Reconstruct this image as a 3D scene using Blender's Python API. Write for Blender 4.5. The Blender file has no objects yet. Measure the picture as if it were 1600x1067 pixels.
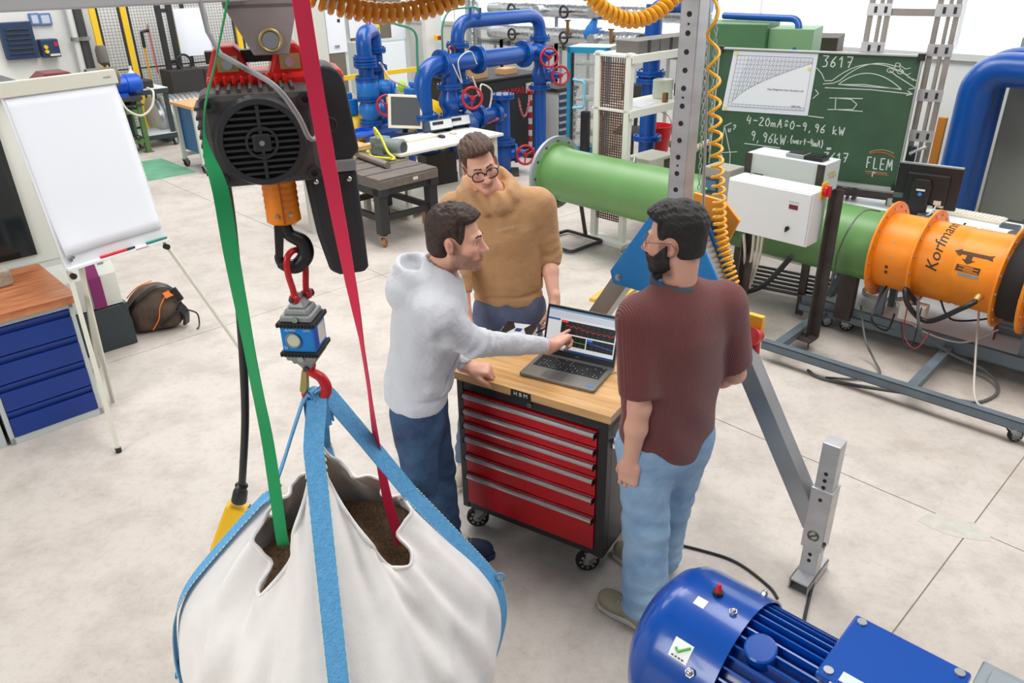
import bpy, math, random
import numpy as np
from mathutils import Vector, Matrix

random.seed(7)
SC = bpy.context.scene
COL = SC.collection
PI = math.pi
R = math.radians

# ------------------------------------------------------------------ camera
FPX, PITCH, ROLL, CAMH = 1200.0, R(26.3), R(1.1), 2.55
cam_d = bpy.data.cameras.new('camera')
cam_d.sensor_fit = 'HORIZONTAL'
cam_d.sensor_width = 36.0
cam_d.lens = FPX / 1600.0 * 36.0
cam_d.clip_start = 0.05
cam = bpy.data.objects.new('camera', cam_d)
COL.objects.link(cam)
cam.matrix_world = (Matrix.Translation((0, 0, CAMH)) @ Matrix.Rotation(PI / 2 - PITCH, 4, 'X')
                    @ Matrix.Rotation(-ROLL, 4, 'Z'))
SC.camera = cam
SC.view_settings.view_transform = 'Standard'
SC.view_settings.look = 'None'
SC.view_settings.gamma = 1.0
SC.view_settings.use_curve_mapping = False
SC.view_settings.exposure = -0.06

# ------------------------------------------------------------------ light
world = bpy.data.worlds.new('daylight'); SC.world = world
world.use_nodes = True
bg = world.node_tree.nodes['Background']
bg.inputs[0].default_value = (0.93, 0.965, 1.0, 1)
bg.inputs[1].default_value = 0.26


def area_light(name, loc, target, sx, sy, power, col=(1, 1, 1)):
    d = bpy.data.lights.new(name, 'AREA'); d.shape = 'RECTANGLE'
    d.size, d.size_y, d.energy, d.color = sx, sy, power, col
    o = bpy.data.objects.new(name, d); COL.objects.link(o)
    o.location = loc
    o.rotation_euler = (Vector(target) - Vector(loc)).to_track_quat('-Z', 'Y').to_euler()
    return o


area_light('roof_skylight_band', (1.5, 4.5, 7.5), (1.2, 5.0, 0), 3.0, 11.0, 760, (1.0, 0.98, 0.95))
area_light('roof_skylight_band_rear', (-3.5, 10.5, 7.5), (-3.0, 10.5, 0), 4.0, 9.0, 640, (1.0, 0.98, 0.96))
area_light('window_front_daylight', (7.0, 8.5, 4.6), (0.2, 3.2, 0.6), 9.0, 2.6, 700, (0.97, 0.985, 1.0))
area_light('window_gate_daylight', (-5.5, -1.5, 4.5), (-0.4, 3.2, 0.8), 4.0, 3.0, 330, (1.0, 0.99, 0.97))  # fill lamp added behind the camera to brighten the near fronts


def at(x, y, z=0.0):
    """world point on the level z that is seen at photograph pixel x, y"""
    u = (x - 800) / FPX; v = -(y - 533.5) / FPX
    c, s = math.cos(ROLL), math.sin(ROLL)
    u, v = c * u + s * v, -s * u + c * v
    d = Vector((u, math.cos(PITCH) + v * math.sin(PITCH), -math.sin(PITCH) + v * math.cos(PITCH)))
    t = (z - CAMH) / d.z
    return Vector((0, 0, CAMH)) + d * t


def atY(x, y, Y):
    """world point at depth Y seen at photograph pixel x, y"""
    u = (x - 800) / FPX; v = -(y - 533.5) / FPX
    c, s = math.cos(ROLL), math.sin(ROLL)
    u, v = c * u + s * v, -s * u + c * v
    d = Vector((u, math.cos(PITCH) + v * math.sin(PITCH), -math.sin(PITCH) + v * math.cos(PITCH)))
    return Vector((0, 0, CAMH)) + d * (Y / d.y)


# ------------------------------------------------------------------ materials
def lin(c):
    return tuple(((v / 255) / 12.92 if v / 255 <= 0.04045 else ((v / 255 + 0.055) / 1.055) ** 2.4) for v in c)


MATS = {}


def mat(name, rgb, rough=0.5, metal=0.0, var=0.0, vscale=6.0, bump=0.0, bscale=60.0, coat=0.0,
        emit=0.0, trans=0.0, alpha=1.0, attr=None, stretch=None, sheen=0.0, rgb2=None, bdist=0.01):
    if name in MATS:
        return MATS[name]
    m = bpy.data.materials.new(name); m.use_nodes = True
    nt = m.node_tree; b = nt.nodes['Principled BSDF']
    col = (*lin(rgb), 1)
    b.inputs['Base Color'].default_value = col
    b.inputs['Roughness'].default_value = rough
    b.inputs['Metallic'].default_value = metal
    if coat: b.inputs['Coat Weight'].default_value = coat; b.inputs['Coat Roughness'].default_value = 0.08
    if sheen: b.inputs['Sheen Weight'].default_value = sheen
    if trans: b.inputs['Transmission Weight'].default_value = trans
    if alpha < 1: b.inputs['Alpha'].default_value = alpha
    if emit:
        b.inputs['Emission Color'].default_value = col; b.inputs['Emission Strength'].default_value = emit
    tc = None
    if var or bump:
        tc = nt.nodes.new('ShaderNodeTexCoord'); src = tc.outputs['Object']
        if stretch:
            mp = nt.nodes.new('ShaderNodeMapping'); mp.inputs['Scale'].default_value = stretch
            nt.links.new(src, mp.inputs['Vector']); src = mp.outputs['Vector']
    if attr:
        a = nt.nodes.new('ShaderNodeVertexColor'); a.layer_name = attr
        nt.links.new(a.outputs['Color'], b.inputs['Base Color'])
    elif var:
        n = nt.nodes.new('ShaderNodeTexNoise'); n.inputs['Scale'].default_value = vscale
        n.inputs['Detail'].default_value = 6; n.inputs['Roughness'].default_value = 0.5
        nt.links.new(src, n.inputs['Vector'])
        r = nt.nodes.new('ShaderNodeValToRGB')
        lo = lin(rgb2) if rgb2 else tuple(v * (1 - var) for v in col[:3])
        hi = col[:3] if rgb2 else tuple(min(1, v * (1 + var * 0.6)) for v in col[:3])
        r.color_ramp.elements[0].position = 0.32; r.color_ramp.elements[0].color = (*lo, 1)
        r.color_ramp.elements[1].position = 0.68; r.color_ramp.elements[1].color = (*hi, 1)
        nt.links.new(n.outputs['Fac'], r.inputs['Fac'])
        nt.links.new(r.outputs['Color'], b.inputs['Base Color'])
    if bump:
        n2 = nt.nodes.new('ShaderNodeTexNoise'); n2.inputs['Scale'].default_value = bscale
        n2.inputs['Detail'].default_value = 4
        nt.links.new(src, n2.inputs['Vector'])
        bp = nt.nodes.new('ShaderNodeBump'); bp.inputs['Strength'].default_value = bump
        bp.inputs['Distance'].default_value = bdist
        nt.links.new(n2.outputs['Fac'], bp.inputs['Height'])
        nt.links.new(bp.outputs['Normal'], b.inputs['Normal'])
    MATS[name] = m
    return m


def wave_bump(m, scale, strength, direction='X', dist=0.004):
    """ribs / weave on an existing material"""
    nt = m.node_tree; b = nt.nodes['Principled BSDF']
    tc = nt.nodes.new('ShaderNodeTexCoord')
    w = nt.nodes.new('ShaderNodeTexWave'); w.bands_direction = direction
    w.inputs['Scale'].default_value = scale; w.inputs['Distortion'].default_value = 0.4
    nt.links.new(tc.outputs['Object'], w.inputs['Vector'])
    bp = nt.nodes.new('ShaderNodeBump'); bp.inputs['Strength'].default_value = strength
    bp.inputs['Distance'].default_value = dist
    nt.links.new(w.outputs['Fac'], bp.inputs['Height'])
    nt.links.new(bp.outputs['Normal'], b.inputs['Normal'])
    return m


# ------------------------------------------------------------------ mesh builder
def frame(d, up=Vector((0, 0, 1))):
    d = d.normalized()
    if abs(d.dot(up)) > 0.99: up = Vector((0, 1, 0))
    x = up.cross(d).normalized(); y = d.cross(x).normalized()
    return x, y, d


class MB:
    def __init__(s, M=None):
        s.v = []; s.f = []; s.M = M

    def add(s, vs, fs, M=None):
        o = len(s.v)
        for v in vs:
            v = Vector(v)
            if M is not None: v = M @ v
            if s.M is not None: v = s.M @ v
            s.v.append(v)
        s.f += [tuple(i + o for i in f) for f in fs]
        return s

    def box(s, c, d, M=None, rz=0.0):
        x, y, z = d[0] / 2, d[1] / 2, d[2] / 2
        T = Matrix.Translation(c) @ Matrix.Rotation(rz, 4, 'Z')
        if M is not None: T = M @ T
        vs = [(a * x, b * y, e * z) for a in (-1, 1) for b in (-1, 1) for e in (-1, 1)]
        fs = [(0, 1, 3, 2), (4, 6, 7, 5), (0, 4, 5, 1), (2, 3, 7, 6), (0, 2, 6, 4), (1, 5, 7, 3)]
        return s.add(vs, fs, T)

    def b2(s, x0, x1, y0, y1, z0, z1):
        return s.box(((x0 + x1) / 2, (y0 + y1) / 2, (z0 + z1) / 2), (abs(x1 - x0), abs(y1 - y0), abs(z1 - z0)))

    def bar(s, p0, p1, w, h=None, up=Vector((0, 0, 1))):
        p0, p1 = Vector(p0), Vector(p1); h = h or w
        x, y, d = frame(p1 - p0, up)
        vs = [p + x * a * w / 2 + y * b * h / 2 for p in (p0, p1) for a, b in ((-1, -1), (1, -1), (1, 1), (-1, 1))]
        return s.add(vs, [(3, 2, 1, 0), (4, 5, 6, 7), (0, 1, 5, 4), (1, 2, 6, 5), (2, 3, 7, 6), (3, 0, 4, 7)])

    def lathe(s, prof, p0=(0, 0, 0), axis=(0, 0, 1), n=20, caps=True):
        """prof: list of (radius, height along the axis)"""
        p0 = Vector(p0); x, y, d = frame(Vector(axis))
        vs = []; fs = []
        for r, h in prof:
            for k in range(n):
                a = 2 * PI * k / n
                vs.append(p0 + d * h + (x * math.cos(a) + y * math.sin(a)) * r)
        m = len(prof)
        for i in range(m - 1):
            for k in range(n):
                k2 = (k + 1) % n
                fs.append((i * n + k, i * n + k2, (i + 1) * n + k2, (i + 1) * n + k))
        if caps:
            fs.append(tuple(reversed(range(n)))); fs.append(tuple((m - 1) * n + k for k in range(n)))
        return s.add(vs, fs)

    def cyl(s, p0, p1, r, r1=None, n=16):
        p0, p1 = Vector(p0), Vector(p1)
        return s.lathe([(r, 0), (r if r1 is None else r1, (p1 - p0).length)], p0, p1 - p0, n)

    def ringc(s, p0, p1, ro, ri, n=20):
        """a hollow ring / pipe piece"""
        L = (Vector(p1) - Vector(p0)).length
        return s.lathe([(ri, 0), (ro, 0), (ro, L), (ri, L), (ri, 0)], p0, Vector(p1) - Vector(p0), n, caps=False)

    def tube(s, pts, r, n=8, closed=False, caps=True):
        pts = [Vector(p) for p in pts]; m = len(pts)
        rs = r if isinstance(r, (list, tuple)) else [r] * m
        vs = []; fs = []
        t0 = (pts[1] - pts[0]).normalized()
        x, y, _ = frame(t0)
        for i in range(m):
            if closed: t = (pts[(i + 1) % m] - pts[i - 1])
            else: t = pts[min(i + 1, m - 1)] - pts[max(i - 1, 0)]
            t = t.normalized() if t.length > 1e-9 else t0
            x = x - t * x.dot(t)
            x = x.normalized() if x.length > 1e-6 else frame(t)[0]
            y = t.cross(x)
            for k in range(n):
                a = 2 * PI * k / n
                vs.append(pts[i] + (x * math.cos(a) + y * math.sin(a)) * rs[i])
        for i in range(m if closed else m - 1):
            j = (i + 1) % m
            for k in range(n):
                k2 = (k + 1) % n
                fs.append((i * n + k, i * n + k2, j * n + k2, j * n + k))
        if caps and not closed:
            fs.append(tuple(reversed(range(n)))); fs.append(tuple((m - 1) * n + k for k in range(n)))
        return s.add(vs, fs)

    def prism(s, poly, p0, ex, ey, ez, th):
        """poly in the (ex, ey) plane at p0, pushed along ez by th"""
        p0, ex, ey, ez = Vector(p0), Vector(ex), Vector(ey), Vector(ez)
        n = len(poly)
        vs = [p0 + ex * a + ey * b for a, b in poly] + [p0 + ex * a + ey * b + ez * th for a, b in poly]
        fs = [tuple(reversed(range(n))), tuple(range(n, 2 * n))]
        fs += [(i, (i + 1) % n, n + (i + 1) % n, n + i) for i in range(n)]
        return s.add(vs, fs)

    def ribbon(s, pts, dirs, w, th):
        """strap: centre line pts, width direction per point, width w, thickness th"""
        pts = [Vector(p) for p in pts]; m = len(pts); vs = []; fs = []
        for i in range(m):
            t = (pts[min(i + 1, m - 1)] - pts[max(i - 1, 0)]).normalized()
            d = Vector(dirs[i]); d = (d - t * d.dot(t)).normalized(); nn = t.cross(d)
            ww = w[i] if isinstance(w, (list, tuple)) else w
            for a, b in ((-1, -1), (1, -1), (1, 1), (-1, 1)):
                vs.append(pts[i] + d * a * ww / 2 + nn * b * th / 2)
        for i in range(m - 1):
            for k in range(4):
                k2 = (k + 1) % 4
                fs.append((i * 4 + k, i * 4 + k2, i * 4 + 4 + k2, i * 4 + 4 + k))
        fs.append((3, 2, 1, 0)); fs.append(tuple((m - 1) * 4 + k for k in range(4)))
        return s.add(vs, fs)

    def ball(s, c, r, n=12, M=None):
        rr = r if isinstance(r, (list, tuple)) else (r, r, r)
        vs = [(0, 0, -1)]; fs = []; h = max(4, n // 2)
        for i in range(1, h):
            t = -PI / 2 + PI * i / h
            for k in range(n):
                a = 2 * PI * k / n
                vs.append((math.cos(t) * math.cos(a), math.cos(t) * math.sin(a), math.sin(t)))
        vs.append((0, 0, 1)); L = len(vs) - 1
        for k in range(n):
            fs.append((0, 1 + (k + 1) % n, 1 + k)); fs.append((L, L - n + k, L - n + (k + 1) % n))
        for i in range(h - 2):
            for k in range(n):
                k2 = (k + 1) % n
                fs.append((1 + i * n + k, 1 + i * n + k2, 1 + (i + 1) * n + k2, 1 + (i + 1) * n + k))
        T = Matrix.Translation(c) @ (M if M is not None else Matrix.Identity(4)) @ Matrix.Diagonal((*rr, 1))
        return s.add(vs, fs, T)

    def torus(s, c, axis, Rr, r, n=20, k=8):
        x, y, d = frame(Vector(axis)); c = Vector(c)
        return s.tube([c + (x * math.cos(2 * PI * i / n) + y * math.sin(2 * PI * i / n)) * Rr for i in range(n)], r, k, closed=True)

    def build(s, name, m, parent=None, world=False, smooth=None, bevel=0.0, kind=None):
        me = bpy.data.meshes.new(name)
        vs = s.v
        if world and parent is not None:
            inv = wmat(parent).inverted(); vs = [inv @ v for v in vs]
        me.from_pydata([tuple(v) for v in vs], [], s.f)
        me.update()
        return finish(name, me, m, parent, smooth, bevel, kind)


def wmat(o):
    """world matrix from the parent chain, without waiting for a scene update"""
    M = o.matrix_basis.copy()
    while o.parent is not None:
        o = o.parent; M = o.matrix_basis @ M
    return M


def finish(name, me, m, parent=None, smooth=None, bevel=0.0, kind=None):
    if m is not None: me.materials.append(m)
    if smooth is not None:
        me.polygons.foreach_set('use_smooth', [True] * len(me.polygons))
        if smooth < 179: me.set_sharp_from_angle(angle=R(smooth))
    o = bpy.data.objects.new(name, me); COL.objects.link(o)
    if parent is not None: o.parent = parent
    if bevel:
        b = o.modifiers.new('edge', 'BEVEL'); b.width = bevel; b.segments = 2; b.limit_method = 'ANGLE'
        b.angle_limit = R(40)
    if kind: o['kind'] = kind
    return o


def tag(o, label=None, cat=None, group=None, kind=None):
    if label: o['label'] = label
    if cat: o['category'] = cat
    if group: o['group'] = group
    if kind: o['kind'] = kind
    return o


def thing(name, label, cat, loc=(0, 0, 0), rz=0.0, group=None):
    o = bpy.data.objects.new(name, None); COL.objects.link(o)
    o.empty_display_size = 0.1
    o.location = loc; o.rotation_euler = (0, 0, rz)
    o.matrix_world = Matrix.Translation(loc) @ Matrix.Rotation(rz, 4, 'Z')
    return tag(o, label, cat, group)


def dup(root, loc, rz, label=None, group=None):
    r = root.copy(); COL.objects.link(r); r.location = loc; r.rotation_euler = (0, 0, rz)
    tag(r, label, None, group)
    for ch in list(root.children):
        c = ch.copy(); COL.objects.link(c); c.parent = r
        for g in ch.children:
            d = g.copy(); COL.objects.link(d); d.parent = c
    return r


def clone(o, parent, M):
    """another piece that shares the mesh of o"""
    c = o.copy(); COL.objects.link(c); c.parent = parent; c.matrix_local = M
    return c


def text_obj(name, body, size, m, parent, M, ex=0.0006, align='CENTER', shear=0.0):
    cu = bpy.data.curves.new(name, 'FONT'); cu.body = body; cu.size = size; cu.extrude = ex
    cu.align_x = align; cu.align_y = 'CENTER'; cu.shear = shear; cu.resolution_u = 3
    t = bpy.data.objects.new(name, cu); COL.objects.link(t)
    dg = bpy.context.evaluated_depsgraph_get()
    me = bpy.data.meshes.new_from_object(t.evaluated_get(dg))
    bpy.data.objects.remove(t); me.name = name
    me.materials.clear()
    o = finish(name, me, m, parent)
    o.matrix_local = M
    return o


def plane_M(origin, ex, ey):
    """4x4 with columns ex, ey, ex x ey"""
    ex, ey = Vector(ex).normalized(), Vector(ey).normalized(); ez = ex.cross(ey)
    M = Matrix.Identity(4)
    for i in range(3):
        M[i][0], M[i][1], M[i][2], M[i][3] = ex[i], ey[i], ez[i], origin[i]
    return M


def bez(pts, n=8):
    """Catmull-Rom curve through pts"""
    pts = [Vector(p) for p in pts]; out = []
    for i in range(len(pts) - 1):
        p0, p1, p2, p3 = pts[max(i - 1, 0)], pts[i], pts[i + 1], pts[min(i + 2, len(pts) - 1)]
        for k in range(n):
            t = k / n
            out.append(0.5 * ((2 * p1) + (p2 - p0) * t + (2 * p0 - 5 * p1 + 4 * p2 - p3) * t * t
                              + (3 * p1 - p0 - 3 * p2 + p3) * t ** 3))
    out.append(pts[-1])
    return out


def bends(pts, rad, n=6):
    """polyline with round corners (pipe runs)"""
    pts = [Vector(p) for p in pts]; out = [pts[0]]
    for i in range(1, len(pts) - 1):
        a = (pts[i - 1] - pts[i]).normalized(); b = (pts[i + 1] - pts[i]).normalized()
        A, B = pts[i] + a * rad, pts[i] + b * rad
        for k in range(n + 1):
            t = k / n
            out.append(A * (1 - t) ** 2 + pts[i] * 2 * t * (1 - t) + B * t * t)
    out.append(pts[-1])
    return out


def lerp(a, b, t): return a + (b - a) * t


def V_(*a): return Vector(a)


# ------------------------------------------------------------------ distance-field modelling (people, cloth, bags)
def iso(fn, lo, hi, h):
    lo = np.array(lo, np.float32); hi = np.array(hi, np.float32)
    n = (np.ceil(((hi - lo) / h + 1) / 4) * 4).astype(int)
    ax = [lo[i] + h * np.arange(n[i], dtype=np.float32) for i in range(3)]
    # coarse blocks of 4x4x4 samples first, fine samples only near the surface
    bx = [a.reshape(-1, 4).mean(1) for a in ax]
    B = np.stack(np.meshgrid(*bx, indexing='ij'), -1).reshape(-1, 3)
    db = fn(B).reshape([len(b) for b in bx])
    d = np.repeat(np.repeat(np.repeat(db, 4, 0), 4, 1), 4, 2).astype(np.float32)
    near = np.argwhere(np.abs(db) < 5 * h + 0.008)
    off = np.stack(np.meshgrid(*[np.arange(4)] * 3, indexing='ij'), -1).reshape(-1, 3)
    I = (near[:, None, :] * 4 + off[None]).reshape(-1, 3)
    d[tuple(I.T)] = fn((lo + h * I).astype(np.float32))
    s = d < 0
    cnt = np.zeros(n - 1, np.int8)
    for a in (0, 1):
        for b in (0, 1):
            for c in (0, 1):
                cnt += s[a:n[0] - 1 + a, b:n[1] - 1 + b, c:n[2] - 1 + c]
    idx = np.argwhere((cnt > 0) & (cnt < 8))
    cid = -np.ones(n - 1, np.int64); cid[tuple(idx.T)] = np.arange(len(idx))
    pos = np.zeros((len(idx), 3), np.float32); num = np.zeros(len(idx), np.float32)
    corners = [(a, b, c) for a in (0, 1) for b in (0, 1) for c in (0, 1)]
    for c0 in corners:
        for k in range(3):
            if c0[k] == 0:
                c1 = list(c0); c1[k] = 1
                d0 = d[tuple((idx + c0).T)]; d1 = d[tuple((idx + c1).T)]
                m = (d0 < 0) != (d1 < 0)
                t = np.where(m, d0 / np.where(m, d0 - d1, 1), 0)
                p = np.array(c0, np.float32) + t[:, None] * (np.array(c1) - np.array(c0))
                pos += p * m[:, None]; num += m
    V = lo + h * (idx + pos / num[:, None])
    F = []
    for k in range(3):
        i, j = (k + 1) % 3, (k + 2) % 3
        sl0 = [slice(1, -1)] * 3; sl1 = [slice(1, -1)] * 3
        sl0[k] = slice(0, n[k] - 1); sl1[k] = slice(1, n[k])
        A = s[tuple(sl0)]; B = s[tuple(sl1)]
        e = np.argwhere(A != B); 
        if not len(e): continue
        flip = A[tuple(e.T)]
        e[:, i] += 1; e[:, j] += 1
        def cell(di, dj):
            q = e.copy(); q[:, i] += di; q[:, j] += dj
            return cid[tuple(q.T)]
        q = np.stack([cell(-1, -1), cell(0, -1), cell(0, 0), cell(-1, 0)], 1)
        q[~flip] = q[~flip][:, ::-1]
        F.append(q)
    return V, np.concatenate(F)


def v3(a): return np.array(a, np.float32)


def s_cap(P, a, b, ra, rb=None):
    a, b = v3(a), v3(b); rb = ra if rb is None else rb
    ab = b - a; t = np.clip(((P - a) @ ab) / max(ab @ ab, 1e-9), 0, 1)
    return np.linalg.norm(P - a - t[:, None] * ab, axis=1) - (ra + (rb - ra) * t)


def s_ell(P, c, r, M=None):
    q = P - v3(c)
    if M is not None: q = q @ M
    r = v3(r); k0 = np.linalg.norm(q / r, axis=1); k1 = np.linalg.norm(q / (r * r), axis=1)
    return k0 * (k0 - 1) / np.maximum(k1, 1e-6)


def s_box(P, c, d, r=0.01, M=None):
    q = P - v3(c)
    if M is not None: q = q @ M
    q = np.abs(q) - (v3(d) - r)
    return np.linalg.norm(np.maximum(q, 0), axis=1) + np.minimum(q.max(1), 0) - r


def smin(a, b, k):
    if k <= 0: return np.minimum(a, b)
    h = np.clip(0.5 + 0.5 * (b - a) / k, 0, 1)
    return b + (a - b) * h - k * h * (1 - h)


def smax(a, b, k): return -smin(-a, -b, k)


def wob(P, f, seed=0):
    """cheap smooth noise"""
    rs = np.random.RandomState(seed); o = 0
    for i in range(5):
        w = rs.normal(size=3) * f * (0.6 + 0.35 * i); o = o + np.sin(P @ w.astype(np.float32) + rs.rand() * 6.28) / (1 + 0.4 * i)
    return o / 3.0


def mesh_np(name, V, F, m, parent, colors=None, smooth=180, kind=None):
    """V are world coordinates"""
    inv = np.array(wmat(parent).inverted(), np.float32) if parent is not None else np.eye(4, dtype=np.float32)
    V = V @ inv[:3, :3].T + inv[:3, 3]
    me = bpy.data.meshes.new(name)
    me.vertices.add(len(V)); me.vertices.foreach_set('co', V.astype(np.float32).ravel())
    nf = len(F)
    me.loops.add(nf * 4); me.loops.foreach_set('vertex_index', F.astype(np.int32).ravel())
    me.polygons.add(nf); me.polygons.foreach_set('loop_start', np.arange(0, nf * 4, 4, dtype=np.int32))
    me.update(calc_edges=True); me.validate()
    if colors is not None:
        ca = me.color_attributes.new('Col', 'FLOAT_COLOR', 'POINT')
        c4 = np.ones((len(V), 4), np.float32); c4[:, :3] = colors
        ca.data.foreach_set('color', c4.ravel())
    return finish(name, me, m, parent, smooth, 0.0, kind)
# ------------------------------------------------------------------ the hall
BA = R(43.5)
E1 = Vector((math.cos(BA), math.sin(BA), 0)); E2 = Vector((-math.sin(BA), math.cos(BA), 0))
UP = Vector((0, 0, 1))


def E(a, b, z=0.0): return E1 * a + E2 * b + UP * z


def ab(p): return p.dot(E1), p.dot(E2)


def concrete():
    m = bpy.data.materials.new('floor_concrete'); m.use_nodes = True
    nt = m.node_tree; b = nt.nodes['Principled BSDF']; L = nt.links.new
    g = nt.nodes.new('ShaderNodeNewGeometry')
    def noise(sc, det, rough=0.6):
        n = nt.nodes.new('ShaderNodeTexNoise'); n.inputs['Scale'].default_value = sc
        n.inputs['Detail'].default_value = det; n.inputs['Roughness'].default_value = rough
        L(g.outputs['Position'], n.inputs['Vector']); return n
    def ramp(n, stops):
        r = nt.nodes.new('ShaderNodeValToRGB'); el = r.color_ramp.elements
        for i, (p, c) in enumerate(stops):
            e = el[i] if i < 2 else el.new(p)
            e.position = p; e.color = (*lin(c), 1)
        L(n.outputs['Fac'], r.inputs['Fac']); return r
    def mix(kind, fac, a, c):
        x = nt.nodes.new('ShaderNodeMix'); x.data_type = 'RGBA'; x.blend_type = kind
        x.inputs['Factor'].default_value = fac; L(a, x.inputs['A']); L(c, x.inputs['B']); return x.outputs['Result']
    a = ramp(noise(0.7, 5), [(0.3, (205, 198, 192)), (0.7, (221, 215, 210))])
    s = ramp(noise(3.2, 9, 0.7), [(0.36, (192, 185, 178)), (0.55, (234, 231, 227))])
    s2 = ramp(noise(22, 6, 0.75), [(0.34, (190, 182, 172)), (0.5, (240, 238, 234))])
    s3 = ramp(noise(140, 3, 0.6), [(0.25, (170, 162, 152)), (0.42, (245, 244, 242))])
    c = mix('MULTIPLY', 0.55, a.outputs['Color'], s.outputs['Color'])
    c = mix('MULTIPLY', 0.3, c, s2.outputs['Color'])
    c = mix('MULTIPLY', 0.35, c, s3.outputs['Color'])
    L(c, b.inputs['Base Color'])
    b.inputs['Roughness'].default_value = 0.55
    bp = nt.nodes.new('ShaderNodeBump'); bp.inputs['Strength'].default_value = 0.12; bp.inputs['Distance'].default_value = 0.004
    L(noise(40, 5).outputs['Fac'], bp.inputs['Height']); L(bp.outputs['Normal'], b.inputs['Normal'])
    return m


M_FLOOR = concrete()
M_JOINT = mat('floor_joint', (140, 128, 114), 0.9)
fl = MB()
fl.prism([(-6, -4), (11.4, -4), (11.4, 15.2), (-6, 15.2)], (0, 0, -0.05), E1, E2, UP, 0.046)
floor = fl.build('floor', M_JOINT); floor['kind'] = 'structure'
JA = [-6.0, -1.4, 3.68, 8.7, 11.4]
JB = [-4.0, 0.61, 5.59, 10.6, 15.2]
for i in range(len(JA) - 1):
    for j in range(len(JB) - 1):
        g = 0.003
        q = MB()
        q.prism([(JA[i] + g, JB[j] + g), (JA[i + 1] - g, JB[j] + g), (JA[i + 1] - g, JB[j + 1] - g), (JA[i] + g, JB[j + 1] - g)],
                (0, 0, -0.03), E1, E2, UP, 0.03)
        q.build('slab', M_FLOOR, floor)
# painted green walkway and a repaired patch at the joint crossing
q = MB(); q.prism([(-6, 10.72), (4.2, 10.72), (4.2, 12.0), (-6, 12.0)], (0, 0, 0.0), E1, E2, UP, 0.0012)
q.build('walkway_paint', mat('green_floor_paint', (104, 164, 133), 0.6, var=0.18, vscale=5), floor)
c0 = at(1490, 822); q = MB()
pp = [(math.cos(t * PI / 7) * (0.16 + 0.03 * math.sin(5 * t)), math.sin(t * PI / 7) * (0.085 + 0.02 * math.cos(3 * t))) for t in range(14)]
q.prism(pp, c0, Vector((0.85, -0.5, 0)), Vector((0.5, 0.85, 0)), UP, 0.0012)
q.build('mortar_patch', mat('mortar_repair', (190, 187, 178), 0.8, var=0.1, vscale=20), floor)

M_WALL = mat('wall_white', (226, 227, 224), 0.75, var=0.04, vscale=1.5)
M_WALL2 = mat('wall_panel_white', (222, 224, 222), 0.6, var=0.03, vscale=2)
WA, WB = 11.2, 15.0           # wall_right at e1 = WA, wall_left at e2 = WB
SILL = 1.38
w = MB(); w.prism([(-6.1, 0), (WA, 0), (WA, 5.6), (-6.1, 5.6)], E(0, WB), E1, UP, E2, 0.2)
wl = w.build('wall_left', M_WALL); wl['kind'] = 'structure'
# the right wall steps forward beside the blackboard
STEP, WN, SILLN = 6.2, 9.7, 1.50
w = MB(); w.prism([(STEP, 0), (WB + .2, 0), (WB + .2, SILL), (STEP, SILL)], E(WA, 0), E2, UP, E1, 0.2)
wr = w.build('wall_right', M_WALL2); wr['kind'] = 'structure'
w = MB(); w.prism([(-4.1, 0), (STEP, 0), (STEP, SILLN), (-4.1, SILLN)], E(WN, 0), E2, UP, E1, 0.2)
w.prism([(WN, 0), (WA, 0), (WA, SILLN), (WN, SILLN)], E(0, STEP), E1, UP, E2, 0.1)
wr2 = w.build('wall_right_front', M_WALL2); wr2['kind'] = 'structure'
M_PANE = mat('translucent_pane', (246, 249, 252), 0.5, emit=1.05)
M_MULL = mat('window_mullion', (225, 230, 232), 0.5)
M_SILL = mat('window_sill', (206, 208, 206), 0.5)
for n_, (WAn, s_, b0, bE) in enumerate(((WA, SILL, STEP, WB), (WN, SILLN, -4.1, STEP))):
    wf = MB(); wf.prism([(b0, s_), (bE, s_), (bE, s_ + 0.07), (b0, s_ + 0.07)], E(WAn - 0.05, 0), E2, UP, E1, 0.2)
    win = wf.build('window_%d' % (n_ + 1), M_SILL); win['kind'] = 'structure'
    while b0 < bE - 0.1:
        b1 = min(b0 + 2.4, bE)
        q = MB(); q.prism([(b0 + .02, s_ + .07), (b1 - .02, s_ + .07), (b1 - .02, 5.6), (b0 + .02, 5.6)], E(WAn + .06, 0), E2, UP, E1, 0.04)
        q.build('pane', M_PANE, win)
        q = MB(); q.prism([(b1 - .02, s_ + .07), (b1 + .02, s_ + .07), (b1 + .02, 5.6), (b1 - .02, 5.6)], E(WAn + .03, 0), E2, UP, E1, 0.08)
        q.build('mullion', M_MULL, win)
        b0 = b1
# ------------------------------------------------------------------ red tool trolley
M_BLK = mat('black_powdercoat', (34, 34, 36), 0.45, var=0.08, vscale=30)
M_BLKP = mat('black_plastic', (26, 27, 29), 0.42)
M_RED = mat('red_powdercoat', (192, 8, 24), 0.36, var=0.05, vscale=4)
M_ALU = mat('brushed_aluminium', (206, 208, 210), 0.3, 0.8)
M_CHROME = mat('chrome', (205, 206, 208), 0.16, 1.0)
M_ZINC = mat('zinc_plated', (186, 188, 188), 0.32, 0.9, var=0.1, vscale=30)
M_GREYM = mat('dark_grey_steel', (58, 60, 62), 0.5, var=0.1, vscale=12)
M_RUB = mat('rubber_black', (30, 30, 30), 0.75)


def wood(name, c, c2, sc, axis):
    m = mat(name, c, 0.38, var=0.2, vscale=sc, stretch=axis, rgb2=c2, coat=0.15)
    return m


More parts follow.
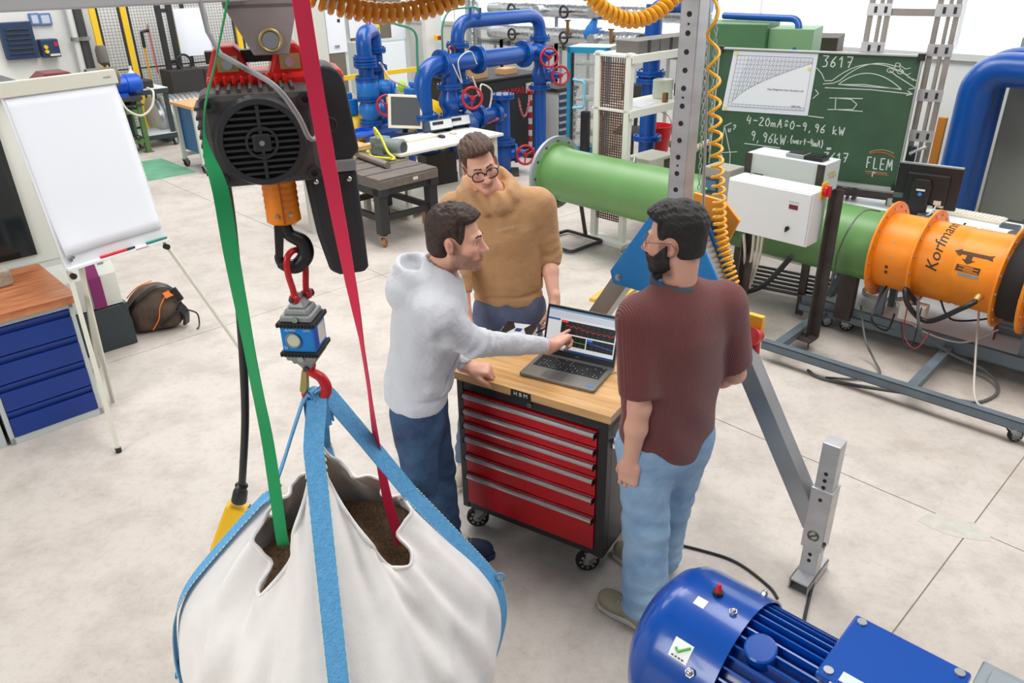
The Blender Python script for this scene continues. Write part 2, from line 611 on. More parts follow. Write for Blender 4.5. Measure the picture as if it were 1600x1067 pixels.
M_BEECH = wood('beech_board', (222, 178, 122), (196, 143, 86), 4.0, (1.2, 14, 6))
cl = at(724, 789, .13); cr = at(941, 873.5, .13)
u = (cr - cl).normalized(); CANG = math.atan2(u.y, u.x)
CW = (cr - cl).length; CD = 0.47
ZB, ZT = 0.13, 0.852         # body bottom / top, worktop above
trolley = thing('tool_trolley', 'red and black six drawer tool trolley with beech worktop', 'tool trolley', (cl.x, cl.y, 0), CANG)
# local: x along the front, y to the back
q = MB()
q.b2(0, CW, 0.004, CD, ZB, ZB + 0.035); q.b2(0, CW, 0.004, CD, ZT - 0.05, ZT)
q.b2(0, 0.035, 0.0, 0.05, ZB, ZT); q.b2(CW - 0.045, CW, 0.0, 0.05, ZB, ZT)
q.b2(0.03, CW - 0.03, 0.03, 0.04, ZB, ZT)
q.build('frame', M_BLK, trolley, bevel=0.003)
for x in (0.0, CW - 0.004):
    q = MB(); q.b2(x, x + 0.004, 0.05, CD, ZB + 0.03, ZT - 0.03); q.build('side_panel', mat('trolley_side', (52, 51, 50), 0.42), trolley)
q = MB(); q.b2(0.01, CW - 0.01, CD - 0.006, CD, ZB + 0.03, ZT - 0.03); q.build('back_panel', M_BLK, trolley)
# beech boards glued side by side make the worktop
wt = MB(); wt.b2(-0.012, CW + 0.012, -0.008, CD + 0.012, ZT, ZT + 0.012)
worktop = wt.build('worktop', M_BEECH, trolley)
nb = 8; w0, w1 = -0.012, CD + 0.014
for k in range(nb):
    a, b = lerp(w0, w1, k / nb), lerp(w0, w1, (k + 1) / nb)
    q = MB(); q.b2(-0.016, CW + 0.016, a + .0003, b - .0003, ZT + 0.012, ZT + 0.040)
    m = mat('beech_lamella_%d' % (k % 3), [(224, 182, 126), (216, 170, 112), (228, 188, 134)][k % 3], 0.36,
            var=0.2, vscale=3 + k % 3, stretch=(1.2, 14, 6), rgb2=[(200, 150, 92), (194, 142, 84), (208, 160, 102)][k % 3], coat=0.15)
    q.build('board', m, worktop)
hs = [.082, .074, .076, .1, .11, .185]; tot = sum(hs); z = ZT - 0.055; sc = (z - ZB - 0.035) / tot
for h in hs:
    h *= sc
    q = MB(); q.b2(0.037, CW - 0.047, -0.004, 0.03, z - h + 0.004, z - 0.002)
    dr = q.build('drawer', M_RED, trolley, bevel=0.002)
    q = MB(); q.b2(0.041, CW - 0.051, -0.022, -0.004, z - 0.018, z - 0.006); q.b2(0.041, CW - 0.051, -0.027, -0.022, z - 0.023, z - 0.009)
    hd = q.build('handle', M_ALU, dr, bevel=0.002)
    for x in (0.039, CW - 0.052):
        q = MB(); q.b2(x, x + 0.004, -0.032, -0.004, z - 0.031, z - 0.005); q.build('end_cap', M_BLKP, dr)
    z -= h
q = MB(); q.b2(CW / 2 - .05, CW / 2 + .05, -0.0035, 0.004, ZT - 0.004, ZT + 0.032)
q.M = Matrix.Translation((-.03, -.012, 0.0)); q.v = []; q.f = []
q.b2(CW / 2 - .05, CW / 2 + .05, -0.002, 0.003, ZT + 0.004, ZT + 0.036)
pl = q.build('name_plate', M_BLKP, trolley)
text_obj('plate_lettering', 'H B M', 0.027, mat('lettering_white', (232, 232, 232), 0.5), pl,
         plane_M((CW / 2 - .03, -0.0145, ZT + .020), (1, 0, 0), (0, 0, 1)))
q = MB(); q.cyl((CW / 2 + .01, 0.002, ZT - .024), (CW / 2 + .01, -0.010, ZT - .024), 0.012, n=16)
lk = q.build('lock', M_CHROME, trolley, smooth=40)
q = MB(); q.b2(CW / 2 + .008, CW / 2 + .012, -0.011, -0.009, ZT - .03, ZT - .018); q.build('keyhole', M_BLKP, lk)
# push handle on the right side
q = MB()
q.tube(bends([(CW, .07, .72), (CW + .07, .07, .72), (CW + .07, .40, .72), (CW, .40, .72)], 0.05), 0.0125, 10)
ph = q.build('push_handle', M_CHROME, trolley, smooth=50)
for y in (.07, .40):
    q = MB(); q.cyl((CW, y, .72), (CW + .006, y, .72), .03, n=16); q.build('handle_flange', M_CHROME, ph, smooth=40)


def caster(parent, x, y, r=0.055, turn=0.0, world_M=None, tyre=None):
    T = Matrix.Translation((x, y, 0)) @ Matrix.Rotation(turn, 4, 'Z')
    q = MB(T); q.lathe([(r * .55, -.016), (r * .93, -.016), (r, -.009), (r, .009), (r * .93, .016), (r * .55, .016)], (0.02, 0, r), (0, 1, 0), 24)
    wl_ = q.build('caster_wheel', tyre or M_RUB, parent, smooth=40)
    q = MB(T)
    q.lathe([(r * .2, -.018), (r * .62, -.014), (r * .62, .014), (r * .2, .018)], (0.02, 0, r), (0, 1, 0), 20)
    for k in range(8):
        a = k * PI / 4
        q.box((0.02 + math.cos(a) * r * .6, 0, r + math.sin(a) * r * .6), (.012, .037, .012))
    q.build('wheel_hub', M_ZINC, wl_, smooth=40)
    q = MB(T)
    for s in (-1, 1):
        q.prism([(-.028, .03 + r), (.018 + .02, r - .012), (.02 - .016, r - .012), (-.045 + .01, r * 2.1)], (0, s * .023 - .0015, 0), (1, 0, 0), (0, 0, 1), (0, 1, 0), .003)
        q.prism([(-.03, 2.15 * r), (.03, 2.15 * r), (.036, r), (.02, r - .015), (0.0, r)], (0, s * .023 - .0015, 0), (1, 0, 0), (0, 0, 1), (0, 1, 0), .003)
    q.b2(-.04, .04, -.035, .035, 2.15 * r, 2.15 * r + .006); q.cyl((0.02, -.028, r), (0.02, .028, r), .007, n=8)
    q.build('caster_fork', M_ZINC, parent)


for x, y, t in ((.075, .05, 3.65), (CW - .075, .05, 3.75), (.07, CD - .07, 3.6), (CW - .07, CD - .07, 3.7)):
    caster(trolley, x, y, 0.056, t)
TM = trolley.matrix_world
ZW = ZT + 0.040               # worktop level

# ------------------------------------------------------------------ laptop
lf = at(811, 583, ZW + .012); rf = at(929, 612, ZW + .012)
lu = (rf - lf).normalized(); LANG = math.atan2(lu.y, lu.x); LW, LD = 0.362, 0.232
M_LAP = mat('laptop_grey', (128, 126, 122), 0.38, 0.6)
laptop = thing('laptop', 'open grey laptop showing black measurement graphs on trolley worktop', 'laptop', (lf.x, lf.y, ZW), LANG)
q = MB(); q.prism([(0, .004), (.01, 0), (LW - .01, 0), (LW, .004), (LW, LD), (0, LD)], (0, 0, 0.003), (1, 0, 0), (0, 1, 0), (0, 0, 1), .014)
base = q.build('base', M_LAP, laptop, bevel=0.002)
q = MB(); q.b2(.02, LW - .02, .095, LD - .03, .0165, .0178); q.build('keyboard_bed', mat('keyboard_bed', (38, 38, 40), 0.5), base)
key0 = None
for r_ in range(6):
    for c_ in range(19):
        x = .024 + c_ * (LW - .048) / 19; y = .099 + r_ * .0172
        if r_ == 0 and 4 <= c_ <= 8: continue
        M = Matrix.Translation((x, y, 0.0178))
        if key0 is None:
            q = MB(); q.b2(0, .0138, 0, .0145, 0, .0016); key0 = q.build('key', mat('key_black', (24, 25, 28), 0.4), base); key0.matrix_local = M
        else: clone(key0, base, M)
q = MB(); q.b2(.024 + 4 * (LW - .048) / 19, .022 + 9 * (LW - .048) / 19, .099, .1135, .0178, .0194); q.build('space_bar', MATS['key_black'], base)
q = MB()
for i in range(90):
    c_, r_ = random.randrange(19), random.randrange(6)
    x = .0285 + c_ * (LW - .048) / 19; y = .104 + r_ * .0172; q.b2(x, x + .003, y, y + .004, .0194, .0197)
q.build('key_legends', mat('key_legend', (210, 214, 220), 0.5), base, kind='stuff')
q = MB(); q.b2(.10, .205, .012, .082, .0168, .0175); q.build('touchpad', mat('touchpad_grey', (112, 110, 107), 0.3, 0.5), base)
q = MB(); q.b2(LW - .045, LW - .018, .014, .03, .0168, .0174); q.build('sticker', mat('sticker_blue', (30, 120, 200), 0.4), base)
# lid: hinge at the back, leaning away
tilt = R(17); hx = Vector((1, 0, 0)); hy = Vector((0, math.sin(tilt), math.cos(tilt))); hn = hx.cross(hy)
HO = Vector((0, LD - .006, .012)); LH = 0.236


def lidq(x0, x1, y0, y1, n0, n1):
    q = MB(); q.prism([(x0, y0), (x1, y0), (x1, y1), (x0, y1)], HO + hn * n0, hx, hy, hn, n1 - n0); return q


lid = lidq(0, LW, 0, LH, -.008, 0).build('lid', M_LAP, laptop, bevel=0.0015)
lidq(.003, LW - .003, .004, LH - .003, 0, .0008).build('bezel', mat('bezel_dark', (24, 27, 32), 0.35), lid)
sx0, sx1, sy0, sy1 = .012, LW - .012, .030, LH - .014
SW, SH = sx1 - sx0, sy1 - sy0
M_SCR = lambda n, c, e=0.75: mat('screen_' + n, c, 0.3, emit=e)
scr = lidq(sx0, sx1, sy0, sy1, .0008, .0014).build('screen', M_SCR('white', (214, 222, 228), .45), lid)


def sq(n, x0, x1, y0, y1, m, lay=1):
    lidq(sx0 + SW * x0, sx0 + SW * x1, sy0 + SH * y0, sy0 + SH * y1, .0014 + .0003 * (lay - 1), .0014 + .0003 * lay).build(n, m, scr)


sq('task_bar', 0, 1, 0, .055, M_SCR('taskbar', (14, 52, 96)))
q = MB()
for i in range(9): 
    x = sx0 + SW * (.04 + i * .028); q.prism([(x, sy0 + SH * .015), (x + .005, sy0 + SH * .015), (x + .005, sy0 + SH * .042), (x, sy0 + SH * .042)], HO + hn * .0017, hx, hy, hn, .0003)
q.build('task_icons', M_SCR('icons', (235, 210, 120)), scr)
sq('ribbon', 0, 1, .80, .94, M_SCR('ribbon', (196, 206, 218), .4))
sq('title_bar', 0, 1, .955, 1, M_SCR('title', (120, 160, 200), .4))
sq('side_list', .0, .18, .72, .77, M_SCR('list', (40, 90, 150)))
M_GB = M_SCR('graph', (20, 22, 24), 0.5); M_GL = M_SCR('grid', (96, 100, 104), 0.5)
panels = [(.20, .985, .44, .745), (.20, .585, .15, .405), (.60, .985, .15, .405)]
for i, (x0, x1, y0, y1) in enumerate(panels):
    sq('graph_panel', x0, x1, y0, y1, M_GB)
    q = MB()
    nx, ny = (10, 6) if i == 0 else (5, 5)
    for k in range(1, nx):
        x = sx0 + SW * lerp(x0, x1, k / nx); q.prism([(x - .0002, sy0 + SH * y0), (x + .0003, sy0 + SH * y0), (x + .0003, sy0 + SH * y1), (x - .0002, sy0 + SH * y1)], HO + hn * .0017, hx, hy, hn, .0002)
    for k in range(1, ny):
        y = sy0 + SH * lerp(y0, y1, k / ny); q.prism([(sx0 + SW * x0, y - .0002), (sx0 + SW * x1, y - .0002), (sx0 + SW * x1, y + .0002), (sx0 + SW * x0, y + .0002)], HO + hn * .0017, hx, hy, hn, .0002)
    q.build('graph_grid', M_GL, scr)
    colr = [(225, 45, 40), (90, 220, 40), (50, 120, 235)][i]
    m = M_SCR('trace_%d' % i, colr, 0.9)
    sq('graph_title', x0 + .01, x0 + (.10 if i == 0 else .08), y1 - .045, y1 - .012, m, 2)
    q = MB(); N = 60; pv = None
    for k in range(N + 1):
        t = k / N; amp = (0.16 if i else .12) * math.exp(-((t - .2) * 9) ** 2) * math.sin(k * 2.4) 
        yv = [.62 - .12 * (t > .4) - .06 * t + .5 * amp + .06 * math.sin(k), .5 + 1.6 * amp - .05 * t, .68 - .28 * t + 1.4 * amp][i]
        p = (sx0 + SW * lerp(x0, x1, t), sy0 + SH * lerp(y0, y1, yv))
        if pv is not None and (i or 5 < k):
            q.prism([(pv[0], pv[1] - .0006), (p[0], p[1] - .0006), (p[0], p[1] + .0006), (pv[0], pv[1] + .0006)], HO + hn * .0018, hx, hy, hn, .0002)
        pv = p
    q.build('graph_trace', m, scr)
sq('status_line', .2, .75, .095, .105, M_SCR('yellow', (236, 200, 110)))
text_obj('lid_lettering', 'DELL', .009, mat('bezel_lettering', (150, 152, 155), .4), lid, plane_M(HO + hx * LW * .5 + hy * .016 + hn * .001, hx, hy), .0002)
q = MB(); q.cyl((.03, LD - .004, .012), (LW - .03, LD - .004, .012), .006, n=10); q.build('hinge', M_BLKP, laptop, smooth=40)

# ------------------------------------------------------------------ measuring amplifier behind the pointing arm
c0 = at(812, 516, ZW + .05)
daq = thing('data_logger', 'white and black data logger with plugged cables beside the laptop', 'instrument', (c0.x, c0.y, ZW), CANG + .25)
q = MB(); q.box((0, 0, .03), (.15, .12, .06)); body = q.build('body', mat('logger_white', (222, 224, 224), .45), daq, bevel=.006)
for s in (-1, 1):
    q = MB(); q.prism([(s * .078, -.064), (s * .05, -.064), (s * .022, 0), (s * .05, .064), (s * .078, .064)][::s], (0, 0, .058), (1, 0, 0), (0, 1, 0), (0, 0, 1), .006)
    q.build('black_shell', M_BLKP, body, bevel=.002)
q = MB(); q.box((0, -.02, .062), (.03, .03, .003)); q.build('emblem', mat('emblem_blue', (24, 60, 130), .4), body)
for i in range(4):
    q = MB(); y = -.045 + i * .03; q.cyl((-.075, y, .03), (-.10, y, .03), .009, n=10); q.build('connector', M_ZINC, daq, smooth=40)
q = MB(); q.tube(bez([(.07, .03, .03), (.12, .03, .06), (.135, -.0, .10), (.16, -.02, .03)]), .004, 8); q.build('usb_cable', M_BLKP, daq, smooth=60)
q = MB(); p0 = Vector(laptop.matrix_world @ Vector((LW, LD - .04, .009)))
pe = at(996, 590, ZW + .003)
q.tube(bez([p0, p0 + Vector((.03, .01, -.003)), lerp(p0, pe, .7), pe + u * .06 - UP * .02, pe + u * .10 - UP * .1], 6), .0028, 6)
tag(q.build('laptop_power_cable', mat('cable_grey', (176, 172, 160), .5), None, smooth=60), 'pale cable running from the laptop side over the worktop edge', 'cable')
# ------------------------------------------------------------------ aluminium gantry
M_GALU = mat('gantry_aluminium', (190, 190, 192), 0.42, 0.75, var=0.12, vscale=5, stretch=(1, 1, 3))
M_GALU2 = mat('gantry_aluminium_leg', (168, 170, 173), 0.4, 0.78, var=0.14, vscale=4)
M_PBLUE = mat('gantry_blue_plate', (24, 132, 208), 0.4, var=0.05, vscale=8)
F1 = at(1262, 903); CC = atY(1075, 150, 3.2); CC.z = 0
F2 = 2 * CC - F1
ad = (F1 - CC).normalized(); AL = (F1 - CC).length; AANG = math.atan2(ad.y, ad.x)
HOX = Vector((-0.605, 1.98, 0))                       # plumb line of the hoist
bd = (HOX - CC).normalized()
ZBEAM = 2.47
gantry = thing('gantry_crane', 'aluminium gantry crane with perforated post and blue corner plates', 'gantry', (CC.x, CC.y, 0), AANG)
# local x runs along the foot line towards the near foot
q = MB(); q.b2(-.04, .04, -.04, .04, 1.18, 2.75); col_ = q.build('column', M_GALU, gantry, bevel=.004)
hole = None
for i, z in enumerate([1.68 + k * .068 for k in range(15)]):
    for rr, zz in ((.0105, z),) + (((.0045, z + .033),) if i % 4 == 1 else ()):
        M = Matrix.Translation((-.0405, 0, zz)) @ Matrix.Rotation(-PI / 2, 4, 'Y') @ Matrix.Diagonal((rr, rr, 1, 1))
        M2 = Matrix.Translation((0.0, -.0405, zz)) @ Matrix.Rotation(PI / 2, 4, 'X') @ Matrix.Diagonal((rr, rr, 1, 1))
        if hole is None:
            q = MB(); q.lathe([(0.55, .0006), (1.0, .0014), (1.0, -.002), (.5, -.002)], (0, 0, 0), (0, 0, 1), 14)
            hole = q.build('pin_hole', mat('hole_dark', (28, 28, 30), .6), col_); hole.matrix_local = M2
        else: clone(hole, col_, M2)
# blue A plates, front and back
zt_, zb_ = 1.60, 1.22
for y in (-.062, .046):
    q = MB(); q.prism([(-.075, zt_), (.075, zt_), (.30, zb_ + .03), (.28, zb_ - .03), (.23, zb_ - .03), (-.23, zb_ - .03), (-.28, zb_ - .03), (-.30, zb_ + .03)], (0, y, 0), (1, 0, 0), (0, 0, 1), (0, 1, 0), .016)
    pl = q.build('corner_plate', M_PBLUE, gantry, bevel=.006)
    for bx, bz in ((-.25, zb_ + .01), (-.06, zt_ - .035), (.06, zt_ - .035), (.25, zb_ + .01)):
        q = MB(); yy = y if y < 0 else y + .016; s = -1 if y < 0 else 1
        q.cyl((bx, yy, bz), (bx, yy + s * .004, bz), .017, n=14); q.cyl((bx, yy + s * .003, bz), (bx, yy + s * .013, bz), .011, n=6)
        q.build('bolt', M_ZINC, pl, smooth=35)
q = MB(); q.cyl((-.05, -.075, zt_ - .0), (.02, -.075, zt_ + .012), .009, n=10); q.build('locking_pin', M_CHROME, gantry, smooth=40)
for s in (-1, 1):
    p0 = Vector((s * .035, 0, zt_ - .03)); p1 = Vector((s * (AL - .015), 0, .31))
    q = MB(); q.bar(p0, p1, .085, .085, Vector((0, 1, 0))); q.build('leg', M_GALU2, gantry, bevel=.004)
    x = s * AL
    q = MB(); q.b2(x - .046, x + .046, -.046, .046, .20, .52); sl = q.build('foot_sleeve', M_GALU, gantry, bevel=.003)
    q = MB(); q.b2(x - .037, x + .037, -.037, .037, .055, .745); fp = q.build('foot_post', M_GALU, gantry, bevel=.003)
    for zz in (.60, .565, .53, .165, .13):
        clone(hole, fp, Matrix.Translation((x - .0, -.0375, zz)) @ Matrix.Rotation(PI / 2, 4, 'X') @ Matrix.Diagonal((.0085, .0085, 1, 1)))
        clone(hole, fp, Matrix.Translation((x - .0375, 0, zz)) @ Matrix.Rotation(-PI / 2, 4, 'Y') @ Matrix.Diagonal((.0085, .0085, 1, 1)))
    clone(hole, sl, Matrix.Translation((x, -.0465, .47)) @ Matrix.Rotation(PI / 2, 4, 'X') @ Matrix.Diagonal((.0085, .0085, 1, 1)))
    q = MB(); q.torus((x, -.048, .275), (0, 1, 0), .022, .004, 20, 6); q.cyl((x - .018, -.049, .262), (x + .018, -.049, .288), .003, n=6)
    q.build('spring_pin', mat('pin_brass', (120, 112, 92), .4, .8), sl)
    q = MB()
    q.b2(x - .045, x + .045, -.115, .115, .05, .058); q.b2(x - .045, x + .045, -.115, .115, .0, .006)
    q.b2(x - .045, x - .039, -.115, .115, .0, .058); q.b2(x + .039, x + .045, -.115, .115, .0, .058)
    q.build('foot_plate', M_GALU, gantry)
# crossbeam
bl_ = Vector((gantry.matrix_world.inverted() @ (HOX - bd * 0 + Vector((0, 0, 0)))))
bdl = (gantry.matrix_world.to_3x3().inverted() @ bd).normalized()
q = MB(); o0 = Vector((0, 0, ZBEAM + .11)); 
q.bar(o0 - bdl * .25, o0 + bdl * 4.6, .10, .20); q.build('crossbeam', mat('crossbeam_aluminium', (206, 203, 206), .5, .15, var=.06, vscale=4), gantry, bevel=.004)
# socket on the near leg
sp = at(1182, 522, .95)
q = MB(); c_ = atY(1180, 520, 3.0)
sock = thing('wall_socket', 'red industrial power socket on yellow plate fixed to gantry leg', 'socket', (c_.x, c_.y, 0), AANG)
zc = c_.z
q = MB(); q.box((.0, -.01, zc + .04), (.07, .03, .10)); q.build('plate', mat('socket_yellow', (226, 176, 40), .5), sock, bevel=.004)
q = MB(); q.cyl((.015, -.02, zc), (.015, -.075, zc + .015), .036, n=18); q.cyl((.015, -.072, zc + .014), (.015, -.085, zc + .018), .041, n=18); q.build('socket_cap', mat('socket_red', (196, 38, 46), .4), sock, smooth=40)
q = MB(); q.cyl((.015, -.03, zc - .02), (.03, -.035, zc - .14), .024, .018, n=14); q.build('plug', mat('socket_red', (196, 38, 46), .4), sock, smooth=40)

# ------------------------------------------------------------------ spiral cables
M_COIL = mat('spiral_cable_yellow', (248, 176, 20), .32, coat=.2)


def coil(path, rad, wire, turns_at, name, label, n=14):
    """path: list of points; turns_at(t) cumulative turns"""
    pts = bez(path, 12); N = len(pts)
    d = [0]
    for i in range(1, N): d.append(d[-1] + (pts[i] - pts[i - 1]).length)
    out = []; T = turns_at(1.0); steps = int(T * n)
    xprev = None
    for k in range(steps + 1):
        lo, hi = 0.0, 1.0
        want = T * k / steps
        for _ in range(24):
            mm = (lo + hi) / 2
            if turns_at(mm) < want: lo = mm
            else: hi = mm
        s = lo * d[-1]
        i = 1
        while i < N - 1 and d[i] < s: i += 1
        f_ = (s - d[i - 1]) / max(d[i] - d[i - 1], 1e-9)
        c = pts[i - 1].lerp(pts[i], f_); t = (pts[i] - pts[i - 1]).normalized()
        if xprev is None: xprev = frame(t)[0]
        x = (xprev - t * xprev.dot(t)).normalized(); xprev = x; y = t.cross(x)
        rr = rad(lo) if callable(rad) else rad
        a = 2 * PI * want
        out.append(c + (x * math.cos(a) + y * math.sin(a)) * rr)
    q = MB(); q.tube(out, wire, 7)
    return tag(q.build(name, M_COIL, None, smooth=80), label, 'cable')


top = atY(1113, -30, 3.12); a1 = atY(1114, 40, 3.12); a2 = atY(1117, 180, 3.12); a3 = atY(1123, 300, 3.13); a4 = atY(1127, 370, 3.13); a5 = atY(1145, 445, 3.05)
coil([top, a1, a2, a3, a4, a5], lambda t: .021 + .005 * t, .0062, lambda t: 26 * (0.22 * t + 0.78 * t ** 2.6), 'spiral_cable', 'yellow spiral cable hanging stretched beside the perforated gantry post')


def bm(t, dz): return HOX * (1 - t) + CC * t + UP * (ZBEAM + dz)


def on_beam(x, y, t):
    p = bm(t, 0); return atY(x, y, p.y)


pts = [on_beam(480, -10, .16), on_beam(530, 9, .19), on_beam(600, 21, .25), on_beam(670, 12, .31), on_beam(720, -8, .36)]
coil(pts, .0215, .0085, lambda t: 19 * t, 'spiral_cable', 'amber spiral cable sagging below the crossbeam next to the pink sling').data.materials[0] = mat('spiral_cable_amber', (228, 152, 28), .35, coat=.2)
pts = [on_beam(915, -16, .60), on_beam(945, 16, .63), on_beam(985, 32, .67), on_beam(1025, 20, .71), on_beam(1068, -16, .76)]
coil(pts, .020, .0085, lambda t: 19 * t, 'spiral_cable', 'yellow spiral cable sagging below the crossbeam left of the gantry post')
# guide rope and two thin chains beside the post
q = MB(); q.tube([atY(1109, -20, 3.3), atY(1099, 330, 3.3)], .006, 8); tag(q.build('guide_rod', M_GALU, None, smooth=60), 'thin grey rod hanging behind the yellow spiral cable', 'rod')
for (xa, ya, xb, yb, lab) in ((1122, -20, 1108, 240, 'thin steel chain hanging right behind the stretched spiral cable'), (1108, -20, 1092, 300, 'thin steel chain hanging between post and spiral cable')):
    pa, pb = atY(xa, ya, 3.25), atY(xb, yb, 3.25); N = int((pb - pa).length / .022); q = MB()
    for k in range(N):
        c = pa.lerp(pb, k / N); x = Vector((1, 0, 0)) if k % 2 else Vector((0, 1, 0)); zz = UP
        q.tube([c + x * .006 * math.cos(t * PI / 4) + zz * .014 * math.sin(t * PI / 4) for t in range(8)], .0022, 4, closed=True)
    tag(q.build('steel_chain', M_ZINC, None, smooth=60), lab, 'chain')
# ------------------------------------------------------------------ electric chain hoist
HY = R(17)
hX = Vector((math.cos(HY), math.sin(HY), 0)); hYv = Vector((-math.sin(HY), math.cos(HY), 0))
M_HRED = mat('hoist_red', (214, 32, 22), .35, var=.06, vscale=10)
M_HBLK = mat('hoist_black_cover', (44, 44, 48), .5, var=.12, vscale=14)
M_HDUST = mat('hoist_dusty_black', (72, 68, 66), .65, var=.3, vscale=14)
M_ORG = mat('hoist_orange', (238, 132, 16), .4, var=.05, vscale=10)
M_LGREY = mat('cast_grey', (150, 152, 153), .45, .3, var=.08, vscale=20)
hoist = thing('chain_hoist', 'red electric chain hoist with black fan cover and chain bag', 'hoist', (HOX.x, HOX.y, 0), HY)
q = MB(); q.b2(-.125, .20, -.03, .15, 2.085, 2.318); hb = q.build('gear_housing', M_HRED, hoist, bevel=.012)
q = MB(); q.b2(.035, .17, -.034, -.028, 2.155, 2.255); q.build('label_band', M_HBLK, hb)
q = MB(); q.b2(.03, .172, -.0345, -.03, 2.105, 2.113); q.build('seam', mat('hoist_red_dark', (176, 24, 18), .4), hb)
for k in range(9):
    q = MB(); x = -.105 + k * .0195; q.b2(x, x + .009, -.045, .0, 2.285, 2.318); q.build('cooling_rib', M_HRED, hb, bevel=.003)
for x0 in (-.07, .075):                                    # suspension lugs
    q = MB(); q.prism([(-.055, 2.31), (-.03, 2.372), (-.018, 2.382), (.018, 2.382), (.03, 2.372), (.055, 2.31)], (x0, -.015, 0), (1, 0, 0), (0, 0, 1), (0, 1, 0), .13)
    lg = q.build('suspension_lug', M_HRED, hoist, bevel=.008)
    q = MB(); q.b2(x0 - .024, x0 + .024, -.02, -.014, 2.325, 2.36); q.build('lock_plate', mat('zinc_yellow', (196, 176, 120), .4, .7), lg)
    q = MB(); q.cyl((x0, -.012, 2.343), (x0, -.034, 2.343), .012, n=14); q.build('bolt', M_CHROME, lg, smooth=40)
# motor with finned body and round cowl
q = MB(); q.b2(-.142, .112, -.172, -.03, 2.083, 2.296); mo = q.build('motor', M_HDUST, hoist, bevel=.016)
for k in range(8):
    z = 2.115 + k * .021
    for x0, x1 in ((-.152, -.138), (.108, .122)):
        q = MB(); q.b2(x0, x1, -.165, -.045, z, z + .007); q.build('cooling_fin', M_HDUST, mo)
for k in range(8):
    x = -.10 + k * .0235; q = MB(); q.b2(x, x + .007, -.16, -.045, 2.29, 2.303); q.build('cooling_fin', M_HDUST, mo)
for sx in (-.121, .091):
    for sz in (2.104, 2.275):
        q = MB(); q.ringc((sx, -.172, sz), (sx, -.168 - .012, sz), .017, .008, 16); q.build('screw_boss', M_HBLK, mo, smooth=40)
cx, cz = -.018, 2.188
q = MB(); q.lathe([(.104, -.165), (.103, -.18), (.097, -.198), (.085, -.2), (.083, -.196), (.083, -.186)], (cx, 0, cz), (0, 1, 0), 48, caps=False)
cw = q.build('fan_cowl', M_HBLK, hoist, smooth=35)
q = MB(); q.cyl((cx, -.184, cz), (cx, -.176, cz), .084, n=32); q.build('grille_back', mat('grille_dark', (14, 15, 17), .7), cw)
for k in range(11):
    z = -.07 + k * .014; h = math.sqrt(.084 ** 2 - z * z)
    q = MB(); q.box((cx, -.195, cz + z), (2 * h, .008, .0055)); q.build('grille_bar', M_HBLK, cw)
q = MB(); q.box((cx, -.196, cz), (.008, .008, .166)); q.build('grille_bar', M_HBLK, cw)
q = MB(); q.ringc((cx, -.202, cz), (cx, -.19, cz), .037, .031, 24); q.build('grille_ring', M_HBLK, cw, smooth=40)
q = MB(); q.box((cx, -.197, cz), (.042, .010, .042)); q.build('grille_hub', M_HBLK, cw, bevel=.006)
q = MB(); q.cyl((cx, -.2, cz), (cx, -.206, cz), .006, n=12); q.build('hub_screw', M_ZINC, cw)
# control cover on the right
q = MB(); q.prism([(.115, 2.325), (.15, 2.33), (.17, 2.326), (.185, 2.316), (.195, 2.300), (.20, 2.28), (.217, 2.12), (.17, 2.078), (.118, 2.105)], (0, -.042, 0), (1, 0, 0), (0, 0, 1), (0, 1, 0), .17)
cc_ = q.build('control_cover', M_HBLK, hoist, bevel=.006)
q = MB(); q.torus((.150, -.0425, 2.19), (0, 1, 0), .017, .002, 20, 6); q.build('round_mark', M_HDUST, cc_)
q = MB(); q.b2(.102, .118, -.046, -.03, 2.19, 2.245); q.build('switch', mat('switch_red', (190, 30, 30), .4), cc_, bevel=.002)
# chain bag
q = MB(); q.prism([(.07, 2.075), (.205, 2.075), (.21, 1.80), (.20, 1.785), (.13, 1.785), (.105, 1.80), (.085, 1.90)], (0, -.045, 0), (1, 0, 0), (0, 0, 1), (0, 1, 0), .13)
cb = q.build('chain_bag', mat('chain_bag_black', (38, 39, 42), .55), hoist, bevel=.012)
q = MB(); q.b2(.075, .205, -.05, .09, 2.07, 2.10); q.build('bag_frame', M_LGREY, hoist, bevel=.004)
for x in (.098, .182):
    q = MB(); q.ball((x, -.048, 2.05), .0085, 10); q.build('rivet', M_CHROME, cb, smooth=80)
# orange chain guide sleeve
q = MB(); pr = [(.030, 2.09), (.042, 2.085)]
for k in range(6): z = 2.075 - k * .017; pr += [(.043, z), (.0445, z - .006), (.0445, z - .009), (.043, z - .014)]
pr += [(.044, 1.965), (.0445, 1.945), (.038, 1.94)]
q.lathe(pr, (0.005, -.0, 0), (0, 0, 1), 24); sv = q.build('chain_sleeve', M_ORG, hoist, smooth=40)
q = MB(); q.b2(.003, .007, -.0452, -.03, 1.945, 2.085); q.build('sleeve_split', mat('hoist_orange_dark', (170, 90, 10), .5), sv)
for x in (-.013, .023):
    q = MB(); q.cyl((x, -.038, 1.968), (x, -.047, 1.968), .005, n=10); q.build('sleeve_screw', M_CHROME, sv)
